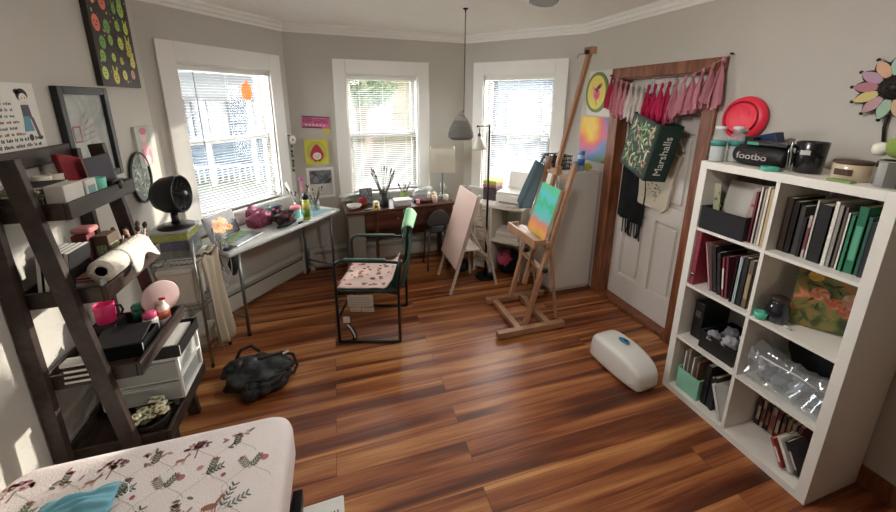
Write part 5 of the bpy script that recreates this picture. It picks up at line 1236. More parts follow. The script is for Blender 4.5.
bd_ = obj('drawing_board', MB(C('#c4a698', .6, var=.03), BDM).span((-.018, -.255, 0), (-.004, .235, .70), .003), ke, label='pinkish drawing board')
obj('board_edge', MB(C('#b59c84', .6), BDM).span((-.02, -.26, -.012), (-.002, .24, -.0005), .002), ke)

# ---------------------------------------------------------------- grey chair behind the small easel
gc = thing('grey_chair', 'grey round backed chair tucked under the brown desk behind the small easel', 'chair', (.955, 3.6, 0))
GRY = C('#3f3e3d', .5)
gx, gy = .955, 3.60
obj('seat', MB(GRY).lathe([(0, .0), (.115, 0), (.125, .012), (.122, .03), (0, .034)], (gx, gy, .43), 26), gc)
obj('backrest', MB(GRY).grid(lambda u, v: (gx + .14 * math.sin(-1.0 + 2. * u), gy - .09 - .08 * math.cos(-1.0 + 2. * u), .53 + .17 * v * (1 - .75 * (2 * u - 1) ** 2 * v)), 16, 8), gc, solid=.012)
for sx, sy in ((-1, -1), (1, -1), (-1, 1), (1, 1)): obj('leg', MB(GRY).tube([(gx + .085 * sx, gy + .085 * sy, .432), (gx + .11 * sx, gy + .11 * sy, .0)], .010, 8), gc)
for s in (-1, 1): obj('back_post', MB(GRY).tube([(gx + .075 * s, gy - .08, .44), (gx + .075 * s, gy - .158, .56)], .009, 8), gc)

# ---------------------------------------------------------------- green folding chair
FX = V((.44, -.13, 0)).normalized(); FYv = V((.13, .44, 0)).normalized()
CM = Matrix(((FX.x, FYv.x, 0, -.08), (FX.y, FYv.y, 0, 2.52), (0, 0, 1, 0), (0, 0, 0, 1)))      # x front->back, y near->far side
fc = thing('folding_chair', 'green folding camp chair with a floral cover facing the window table', 'chair', M=CM)
TUBE = mat('dark_chair_tube', '#2c2f2e', .35, metal=.5, var=.1); GRN = mat('green_canvas', '#173b29', .8, var=.12, bump=.4, bscale=200)
CL_, CW = .455, .50
for y in (0, CW):
    obj('side_frame', MB(TUBE).tube([CM @ V(p) for p in [(0, y, .012), (0, y, .62), (.012, y, .655), (.05, y, .672), (.40, y, .665), (CL_, y, .66)]], .0115, 10), fc)
    obj('back_post', MB(TUBE).tube([CM @ V(p) for p in [(CL_, y, .012), (CL_, y, .46), (CL_ + .012, y, .60), (CL_ + .02, y, .68 if y == 0 else .80)]], .0115, 10), fc)
    obj('floor_bar', MB(TUBE).tube([CM @ V(p) for p in [(0, y, .012), (CL_, y, .012)]], .0115, 10), fc)
    obj('seat_bar', MB(TUBE).tube([CM @ V(p) for p in [(0, y, .43), (CL_, y, .43)]], .010, 8), fc)
    obj('arm_pad', MB(C('#2c4635', .7), CM).box((.22, y, .680), (.30, .034, .02 if y == 0 else .012), .008), fc)
for x, z in ((.04, .43), (.42, .43), (.0, .2)): obj('cross_tube', MB(TUBE).tube([CM @ V((x, 0, z)), CM @ V((x, CW, z))], .009, 8), fc)
for s in (0, 1): obj('cross_tube', MB(TUBE).tube([CM @ V((CL_ * s, 0, .41)), CM @ V((CL_ * (1 - s), CW, .2 if s else .20))], .008, 8), fc)
obj('canvas_seat', MB(GRN, CM).grid(lambda u, v: (.03 + .40 * u, .005 + (CW - .01) * v, .438 - .022 * math.sin(PI * u) * math.sin(PI * v)), 10, 10), fc, solid=.004)
obj('canvas_back', MB(GRN, CM).grid(lambda u, v: (CL_ + .005 + .04 * u + .035 * math.sin(PI * v), .0 + CW * v, .44 + (.20 + .12 * v) * u), 8, 14), fc, solid=.004)
def flap(u, v):
    a = V((.43, 2.64, .815)).lerp(V((.515, 2.90, .90)), v); b = V((.53, 2.70, .79)).lerp(V((.615, 2.93, .835)), v)
    p = a.lerp(b, u); return p + V((0, 0, .028 * math.sin(PI * u)))
obj('back_sling', MB(C('#6fa67a', .7, bump=.3)).grid(flap, 10, 10), fc, solid=.005, label='light green folded top band of the backrest')
obj('sling_support', MB(TUBE).tube([CM @ V((CL_ + .02, CW, .79)), V((.50, 2.90, .90))], .010, 8), fc)
obj('sling_lower', MB(GRN).grid(lambda u, v: V((.43, 2.65, .81)).lerp(V((.515, 2.89, .89)), v).lerp(V((.425, 2.55, .70)).lerp(V((.52, 2.88, .74)), v), u), 6, 8), fc, solid=.004)
# floral cover thrown over the seat
FLB = thin('pinkish_floral_cloth', '#d9bfb4', .15, .9)
cv = thing('seat_cover', 'pink floral cloth spread over the seat of the green chair', 'cover', M=CM @ T(.2, .25, .45))
def cvf(u, v):
    x = -.03 + .44 * u; y = .012 + .476 * v
    z = .447 - .02 * math.sin(PI * min(1, max(0, u))) * math.sin(PI * v) + .008 * noise.noise(V((u * 5, v * 5, 3)))
    if u < .1: z -= (.1 - u) * .35; x += (.1 - u) * .15
    z += max(0, u - .88) * .6
    return (x, y, z + .004)
rnd = random.Random(4); mb = MB(FLB, CM).grid(cvf, 20, 20)
for q in range(46):
    u, v = rnd.uniform(.04, .95), rnd.uniform(.04, .96); p = V(cvf(u, v)) + V((0, 0, .003)); s = rnd.uniform(.010, .022)
    mb.use(C(['#a8434a', '#c2757a', '#8a8a6a', '#b5525c', '#6f6a58'][q % 5], .9)); a = rnd.uniform(0, PI)
    mb.add([p + V((math.cos(t * PI / 4 + a) * s, math.sin(t * PI / 4 + a) * s * rnd.uniform(.5, .8), .0)) for t in range(8)], [list(range(8))])
obj('cloth_body', mb, cv, solid=.003)
# labels hanging under the seat and the strap
tg = thing('care_label', 'white printed paper labels hanging below the green chair seat', 'label', M=CM @ T(.1, .0, .3))
for q, (x0, x1, z0, z1) in enumerate(((.085, .27, .315, .412), (.10, .18, .277, .308), (.186, .275, .277, .308))):
    pl = obj('paper_label', MB(C('#b9b4a6', .7), CM).span((x0, -.018, z0), (x1, -.0165, z1)), tg)
    mb = MB(C('#7d786c', .7), CM); n = int((z1 - z0) / .014)
    for k_ in range(n): mb.span((x0 + .01, -.0186, z0 + .008 + .0135 * k_), (x1 - .01 - .02 * (k_ % 2), -.0181, z0 + .011 + .0135 * k_))
    obj('printed_lines', mb, pl)
obj('label_string', MB(C('#8a8578'), CM).tube([(.12, -.0175, .41), (.12, -.0125, .425)], .0015, 5), tg)
st = thing('chair_strap', 'loose black and white strap curling on the floor under the green chair', 'strap', M=CM @ T(.1, .05, 0))
pts = [(.055, .02, .185), (.06, .02, .15), (.085, .025, .11), (.105, .03, .06), (.11, .03, .03), (.10, .03, .008)]
obj('strap_web', MB(C('#17181b', .7)).tube([CM @ V(p) for p in pts[1:]], [.014, .017, .018, .017, .014], 8), st); obj('strap_stripe', MB(C('#d9d9d6', .6)).tube([CM @ (V(p) + V((.004, -.015, .004))) for p in pts[1:5]], .007, 6), st)
obj('buckle', MB(C('#d2d0c6', .4), CM).box((.055, .02, .185), (.05, .014, .05), .006), st)

# ---------------------------------------------------------------- big studio easel
EW = ramp_mat('easel_beech', [(.3, '#94694c'), (.55, '#a67d5e'), (.8, '#b58e6f')], scale=2, stretch=(2, 2, 1), dist=.8, rough=.42)
ea = thing('studio_easel', 'tall wooden studio easel holding a bright canvas in front of the cabinet', 'easel', (1.42, 2.46, 0))
EY0, EY1 = 2.22, 2.70
for y, a, b in ((EY0, 1.08, 1.66), (EY1, 1.19, 1.76)): obj('base_runner', MB(EW).span((a, y - .025, .012), (b, y + .025, .062), .004), ea)
for y, a, b in ((EY0, 1.10, 1.64), (EY1, 1.21, 1.74)):
    for x in (a + .03, b - .03): obj('rubber_foot', MB(BLK).cyl((x, y, 0), .016, .0115, 12), ea)
for x in (1.265, 1.53): obj('base_cross_bar', MB(EW).span((x - .025, EY0 + .026, .014), (x + .025, EY1 - .026, .058), .004), ea)
px = lambda z: 1.325 + .262 * z
for y, dx in ((EY0 + .045, 0), (EY1 - .045, .06)):
    obj('side_post', MB(EW).beam((px(.06) + dx, y, .063), (px(1.33) + dx * .5, y, 1.33), .032, .042, (0, 1, 0), .004), ea)
    obj('back_strut', MB(EW).beam((1.62 + dx * .8, y, .063), (px(.72) + dx * .7, y + (.0), .70), .02, .026, (0, 1, 0), .003), ea)
    kb = obj('tightening_knob', MB(BLK).lathe([(.0, 0), (.022, 0), (.024, .006), (.02, .022), (0, .024)], (0, 0, 0), 8, T(px(.52) + dx * .8, y - .026, .52) @ RX(PI / 2)), ea)
for z in (.50, .72, 1.22): obj('cross_rail', MB(EW).beam((px(z) + .012 - .0, EY0 + .065, z), (px(z) + .045, EY1 - .065, z), .05, .022, (0, 0, 1), .003), ea)
ms = obj('centre_mast', MB(EW).beam((1.42, 2.46, .30), (1.86, 2.46, 2.16), .036, .03, (0, 1, 0), .004), ea)
obj('mast_groove', MB(C('#6d4c33', .6)).beam((1.44, 2.4415, .42), (1.85, 2.4415, 2.14), .001, .010, (0, 1, 0)), ms)
th = obj('top_clamp', MB(EW).box((1.858, 2.46, 2.15), (.055, .085, .05), .005), ea); obj('clamp_knob', MB(BLK).cyl((0, 0, 0), .017, .022, 12, T(1.825, 2.44, 2.135) @ RY(-PI / 2)), th); obj('clamp_hook', MB(STEEL).tube([(1.83, 2.50, 2.13), (1.80, 2.52, 2.125), (1.80, 2.53, 2.10)], .004, 6), th)
mh = obj('canvas_holder', MB(EW).box((1.645, 2.46, 1.255), (.05, .09, .07), .006), ea); obj('holder_knob', MB(BLK).cyl((0, 0, 0), .016, .02, 12, T(1.625, 2.46, 1.29) @ RY(-PI / 2)), mh)
tr = obj('easel_tray', MB(EW).span((1.375, 2.24, .72), (1.46, 2.68, .738), .003), ea)
obj('tray_front_lip', MB(EW).span((1.355, 2.235, .705), (1.374, 2.685, .775), .003), tr); obj('tray_end', MB(EW).span((1.375, 2.235, .7385), (1.46, 2.25, .77), .002), tr); obj('tray_end', MB(EW).span((1.375, 2.67, .7385), (1.46, 2.685, .77), .002), tr)
obj('tray_back_rail', MB(EW).span((1.461, 2.235, .70), (1.508, 2.685, .7385), .003), tr)
PT = art_mat('teal_orange_painting', [(.0, '#d9b24a'), (.14, '#e08a4a'), (.24, '#c9806a'), (.34, '#6fb4b4'), (.5, '#3fc0b0'), (.62, '#35b87a'), (.8, '#4fc4c9'), (1., '#57c98a')], 0, .40, .5, 6)
EM = T(1.482, 2.432, .7405) @ RZ(-.10) @ RY(.262)
cvp = thing('canvas_painting', 'bright teal and orange painted canvas resting on the studio easel', 'painting', M=EM)
obj('stretcher', MB(C('#c9b48c', .6), EM).span((.0005, -.15, .0), (.016, .15, .41), .001), cvp)
mb = MB(PT, EM); mb.span((-.002, -.151, -.001), (0, .151, .411))
obj('canvas', mb, cvp)
w = thing('painting_apron', 'dark slate apron hung over the far post of the studio easel', 'apron', (1.55, 2.69, .9))
SLT = mat('slate_cloth', '#46565a', .9, var=.15, bump=.3, bscale=120)
def apf(u, v):
    l = V((1.65, 2.74, 1.285)).lerp(V((1.50, 2.74, .94)), v); r = V((1.685, 2.635, 1.255)).lerp(V((1.555, 2.60, .88)), v)
    p = l.lerp(r, u); return (p.x - .035 - .02 * math.sin(PI * u), p.y + .012 * math.sin(u * 9 + v * 3) * (.25 + v), p.z - .03 * v * math.sin(u * 4.5) + .02 * (1 - v) * math.sin(PI * u))
obj('apron_body', MB(SLT).grid(apf, 20, 20), w, solid=.004)
obj('apron_strap', MB(SLT).tube([(1.615, 2.66, 1.27), (1.66, 2.665, 1.345), (1.69, 2.67, 1.35), (1.715, 2.68, 1.30)], .008, 8), w)
# ---------------------------------------------------------------- left wall pictures (FL frame: x = y + 1.3)
def LX(y): return y - YB
w = thing('art_print', 'dark print of colourful cartoon creatures high on the left wall', 'print', M=FL @ T(LX(2.67), -.01, 1.85))
a, b, z0, z1 = LX(2.465), LX(2.875), 1.85, 2.42
obj('canvas_edge', MB(C('#2a2622', .5), FL).span((a, -.028, z0), (b, -.001, z1), .002), w)
mb = MB(C('#3a3330', .5), FL); mb.span((a, -.0292, z0), (b, -.0282, z1))
rnd = random.Random(14); y = -.0294; done = []
pal = ['#c9d96a', '#e87a6a', '#e8dd7a', '#9ac25a', '#f09a86', '#d9c95a', '#7fb45a', '#e5a09a']
k_ = 0
for rr in range(6):
    for cc in range(4):
        cx = a + .06 + .095 * cc + rnd.uniform(-.02, .02); cz = z0 + .06 + .092 * rr + rnd.uniform(-.02, .02); r = rnd.uniform(.02, .043)
        m = C(pal[(rr * 3 + cc * 5) % 8], .5); mb.use(m); el = rnd.choice([0, 0, 0, 1, 2])
        y -= .00004; mb.disc((cx, y, cz), r * .8, r, M=None)
        if el: 
            for s in (-1, 1): mb.disc((cx + s * r * .45, y, cz + r * 1.2), r * .2, r * .5, rot=-.25 * s)
        if el == 2: mb.disc((cx, y, cz - r), r * .95, r * .5)
        mb.use(C('#2a2320', .5)); y -= .00004
        for s in (-1, 1): mb.disc((cx + s * r * .3, y, cz + r * .2), r * .13, seg=8)
        mb.disc((cx, y, cz - r * .25), r * .25, r * .08, seg=8)
for q in range(90):
    mb.use(C(rnd.choice(['#8a7f5a', '#a9a39a', '#7a4a44', '#5f6a44', '#c9c0a0']), .6)); mb.disc((rnd.uniform(a + .01, b - .01), -.02932, rnd.uniform(z0 + .03, z1 - .01)), rnd.uniform(.004, .008), seg=7)
obj('printed_picture', mb, w)
w = thing('framed_drawing', 'black framed glazed pale drawing behind the top of the ladder shelf', 'picture', M=FL @ T(LX(2.28), -.01, 1.40))
a, b, z0, z1 = LX(2.10), LX(2.485), 1.375, 1.838; t = .036
mb = MB(mat('black_frame_wood', '#15161a', .35), FL)
mb.span((a, -.03, z0), (a + t, -.001, z1), .004); mb.span((b - t, -.03, z0), (b, -.001, z1), .004); mb.span((a + t, -.03, z1 - t), (b - t, -.001, z1), .004); mb.span((a + t, -.03, z0), (b - t, -.001, z0 + t), .004)
obj('picture_frame', mb, w)
mb = MB(ramp_mat('grey_wash_drawing', [(.3, '#9aa09c'), (.5, '#b9bdb8'), (.7, '#cfd1ca')], scale=5), FL); mb.span((a + t, -.010, z0 + t), (b - t, -.006, z1 - t))
mb.use(C('#a9656a', .6)); x0 = a + .075; q0 = z0 + .20
for p, s in (((x0, q0), (x0 + .055, q0 + .008)), ((x0, q0 + .07), (x0 + .055, q0 + .078)), ((x0, q0), (x0 + .006, q0 + .078)), ((x0 + .05, q0), (x0 + .056, q0 + .078))): mb.span((p[0], -.0112, p[1]), (s[0], -.0102, s[1]))
mb.use(C('#8a8f8c', .6))
for q in range(9): mb.tube([(a + .16 + .02 * math.sin(q * 1.1 + k * .5) + .012 * k, -.0106, z0 + .08 + .03 * q + .004 * k) for k in range(6)], .0014, 4)
obj('drawing', mb, w)
obj('cover_glass', MB(clear('picture_glass', gloss=.07), FL).span((a + t, -.016, z0 + t), (b - t, -.0145, z1 - t)), w)
# word poster with a child figure
w = thing('word_poster', 'white poster of printed lines with a small child figure on the left wall', 'poster', M=FL @ T(LX(1.78), -.003, 1.5))
a, b, z0, z1 = LX(1.52), LX(2.005), 1.525, 1.842
mb = MB(C('#dedcd4', .6), FL); mb.span((a, -.0035, z0), (b, -.0005, z1))
rnd = random.Random(31); zz = z1 - .085; row_ = 0; inks = ['#5a5a6a', '#6a5f78', '#55606f', '#8a5560', '#5f5a5a', '#8a5a48', '#2c2a2b', '#2c2a2b', '#4a4648', '#7a7a76', '#8a8a86']
while zz > z0 + .012:
    x = a + .02; end = b - .13 if row_ < 6 else b - .03
    mb.use(C(inks[min(row_, 10)], .7)); hgt = .012 if row_ not in (6, 7, 8) else .015
    while x < end:
        L = rnd.uniform(.012, .05)
        n = max(2, int(L / .0075))
        for q in range(n):     # unreadable small print: letter-sized dabs
            mb.span((x + q * .0075, -.0041, zz + rnd.uniform(0, .002)), (x + q * .0075 + rnd.uniform(.0035, .0062), -.0036, zz + hgt * rnd.uniform(.6, 1)))
        x += n * .0075 + .009
    zz -= .0235; row_ += 1
obj('poster_sheet', mb, w)
mb = MB(C('#25232a', .6), FL); cx = b - .07; cz = z1 - .055; y = -.0042
mb.disc((cx, y, cz + .008), .03, .026); mb.disc((cx - .022, y, cz + .022), .014, .01); mb.use(C('#e2d2c6', .6)); mb.disc((cx + .004, y - .0001, cz - .006), .021, .022)
mb.use(C('#25232a')); mb.disc((cx - .004, y - .0002, cz - .003), .003, seg=8); mb.disc((cx + .012, y - .0002, cz - .003), .003, seg=8)
mb.use(C('#5a5560', .6)); mb.add([(cx - .018, y, cz - .03), (cx + .022, y, cz - .03), (cx + .028, y, cz - .085), (cx - .02, y, cz - .085)], [[0, 1, 2, 3]])
mb.use(C('#5f93a4', .6)); mb.add([(cx - .018, y - .0001, cz - .075), (cx + .012, y - .0001, cz - .075), (cx + .022, y - .0001, cz - .135), (cx - .03, y - .0001, cz - .135)], [[0, 1, 2, 3]])
mb.use(C('#6a4f5a', .6)); mb.add([(cx + .016, y - .0001, cz - .08), (cx + .032, y - .0001, cz - .08), (cx + .05, y - .0001, cz - .16), (cx + .034, y - .0001, cz - .16)], [[0, 1, 2, 3]])
mb.use(C('#2a2527')); mb.disc((cx - .004, y - .0001, cz - .16), .012, .014); mb.disc((cx + .042, y - .0001, cz - .165), .012, .007)
obj('child_figure', mb, w)
# small pink picture
w = thing('pink_picture', 'small picture of a pink figure beside the left bay window', 'picture', M=FL @ T(LX(2.79), -.01, 1.40))
a, b, z0, z1 = LX(2.705), LX(2.895), 1.36, 1.615
obj('canvas_edge', MB(C('#c9c4b8', .6), FL).span((a, -.018, z0), (b, -.001, z1)), w)
mb = MB(C('#a9b0a4', .6), FL); mb.span((a, -.0192, z0), (b, -.0182, z1)); cx = (a + b) / 2
for q, (dx, z, rx, rz, col) in enumerate([(0, 1.45, .055, .07, '#d39aa4'), (0, 1.56, .042, .045, '#e0b4b4'), (-.045, 1.43, .02, .05, '#c4788a'), (.05, 1.42, .02, .05, '#c4788a'), (0, 1.585, .048, .022, '#b06a7c'), (0, 1.40, .045, .03, '#e6c9c4'), (-.014, 1.565, .005, .006, '#3a2a2e'), (.016, 1.565, .005, .006, '#3a2a2e')]):
    mb.use(C(col, .6)); mb.disc((cx + dx, -.0194 - .0001 * q, z), rx, rz)
obj('painted_face', mb, w)
# oval glitter hoop
w = thing('oval_ornament', 'oval dark rimmed ornament of glittering silver leaves below the pink picture', 'ornament', M=FL @ T(LX(2.70), -.02, 1.16))
cx, cz = LX(2.69), 1.305
obj('rim', MB(C('#1d2024', .4), FL).tube([(cx + .12 * math.cos(t * PI / 20), -.014, cz + .155 * math.sin(t * PI / 20)) for t in range(40)], .009, 8, True), w)
obj('backing', MB(C('#8f9a90', .5), FL).prism([(cx + .117 * math.cos(t * PI / 20), cz + .152 * math.sin(t * PI / 20)) for t in range(40)], -.010, -.003), w)
rnd = random.Random(8); mb = MB(mat('silver_leaf', '#b9c2b6', .25, metal=.5, var=.3), FL)
for q in range(95):
    t = rnd.uniform(0, 2 * PI); r = rnd.random() ** .5 * .93; x, z = cx + .115 * r * math.cos(t), cz + .15 * r * math.sin(t); al = rnd.uniform(0, PI)
    mb.use(C(['#c9d0c4', '#6a7a6a', '#9aa898', '#dfe2d8', '#4f5f52'][q % 5], .3, metal=.4)); u = V((math.cos(al), rnd.uniform(-.3, .1), math.sin(al))) * .017; v = V((-math.sin(al), 0, math.cos(al))) * .006
    c = V((x, -.013 - .00003 * q, z)); mb.add([c - u, c + v, c + u, c - v], [[0, 1, 2, 3]])
obj('glitter_leaves', mb, w)

# ---------------------------------------------------------------- back wall left of the middle window (F2 frame)
w = thing('pink_sign', 'pink KEEP GOING sign on the back wall above the yellow painting', 'sign', M=F2 @ T(.235, -.005, 1.5))
a, b, z0, z1 = .105, .365, 1.505, 1.63
M = F2 @ T(.235, 0, 1.56) @ RY(.07)
obj('sign_board', MB(C('#d8719c', .5), M).span((-.13, -.01, -.055), (.13, -.0005, .062), .002), w)
mb = MB(C('#3a2a33', .5), M); mb.span((-.13, -.0112, .052), (.13, -.0102, .062)); mb.span((-.13, -.0112, -.055), (.06, -.0102, -.043)); obj('dark_band', mb, w)
lettering('lettering', 'KEEP GOING', .062, M @ T(0, -.0112, .016), C('#6a1238', .5), w, .0015, sx=.66)
mb = MB(C('#f0d4de', .5), M)
for q in range(6): mb.span((-.10 + .034 * q, -.0115, -.03), (-.08 + .034 * q, -.0106, -.018))
obj('small_print', mb, w)
obj('yellow_note', MB(C('#c9bf5a', .7), F2).span((.30, -.003, 1.445), (.375, -.0008, 1.50)), label='small yellow paper note under the pink KEEP GOING sign', cat='note')
w = thing('canvas_painting', 'small yellow painting of a red hooded face on the back wall', 'painting', M=F2 @ T(.22, -.01, 1.14))
a, b, z0, z1 = .11, .335, 1.14, 1.392
obj('stretcher', MB(C('#b9b04a', .6), F2).span((a, -.02, z0), (b, -.001, z1), .002), w)
mb = MB(C('#cfc645', .6), F2); mb.span((a, -.0212, z0), (b, -.0202, z1)); cx = (a + b) / 2; cz = (z0 + z1) / 2; y = -.0214
mb.use(C('#b3b44e', .6)); mb.disc((cx, y, cz), .1, .11); y -= .0001
mb.use(C('#b02c44', .6)); mb.add([(cx + .066 * math.sin(t) * (1 if t < PI else 1), y, cz - .03 + (.062 * -math.cos(t) if abs(t - PI) > 1.0 else .062 * -math.cos(t) + .05 * (1 - abs(t - PI)))) for t in [i * 2 * PI / 40 for i in range(40)]], [list(range(40))])
mb.use(C('#e3d2cb', .6)); mb.disc((cx, y - .0001, cz - .042), .042, .038); mb.use(C('#3a2428', .6))
for s in (-1, 1): mb.disc((cx + .016 * s, y - .0002, cz - .036), .006, .004, seg=10)
mb.disc((cx, y - .0002, cz - .055), .009, .003, seg=8)
for s in (-1, 1): mb.add([(cx + .012 * s, y - .0002, cz - .085), (cx + .03 * s, y - .0002, cz - .085), (cx + .028 * s, y - .0002, cz - .10), (cx + .016 * s, y - .0002, cz - .10)], [[0, 1, 2, 3]])
obj('canvas', mb, w)
w = thing('framed_photograph', 'white framed grey photograph on the back wall behind the brush jars', 'picture', M=F2 @ T(.24, -.01, .8))
a, b, z0, z1 = .105, .375, .78, 1.10; t = .022
mb = MB(C('#dcdad3', .5), F2); mb.span((a, -.016, z0), (a + t, -.001, z1), .002); mb.span((b - t, -.016, z0), (b, -.001, z1), .002); mb.span((a + t, -.016, z1 - t), (b - t, -.001, z1), .002); mb.span((a + t, -.016, z0), (b - t, -.001, z0 + t), .002); obj('picture_frame', mb, w)
mb = MB(C('#c3c0ba', .6), F2); mb.span((a + t, -.009, z0 + t), (b - t, -.004, z1 - t)); mb.use(ramp_mat('dark_grey_photo', [(.3, '#2c2f31'), (.5, '#6b7072'), (.62, '#8f9494'), (.75, '#4a4e50')], scale=9)); mb.span((a + t + .006, -.0102, z0 + .15), (b - t - .006, -.0092, z1 - t - .008)); obj('photograph', mb, w)
# hanging chime on the casing edge of the left window
w = thing('hanging_charm', 'white flower charm with a beaded strand hanging beside the left bay window', 'ornament', M=F1 @ T(1.185, -.03, 1.1))
cx = 1.178
obj('charm_hook', MB(BLKM, F1).tube([(cx - .02, -.001, 1.44), (cx - .02, -.03, 1.45), (cx - .012, -.035, 1.42)], .004, 6), w)
mb = MB(C('#e4e2dc', .5), F1)
for q in range(6): t = q * PI / 3; mb.ball((cx + .026 * math.cos(t), -.04, 1.40 + .026 * math.sin(t)), (.02, .008, .02), 10, 6)
mb.use(C('#c9b45a', .5)); mb.ball((cx, -.047, 1.40), (.012, .007, .012), 10, 6); obj('white_flower', mb, w)
mb = MB(C('#4a4a40', .5), F1)
for q in range(13): mb.use(C(['#3f4038', '#8a8468', '#5a584a', '#b9b4a0'][q % 4], .4)); mb.ball((cx - .016 + .003 * math.sin(q), -.035, 1.385 - .024 * q), .0125, 10, 7)
obj('bead_strand', mb, w)

# ---------------------------------------------------------------- hanging mesh basket and ceiling fan
w = thing('hanging_basket', 'grey mesh basket hanging on a long cord between the windows', 'basket', (.99, 2.9, 1.46))
bx, by = .995, 2.9
obj('cord', MB(C('#55534f', .6)).tube([(bx + .022, by, 1.70), (bx + .024, by, H - .01)], .0035, 6), w)
obj('ceiling_hook', MB(BLKM).lathe([(.004, -.03), (.006, -.012), (.02, -.006), (.021, 0)], (bx + .024, by, H), 14), w)
mb = MB(C('#8b8a85', .7, var=.2))
prof = [(.0, 0), (.08, .003), (.104, .022), (.103, .055), (.088, .105), (.06, .155), (.025, .20)]
for q in range(28):
    t = q * 2 * PI / 28; mb.tube([(bx + r * math.cos(t), by + r * math.sin(t), 1.465 + z) for r, z in prof], .0016, 4)
for z, r in ((.004, .08), (.022, .104), (.04, .104), (.06, .102), (.082, .096), (.105, .088), (.13, .074), (.155, .06), (.2, .025)): mb.tube([(bx + r * math.cos(t * PI / 16), by + r * math.sin(t * PI / 16), 1.465 + z) for t in range(32)], .0018, 4, True)
obj('mesh_body', mb, w)
obj('mesh_lining', MB(thin('grey_net', '#a09e98', .5, .9)).lathe([(.0, .003), (.078, .006), (.101, .023), (.1, .055), (.085, .105), (.057, .153)], (bx, by, 1.465), 28), w)
mb = MB(C('#55534f'))
for q in range(3): t = q * 2 * PI / 3 + .4; mb.tube([(bx + .025 * math.cos(t), by + .025 * math.sin(t), 1.665), (bx + .022, by, 1.71)], .0022, 5)
obj('hanger', mb, w)
w = thing('ceiling_fan', 'ceiling fan with dark blade ends just in view at the top', 'fan', (.85, 1.4, 2.2))
cx, cy = .80, 1.18
obj('motor_housing', MB(BLKM).lathe([(0, -.06), (.07, -.055), (.1, -.02), (.1, .04), (.05, .07), (0, .07)], (cx, cy, 2.30), 26), w)
obj('down_rod', MB(BLKM).tube([(cx, cy, 2.37), (cx, cy, H - .03)], .012, 10), w); obj('ceiling_canopy', MB(BLKM).lathe([(.012, -.06), (.05, -.03), (.06, 0)], (cx, cy, H), 20), w)
obj('added_light_fitter', MB(BLKM).lathe([(.05, -.03), (.055, -.012), (.05, 0), (0, .002)], (cx, cy, 2.25), 20), w)  # fitter added out of view to go with the fill lamp
obj('added_light_bowl', MB(thin('frosted_bowl', '#f3eee2', .8, .4)).lathe([(.05, .0), (.085, -.015), (.1, -.04), (.098, -.042), (.083, -.018), (.05, -.004)], (cx, cy, 2.235), 28), w)  # bowl likewise added, an assumed fixture for the fill lamp
FW = C('#4f463e', .45)
for q in range(5):
    t = math.radians(69 + 72 * q); u = V((math.cos(t), math.sin(t), 0)); v = V((-math.sin(t), math.cos(t), 0))
    M = Matrix(((u.x, v.x, 0, cx), (u.y, v.y, 0, cy), (0, 0, 1, 2.262), (0, 0, 0, 1))) @ RX(.16)
    out = [(.16, -.045), (.60, -.07), (.67, -.06), (.705, -.03), (.715, 0), (.705, .03), (.67, .06), (.60, .07), (.16, .045)]
    n = len(out); mb = MB(FW, M); mb.add([(x, y, .004) for x, y in out] + [(x, y, -.004) for x, y in out], [list(range(n)), list(range(n, 2 * n))[::-1]] + [[k, n + k, n + (k + 1) % n, (k + 1) % n] for k in range(n)])
    bl = obj('fan_blade', mb, w); obj('blade_iron', MB(BLKM, M).span((.085, -.016, -.008), (.19, .016, -.0045), .002), bl)

# ---------------------------------------------------------------- right wall by the door
def RS(y): return C3.y - y            # FRT frame: x = C3.y - y
w = thing('oval_picture', 'oval green framed yellow picture of a pink bird above the gradient canvas', 'picture', M=FRT @ T(RS(2.9), -.01, 1.69))
cx, cz = RS(2.895), 1.86
def ov(rx, rz, n=40): return [(cx + rx * math.cos(t * 2 * PI / n), cz + rz * math.sin(t * 2 * PI / n)) for t in range(n)]
obj('green_border', MB(C('#6a7a3a', .5), FRT).prism(ov(.148, .178), -.018, -.008), w)
obj('yellow_ground', MB(C('#d9c75a', .5), FRT).prism(ov(.12, .15), -.0205, -.0182), w)
mb = MB(C('#e58a8a', .5), FRT); y = -.0208
mb.disc((cx + .005, y, cz - .01), .05, .062, rot=.3); mb.disc((cx - .03, y - .0001, cz + .015), .02, .05, rot=.5)
mb.use(C('#d0556a', .5)); mb.disc((cx + .01, y - .0002, cz - .02), .032, .04); mb.use(C('#3a2a2c', .5)); mb.disc((cx + .035, y - .0003, cz + .05), .04, .018, rot=.6); mb.disc((cx + .0, y - .0003, cz + .02), .03, .010, rot=-.5)
mb.use(C('#c04a50', .5)); mb.disc((cx + .055, y - .0004, cz + .065), .02, .012, rot=.4); mb.tube([(cx + .0, y, cz - .06), (cx + .02, y, cz - .115)], .003, 5); obj('painted_bird', mb, w)
obj('white_backing', MB(C('#d5d1c6', .6), FRT).prism([(cx - .13, cz - .205), (cx + .235, cz - .205), (cx + .235, cz + .19), (cx - .13, cz + .19)], -.007, -.001), w)
w = thing('canvas_painting', 'blurry rainbow gradient canvas hanging over the white cabinet', 'painting', M=FRT @ T(RS(2.87), -.02, 1.2))
a, b, z0, z1 = RS(3.075), RS(2.69), 1.235, 1.642
obj('stretcher', MB(C('#6a6f78', .6), FRT).span((a, -.02, z0), (b, -.001, z1), .002), w)
GM, nt, bb = _nodes('rainbow_gradient'); N = nt.nodes.new; Lk = nt.links.new
tc = N('ShaderNodeTexCoord'); vv = N('ShaderNodeVectorMath'); vv.operation = 'DISTANCE'; vv.inputs[1].default_value = (-.07, 0, .37); Lk(tc.outputs['Object'], vv.inputs[0])
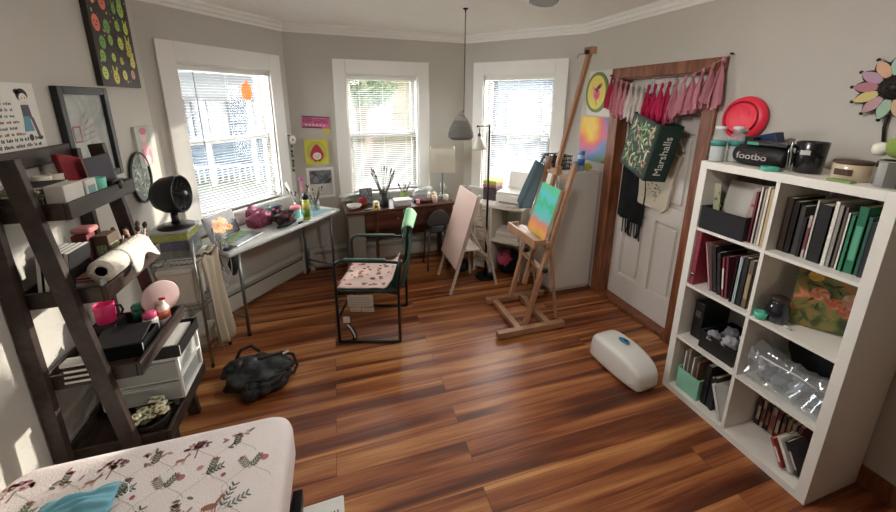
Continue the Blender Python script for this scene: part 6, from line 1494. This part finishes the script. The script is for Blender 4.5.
nn = N('ShaderNodeTexNoise'); nn.inputs['Scale'].default_value = 6; nn.inputs['Detail'].default_value = 1; Lk(tc.outputs['Object'], nn.inputs[0]); ad = N('ShaderNodeMath'); ad.operation = 'MULTIPLY_ADD'; ad.inputs[1].default_value = .22; Lk(nn.outputs['Fac'], ad.inputs[0]); Lk(vv.outputs['Value'], ad.inputs[2])
rp = N('ShaderNodeValToRGB'); e = rp.color_ramp.elements; stp = [(.19, '#e6c55a'), (.255, '#e0914f'), (.31, '#d86a76'), (.36, '#a57aa0'), (.41, '#5f87b4'), (.47, '#7a9464'), (.54, '#4f564a')]
while len(e) < len(stp): e.new(.5)
for el, (p, c) in zip(e, stp): el.position = p; el.color = lin(c) + [1]
Lk(ad.outputs[0], rp.inputs[0]); Lk(rp.outputs[0], bb.inputs['Base Color']); bb.inputs['Roughness'].default_value = .6
obj('canvas', MB(GM, FRT).span((a, -.0215, z0), (b, -.0202, z1)), w)

# tassel garland across the door casing
w = thing('tassel_garland', 'pink white and magenta tissue tassel garland strung across the door top', 'garland', M=FRT @ T(.9, -.05, 1.7))
A = V((RS(2.70), -.042, 1.995)); B = V((RS(1.70), -.042, 2.06))
def gp(t): return A.lerp(B, t) + V((0, -.012 * math.sin(PI * t), -.13 * math.sin(PI * t) ** .9))
obj('string', MB(C('#a9a298', .7), FRT).tube([gp(t / 30) for t in range(31)], .0025, 6), w)
mb = MB(C('#4a3a30', .6), FRT)
for p in (A, B): mb2 = MB(BLKM, FRT).lathe([(.006, 0), (.006, .02)], (0, 0, 0), 8, T(p.x, -.03, p.z) @ RX(PI / 2)); obj('nail', mb2, w)
tc_ = ['#c2244f', '#d98c98', '#dd9aa4', '#d894a0', '#e6dbd4', '#eae2da', '#e4dad2', '#cf1f58', '#c81a54', '#d02460', '#c22052', '#d792a0', '#dc9ca6', '#d48c9a', '#d99aa4', '#c98a92', '#d494a0']
TIS = {c: thin('tissue_' + c.strip('#'), c, .35, .8) for c in set(tc_)}
rnd = random.Random(17); n = len(tc_)
for q, c in enumerate(tc_):
    p = gp((q + .35) / n); L = rnd.uniform(.225, .28) * (1.0 if q > 0 else .95); mb = MB(TIS[c], FRT)
    mb.lathe([(.004, .012), (.011, .0), (.011, -.018), (.006, -.03)], tuple(p), 8)
    for k in range(26):
        t = rnd.uniform(0, 2 * PI); r = rnd.uniform(.010, .046); sway = rnd.uniform(-.022, .022); ln = L * rnd.uniform(.8, 1.05); wd = rnd.uniform(.008, .013); u = V((math.cos(t + 1.57), math.sin(t + 1.57), 0)) * wd
        pts = []
        for j in range(6):
            f = j / 5; rr = r * min(1, f * 1.6) ; c_ = p + V((math.cos(t) * rr + sway * f * f + .004 * math.sin(j * 2 + k), math.sin(t) * rr * .7 - .006 * f - .006, -.02 - ln * f)); pts += [c_ - u * (.5 + .5 * f), c_ + u * (.5 + .5 * f)]
        mb.add(pts, [[2 * j, 2 * j + 1, 2 * j + 3, 2 * j + 2] for j in range(5)], True)
    obj('tassel', mb, w)
# over-door hooks
for q, yy in enumerate((2.37, 2.17)):
    mb = MB(STEEL, FRT); x = RS(yy)
    mb.span((x - .012, .080, 1.82), (x + .012, .084, 1.962)); hk = thing('door_hook', ['steel hook over the door top nearer the window corner', 'steel hook over the door top nearer the bookcase'][q], 'hook', M=FRT @ T(x, .08, 1.85), group='over door hooks'); obj('hook_plate', mb, hk)
    obj('hook_arm', MB(STEEL, FRT).tube([(x, .079, 1.84), (x, .05, 1.815), (x, .03, 1.825), (x, .022, 1.85)], .005, 8), hk)
# dark green shopping bag
GB = C('#16332a', .55)
w = thing('shopping_bag', 'dark green Marshalls shopping bag with leafy print hanging on the door', 'bag', M=FRT @ T(RS(2.2), .0, 1.25))
BGM = FRT @ T(RS(2.16), -.085, 1.462) @ RY(.22) @ RZ(-.28) @ Matrix.Scale(1.08, 4)
hw, hd, hh = .178, .075, .19
mb = MB(GB, BGM); fr = []
def bagp(sx, sy, z): return (sx * hw * (1 - .05 * (z + hh)), sy * hd, z)
co = [bagp(-1, -1, -hh), bagp(1, -1, -hh), bagp(1, 1, -hh), bagp(-1, 1, -hh), bagp(-1, -1, hh), bagp(1, -1, hh), bagp(1, 1, hh), bagp(-1, 1, hh)]
mb.add(co, [[0, 1, 2, 3], [0, 1, 5, 4], [1, 2, 6, 5], [2, 3, 7, 6], [3, 0, 4, 7]]); obj('bag_body', mb, w, solid=.004)
mb = MB(C('#20352a', .5), BGM); mb.span((-hw * .93, -hd - .0032, -hh * .93), (hw * .90, -hd - .0024, hh * .95)); rnd = random.Random(23)
for q in range(150):
    cx, cz = rnd.uniform(-hw * .88, hw * .86), rnd.uniform(-hh * .88, hh * .9); al = rnd.uniform(0, 2 * PI); L = rnd.uniform(.03, .07)
    col = rnd.choice(['#4f7a4a', '#7aa566', '#a9c48c', '#dbe0bc', '#2c5236', '#c9d4a4']) if q % 6 else rnd.choice(['#c9707a', '#d99a9a', '#a84a52'])
    mb.use(C(col, .5)); yy = -hd - .0034 - .00002 * q; d = V((math.cos(al), 0, math.sin(al))); nrm = V((-math.sin(al), 0, math.cos(al))); e_ = L * .62; c = V((max(-hw * .93 + e_, min(hw * .90 - e_, cx)), yy, max(-hh * .93 + e_, min(hh * .95 - e_, cz))))
    mb.add([c - d * L * .6, c + nrm * L * .13, c + d * L * .6, c - nrm * L * .13], [[0, 1, 2, 3]])
obj('leaf_print', mb, w)
mb = MB(GB, BGM); mb.span((hw * .97 - .0, -hd * .96, -hh * .97), (hw * 1.0 + .004, hd * .96, hh * .97)); obj('side_panel', mb, w)
lettering('lettering', 'Marshalls', .072, BGM @ T(hw + .0052, 0, -.015) @ RZ(PI / 2) @ RY(-PI / 2), C('#d9dcd2', .5), w, .0008)
for s in (-1, 1): obj('bag_handle', MB(GB, FRT).tube([(RS(2.20) - .07, -.05 + s * .03, 1.60), (RS(2.18) - .04, -.01 + s * .01, 1.72), (RS(2.17), .032 , 1.818), (RS(2.16) + .045, -.01 + s * .01, 1.72), (RS(2.15) + .06, -.05 + s * .03, 1.60)], .006, 8), w)
# cream tote bag behind it
w = thing('tote_bag', 'cream printed tote bag hanging below the dark green bag on the door', 'bag', M=FRT @ T(RS(2.15), .06, 1.0))
CRM = mat('cream_canvas', '#cfc5b0', .9, var=.06, bump=.3, bscale=200)
TM = FRT @ T(RS(2.20), .068, .965)
mb = MB(CRM, TM); out = [(-.155, .05), (-.13, .005), (.10, -.02), (.14, .02), (.17, .30), (.20, .42), (.15, .44), (-.13, .34), (-.16, .25)]
mb.prism(out, -.016, .012); rnd = random.Random(6)
for q in range(22): mb.use(C(['#5f5a48', '#8a7f6a', '#6f7a4f', '#a98a7a'][q % 4], .8)); mb.disc((rnd.uniform(-.10, .09), -.0168 - .00002 * q, rnd.uniform(.06, .2)), rnd.uniform(.006, .016), rnd.uniform(.003, .007), rot=rnd.uniform(0, PI), seg=9)
obj('bag_body', mb, w)
obj('bag_strap', MB(CRM, FRT).tube([(RS(2.16) + .17, .06, 1.43), (RS(2.14) + .03, .062, 1.62), (RS(2.17) + .0, .038, 1.81), (RS(2.2) - .08, .06, 1.55), (RS(2.2) - .1, .062, 1.36)], .009, 8), w)
# dark scarf
w = thing('fringed_scarf', 'black fringed scarf hanging at the left of the door panel', 'scarf', M=FRT @ T(RS(2.41), .05, .6))
SCF = mat('black_knit', '#121519', .95, var=.15, bump=.5, bscale=150)
sx0, sx1 = RS(2.565), RS(2.275)
def scf(u, v): return (sx0 + .01 + (sx1 - sx0) * u * (.62 + .38 * min(1, v * 1.5)) + .02 * (1 - v), .060 + .012 * math.sin(u * 16 + v) * (.3 + .7 * v), 1.62 - .82 * v - .03 * u * v)
obj('scarf_body', MB(SCF, FRT).grid(scf, 24, 16), w, solid=.012)
mb = MB(SCF, FRT)
for q in range(12): u = .30 + .68 * q / 11; p = V(scf(u, 1)); fr_ = obj('fringe', MB(SCF, FRT).tube([p, p + V((.004 * math.sin(q), 0, -.07)), p + V((.012 * math.sin(q * 2), .004, -.13))], .005, 6), w)
obj('scarf_loop', MB(SCF, FRT).tube([(sx0 + .04, .055, 1.60), (RS(2.39), .045, 1.74), (RS(2.37), .034, 1.822), (RS(2.34), .045, 1.74), (sx0 + .12, .055, 1.60)], .016, 10), w)
# painted metal flower
w = thing('wall_flower', 'metal flower with pastel petals and a dark centre on the right wall', 'ornament', M=FRT @ T(RS(1.0), -.02, 1.83))
cx, cz = RS(.985), 1.845
FD = mat('dark_flower_metal', '#2a211c', .5, metal=.4, var=.2)
PC = ['#c9c47a', '#a9c4a4', '#b9a9b4', '#9fc4b0', '#d0a07c', '#b08aa0', '#b06a78', '#cbb96e', '#b58a90', '#9ab9a0', '#c4a07a', '#b4a2b0', '#a4c0ac']
for q in range(13):
    t = 2 * PI * q / 13 + .2; M = FRT @ T(cx, -.028, cz) @ RY(-t); 
    ol = lambda s: [(.048 + .088 * f, s * .026 * math.sin(PI * (.12 + .88 * f)) ** .8 * (1 if k_ == 0 else -1)) for k_ in (0, 1) for f in ([i / 7 for i in range(8)] if k_ == 0 else [i / 7 for i in range(7, -1, -1)])]
    pt = obj('petal', MB(FD, M).prism(ol(1.18), -.003, .003), w)
    obj('petal_enamel', MB(C(PC[q], .4), M).prism([(.006 + x * .955, z) for x, z in ol(.82)], -.0055, -.0032), pt)
    obj('petal_bead', MB(FD, M).ball((.139, -.002, 0), .0075, 10, 7), pt)
mb = MB(FD, FRT); mb.lathe([(0, .03), (.03, .026), (.046, .012), (.05, 0), (0, 0)], (0, 0, 0), 22, T(cx, -.024, cz) @ RX(PI / 2))
for q in range(3):
    for k in range(6 + 4 * q): t = 2 * PI * k / (6 + 4 * q); r = .014 + .013 * q; mb.ball((cx + r * math.cos(t), -.052 + .008 * q, cz + r * math.sin(t)), .006, 8, 5)
obj('flower_centre', mb, w); obj('flower_stem', MB(FD, FRT).tube([(cx, -.02, cz - .05), (cx - .005, -.012, cz - .17), (cx + .01, -.008, cz - .27)], .006, 8), w)

# ---------------------------------------------------------------- floor things
# white plastic appliance lying on the floor
HM = T(1.765, 1.69, 0) @ RZ(-1.50)
w = thing('air_purifier', 'white rounded plastic appliance with a blue button lying on the floor', 'appliance', M=HM)
WP = mat('glossy_white_plastic', '#e9e8e2', .3, var=.02, coat=.3)
bm = bmesh.new(); sec = [(-.205, .105, .150), (-.17, .130, .185), (0, .135, .195), (.13, .125, .175), (.20, .105, .135), (.222, .08, .095)]
rings = []
for x, hw_, hz in sec:
    ring = []
    for k in range(20):
        t = 2 * PI * k / 20; cs, sn = math.cos(t), math.sin(t); px_ = hw_ * (abs(cs) ** .36) * (1 if cs > 0 else -1); pz = hz / 2 + hz / 2 * (abs(sn) ** .42) * (1 if sn > 0 else -1)
        px_ *= 1 - .16 * (pz / hz)
        ring.append((x, px_, pz + .004))
    rings.append(ring)
mb = MB(WP, HM); co = [p for r in rings for p in r]; n = 20
fa = [[i * n + k, i * n + (k + 1) % n, (i + 1) * n + (k + 1) % n, (i + 1) * n + k] for i in range(len(rings) - 1) for k in range(n)] + [list(range(n))[::-1], [(len(rings) - 1) * n + k for k in range(n)]]
mb.add(co, fa, True); bm.free(); sh = obj('shell', mb, w, sub=2)
obj('seam_line', MB(C('#b9b7b0', .5), HM).tube([(.17, -.118, .05), (.215, -.07, .05), (.226, 0, .05), (.215, .07, .05), (.17, .118, .05)], .002, 6), w)
mb = MB(C('#3f86a8', .3), HM @ T(-.02, .02, .200)); mb.ball((0, 0, 0), (.042, .026, .008), 18, 8); bt = obj('blue_button', mb, w); mb = MB(C('#1d3f5c', .3), HM @ T(-.012, .025, .206)); mb.ball((0, 0, 0), (.022, .014, .004), 14, 6); obj('button_lens', mb, bt)
# camouflage backpack
CAMO = ramp_mat('black_camouflage', [(.34, '#121313'), (.46, '#25282a'), (.54, '#3a3d3c'), (.60, '#17181a'), (.74, '#4a4d4b')], scale=13, dist=2., rough=.6, bump=.5)
w = thing('backpack', 'black and grey camouflage backpack slumped on the floor by the ladder shelf', 'backpack', (-.56, 2.26, 0))
BMx = T(-.575, 2.245, 0) @ RZ(.25) @ Matrix.Scale(.9, 4)
obj('main_body', MB(CAMO, BMx).ball((0, 0, .085), (.205, .17, .098), 34, 20, amp=.55, freq=2.1, sd=3), w, sub=1)
obj('front_pocket', MB(CAMO, BMx).ball((.04, -.10, .07), (.15, .085, .072), 28, 16, amp=.4, freq=2.6, sd=8), w, sub=1)
obj('top_flap', MB(CAMO, BMx).ball((-.10, .08, .12), (.12, .10, .06), 26, 14, amp=.45, freq=2.4, sd=12), w, sub=1)
obj('carry_strap', MB(C('#131416', .6), BMx).tube([(-.06, .02, .175), (.06, .03, .180), (.16, .06, .155), (.235, .06, .11), (.25, .01, .04), (.22, -.03, .02), (.16, -.06, .05)], [.011, .012, .012, .011, .01, .01, .01], 8), w)
obj('carry_strap', MB(C('#131416', .6), BMx).tube([(-.15, .15, .12), (-.10, .19, .19), (-.03, .19, .2), (.02, .15, .16)], .011, 8), w)
obj('zipper', MB(C('#54585a', .4, metal=.5), BMx).tube([(-.09, -.12, .135), (0, -.15, .148), (.09, -.15, .14), (.16, -.12, .12)], .004, 6), w)
obj('white_tag', MB(C('#d9d9d4', .5), BMx @ T(.185, .045, .155) @ RZ(.3)).box((0, 0, 0), (.045, .018, .008), .002), w)
# bed corner with the floral mattress
w = thing('daybed', 'white bed with a pink woodland print sheet in the near left corner', 'bed', (-.72, .5, 0))
bx0, bx1, by0, by1, bz0, bz1 = -1.17, -.25, -.45, 1.405, .32, .515
SHEET = mat('pale_pink_sheet', '#eee4e1', .85, var=.03, bump=.25, bscale=160)
def rrect(x0, x1, y0, y1, r, n=8):
    o = []
    for cx, cy, a0 in ((x1 - r, y1 - r, 0), (x0 + r, y1 - r, PI / 2), (x0 + r, y0 + r, PI), (x1 - r, y0 + r, 1.5 * PI)):
        for k in range(n + 1): t = a0 + k * PI / 2 / n; o.append((cx + r * math.cos(t), cy + r * math.sin(t)))
    return o
mb = MB(SHEET); rings = []
for ins, z in ((.02, bz0), (.004, bz0 + .015), (0, bz0 + .04), (0, bz1 - .045), (.005, bz1 - .02), (.018, bz1 - .006), (.04, bz1)):
    rings.append([(x, y, z) for x, y in rrect(bx0 + ins, bx1 - ins, by0 + ins, by1 - ins, .085 - ins * .5)])
n = len(rings[0]); mb.add([p for r in rings for p in r], [[i * n + k, i * n + (k + 1) % n, (i + 1) * n + (k + 1) % n, (i + 1) * n + k] for i in range(len(rings) - 1) for k in range(n)] + [list(range(n))[::-1], [(len(rings) - 1) * n + k for k in range(n)]], True)
# printed woodland motifs in the sheet itself
rnd = random.Random(41); zp = bz1 + .0006
def blob(cx, cy, rx, ry, col, rot=0., n=9, dz=0.):
    mb.use(C(col, .85)); mb.add([(cx + math.cos(rot) * rx * math.cos(t * 2 * PI / n) - math.sin(rot) * ry * math.sin(t * 2 * PI / n), cy + math.sin(rot) * rx * math.cos(t * 2 * PI / n) + math.cos(rot) * ry * math.sin(t * 2 * PI / n), zp + dz) for t in range(n)], [list(range(n))])
def stroke(pts, w_, col):
    mb.use(C(col, .85))
    for a, b in zip(pts[:-1], pts[1:]):
        a = V((a[0], a[1], zp)); b = V((b[0], b[1], zp)); d = (b - a).normalized(); nn = V((-d.y, d.x, 0)) * w_ / 2
        mb.add([a - nn, b - nn, b + nn, a + nn], [[0, 1, 2, 3]])
def sprig(cx, cy, s, ang, leaf, berry=None):
    stroke([(cx, cy), (cx + math.cos(ang) * s, cy + math.sin(ang) * s)], .0016, leaf)
    for k in range(5):
        f = (k + 1) / 5.5
        for sd in (-1, 1):
            a2 = ang + sd * .8; px_, py = cx + math.cos(ang) * s * f + math.cos(a2) * .010, cy + math.sin(ang) * s * f + math.sin(a2) * .010
            blob(px_, py, .0095, .0032, leaf, a2, 8)
    if berry: blob(cx + math.cos(ang) * s * 1.1, cy + math.sin(ang) * s * 1.1, .007, .007, berry)
def treemotif(cx, cy, s):
    stroke([(cx, cy - s), (cx, cy)], .0045, '#8a6a5c')
    for k in range(46):
        t = rnd.uniform(0, PI); r = s * rnd.random() ** .5; blob(cx + r * math.cos(t) * 1.1, cy + r * math.sin(t) * .85, .0058, .005, ['#cf9ea2', '#c08890', '#d8b0b0', '#b87a84'][k % 4], 0, 7, .0001)
def deer(cx, cy, s, col='#a8735c'):
    blob(cx, cy, .026 * s, .011 * s, col); blob(cx + .024 * s, cy + .016 * s, .006 * s, .015 * s, col, -.5); blob(cx + .034 * s, cy + .028 * s, .010 * s, .006 * s, col, -.3)
    for dx in (-.02, -.012, .012, .02): stroke([(cx + dx * s, cy - .004 * s), (cx + dx * s * 1.15, cy - .03 * s)], .0034 * s, col)
    stroke([(cx + .03 * s, cy + .033 * s), (cx + .026 * s, cy + .05 * s)], .002, col); stroke([(cx + .034 * s, cy + .034 * s), (cx + .04 * s, cy + .05 * s)], .002, col)
def ogee(cx, cy, w_, h_):
    for sx in (-1, 1):
        stroke([(cx + sx * w_ * (.5 + .5 * math.cos(PI * f)) * .5 + sx * w_ * .0, cy + h_ * f) for f in [i / 8 for i in range(9)]], .0016, '#b9a9a2')
for i in range(7):
    for jq in range(9):
        cx = bx0 + .07 + .132 * i + (.066 if jq % 2 else 0); cy = by1 - .10 - .115 * jq
        if cx > bx1 - .06 or cy < .55: continue
        q = (i * 3 + jq * 5) % 6
        ogee(cx, cy - .07, .15, .075)
        if q == 0: treemotif(cx, cy, .04); deer(cx - .045, cy - .035, .62, '#b08472')
        elif q == 1: sprig(cx, cy - .03, .085, 1.2, '#5f6f68'); sprig(cx + .012, cy - .03, .075, .45, '#6f7f76'); deer(cx - .03, cy - .01, .95)
        elif q == 2: sprig(cx, cy - .02, .055, 2.2, '#8a8a74', '#b0606c'); sprig(cx, cy - .02, .05, 1.0, '#7a7f6a', '#c47f86'); blob(cx + .045, cy + .01, .013, .012, '#c07a86')
        elif q in (3, 4):
            for k in range(9): blob(cx + rnd.uniform(-.05, .05), cy + rnd.uniform(-.03, .04), .012, .005, ['#b48a8c', '#c9a29e', '#7d7a68'][k % 3], rnd.uniform(0, PI))
            sprig(cx, cy - .03, .05, 1.57, '#6b6a58', '#a5505e')
        else: sprig(cx - .02, cy, .06, .3, '#5f6a60'); sprig(cx, cy, .05, 1.4, '#77806e', '#b5626e'); blob(cx + .05, cy - .02, .008, .008, '#b5626e'); blob(cx - .035, cy + .03, .011, .01, '#c88f94')
obj('mattress', mb, w)
mb = MB(C('#c98f92', .85))
obj('side_rail', MB(BLKM).span((bx1 - .012, .1, .20), (bx1 + .025, 1.25, .262), .004), w)
obj('bed_base', MB(BLKM).span((bx0 + .03, by0 + .05, .27), (bx1 - .02, by1 - .05, .318), .004), w)
for x in (bx0 + .06, bx1 - .045):
    for y in (by0 + .1, by1 - .12): obj('bed_leg', MB(BLKM).span((x - .018, y - .018, 0), (x + .018, y + .018, .2695), .002), w)
# blue face mask on the bed
w = thing('face_mask', 'crumpled light blue disposable face mask lying on the bed sheet', 'mask', (-.87, 1.17, bz1))
MSK = thin('blue_mask_fabric', '#8fd0e0', .25, .8)
MKM = T(-.87, 1.17, bz1 + .004) @ RZ(.16)
def mkf(u, v): return ((u - .5) * .20, (v - .5) * .11, .004 + .028 * math.sin(PI * u) ** .6 * math.sin(PI * v) ** .7 + .007 * math.sin(v * 26) * math.sin(PI * u) + .016 * noise.noise(V((u * 4, v * 4, 8))))
obj('mask_body', MB(MSK, MKM).grid(mkf, 24, 30), w, solid=.0015)
for s in (-1, 1): obj('ear_loop', MB(C('#dfe3e4', .6), MKM).tube([(s * .098, .05, .006), (s * .125, .03, .005), (s * .135, -.0, .005), (s * .12, -.035, .005), (s * .098, -.05, .006)], .0022, 6), w)
# white lidded box and black case beside the bed
w = thing('white_box', 'low white box with a slotted lid on the floor beside the bed', 'box', (-.165, 1.2, 0)); M = T(-.165, 1.20, 0) @ RZ(.03)
obj('box_body', MB(C('#dcdad3', .5), M).span((-.085, -.14, .0005), (.085, .11, .055), .005), w); obj('box_lid', MB(C('#e6e4dc', .45), M).span((-.092, -.147, .0555), (.092, .117, .08), .005), w)
mb = MB(C('#55544f', .6), M)
for q in range(3): mb.span((.035 + .014 * q, -.10, .0802), (.040 + .014 * q, .06, .0808))
obj('lid_slots', mb, w)
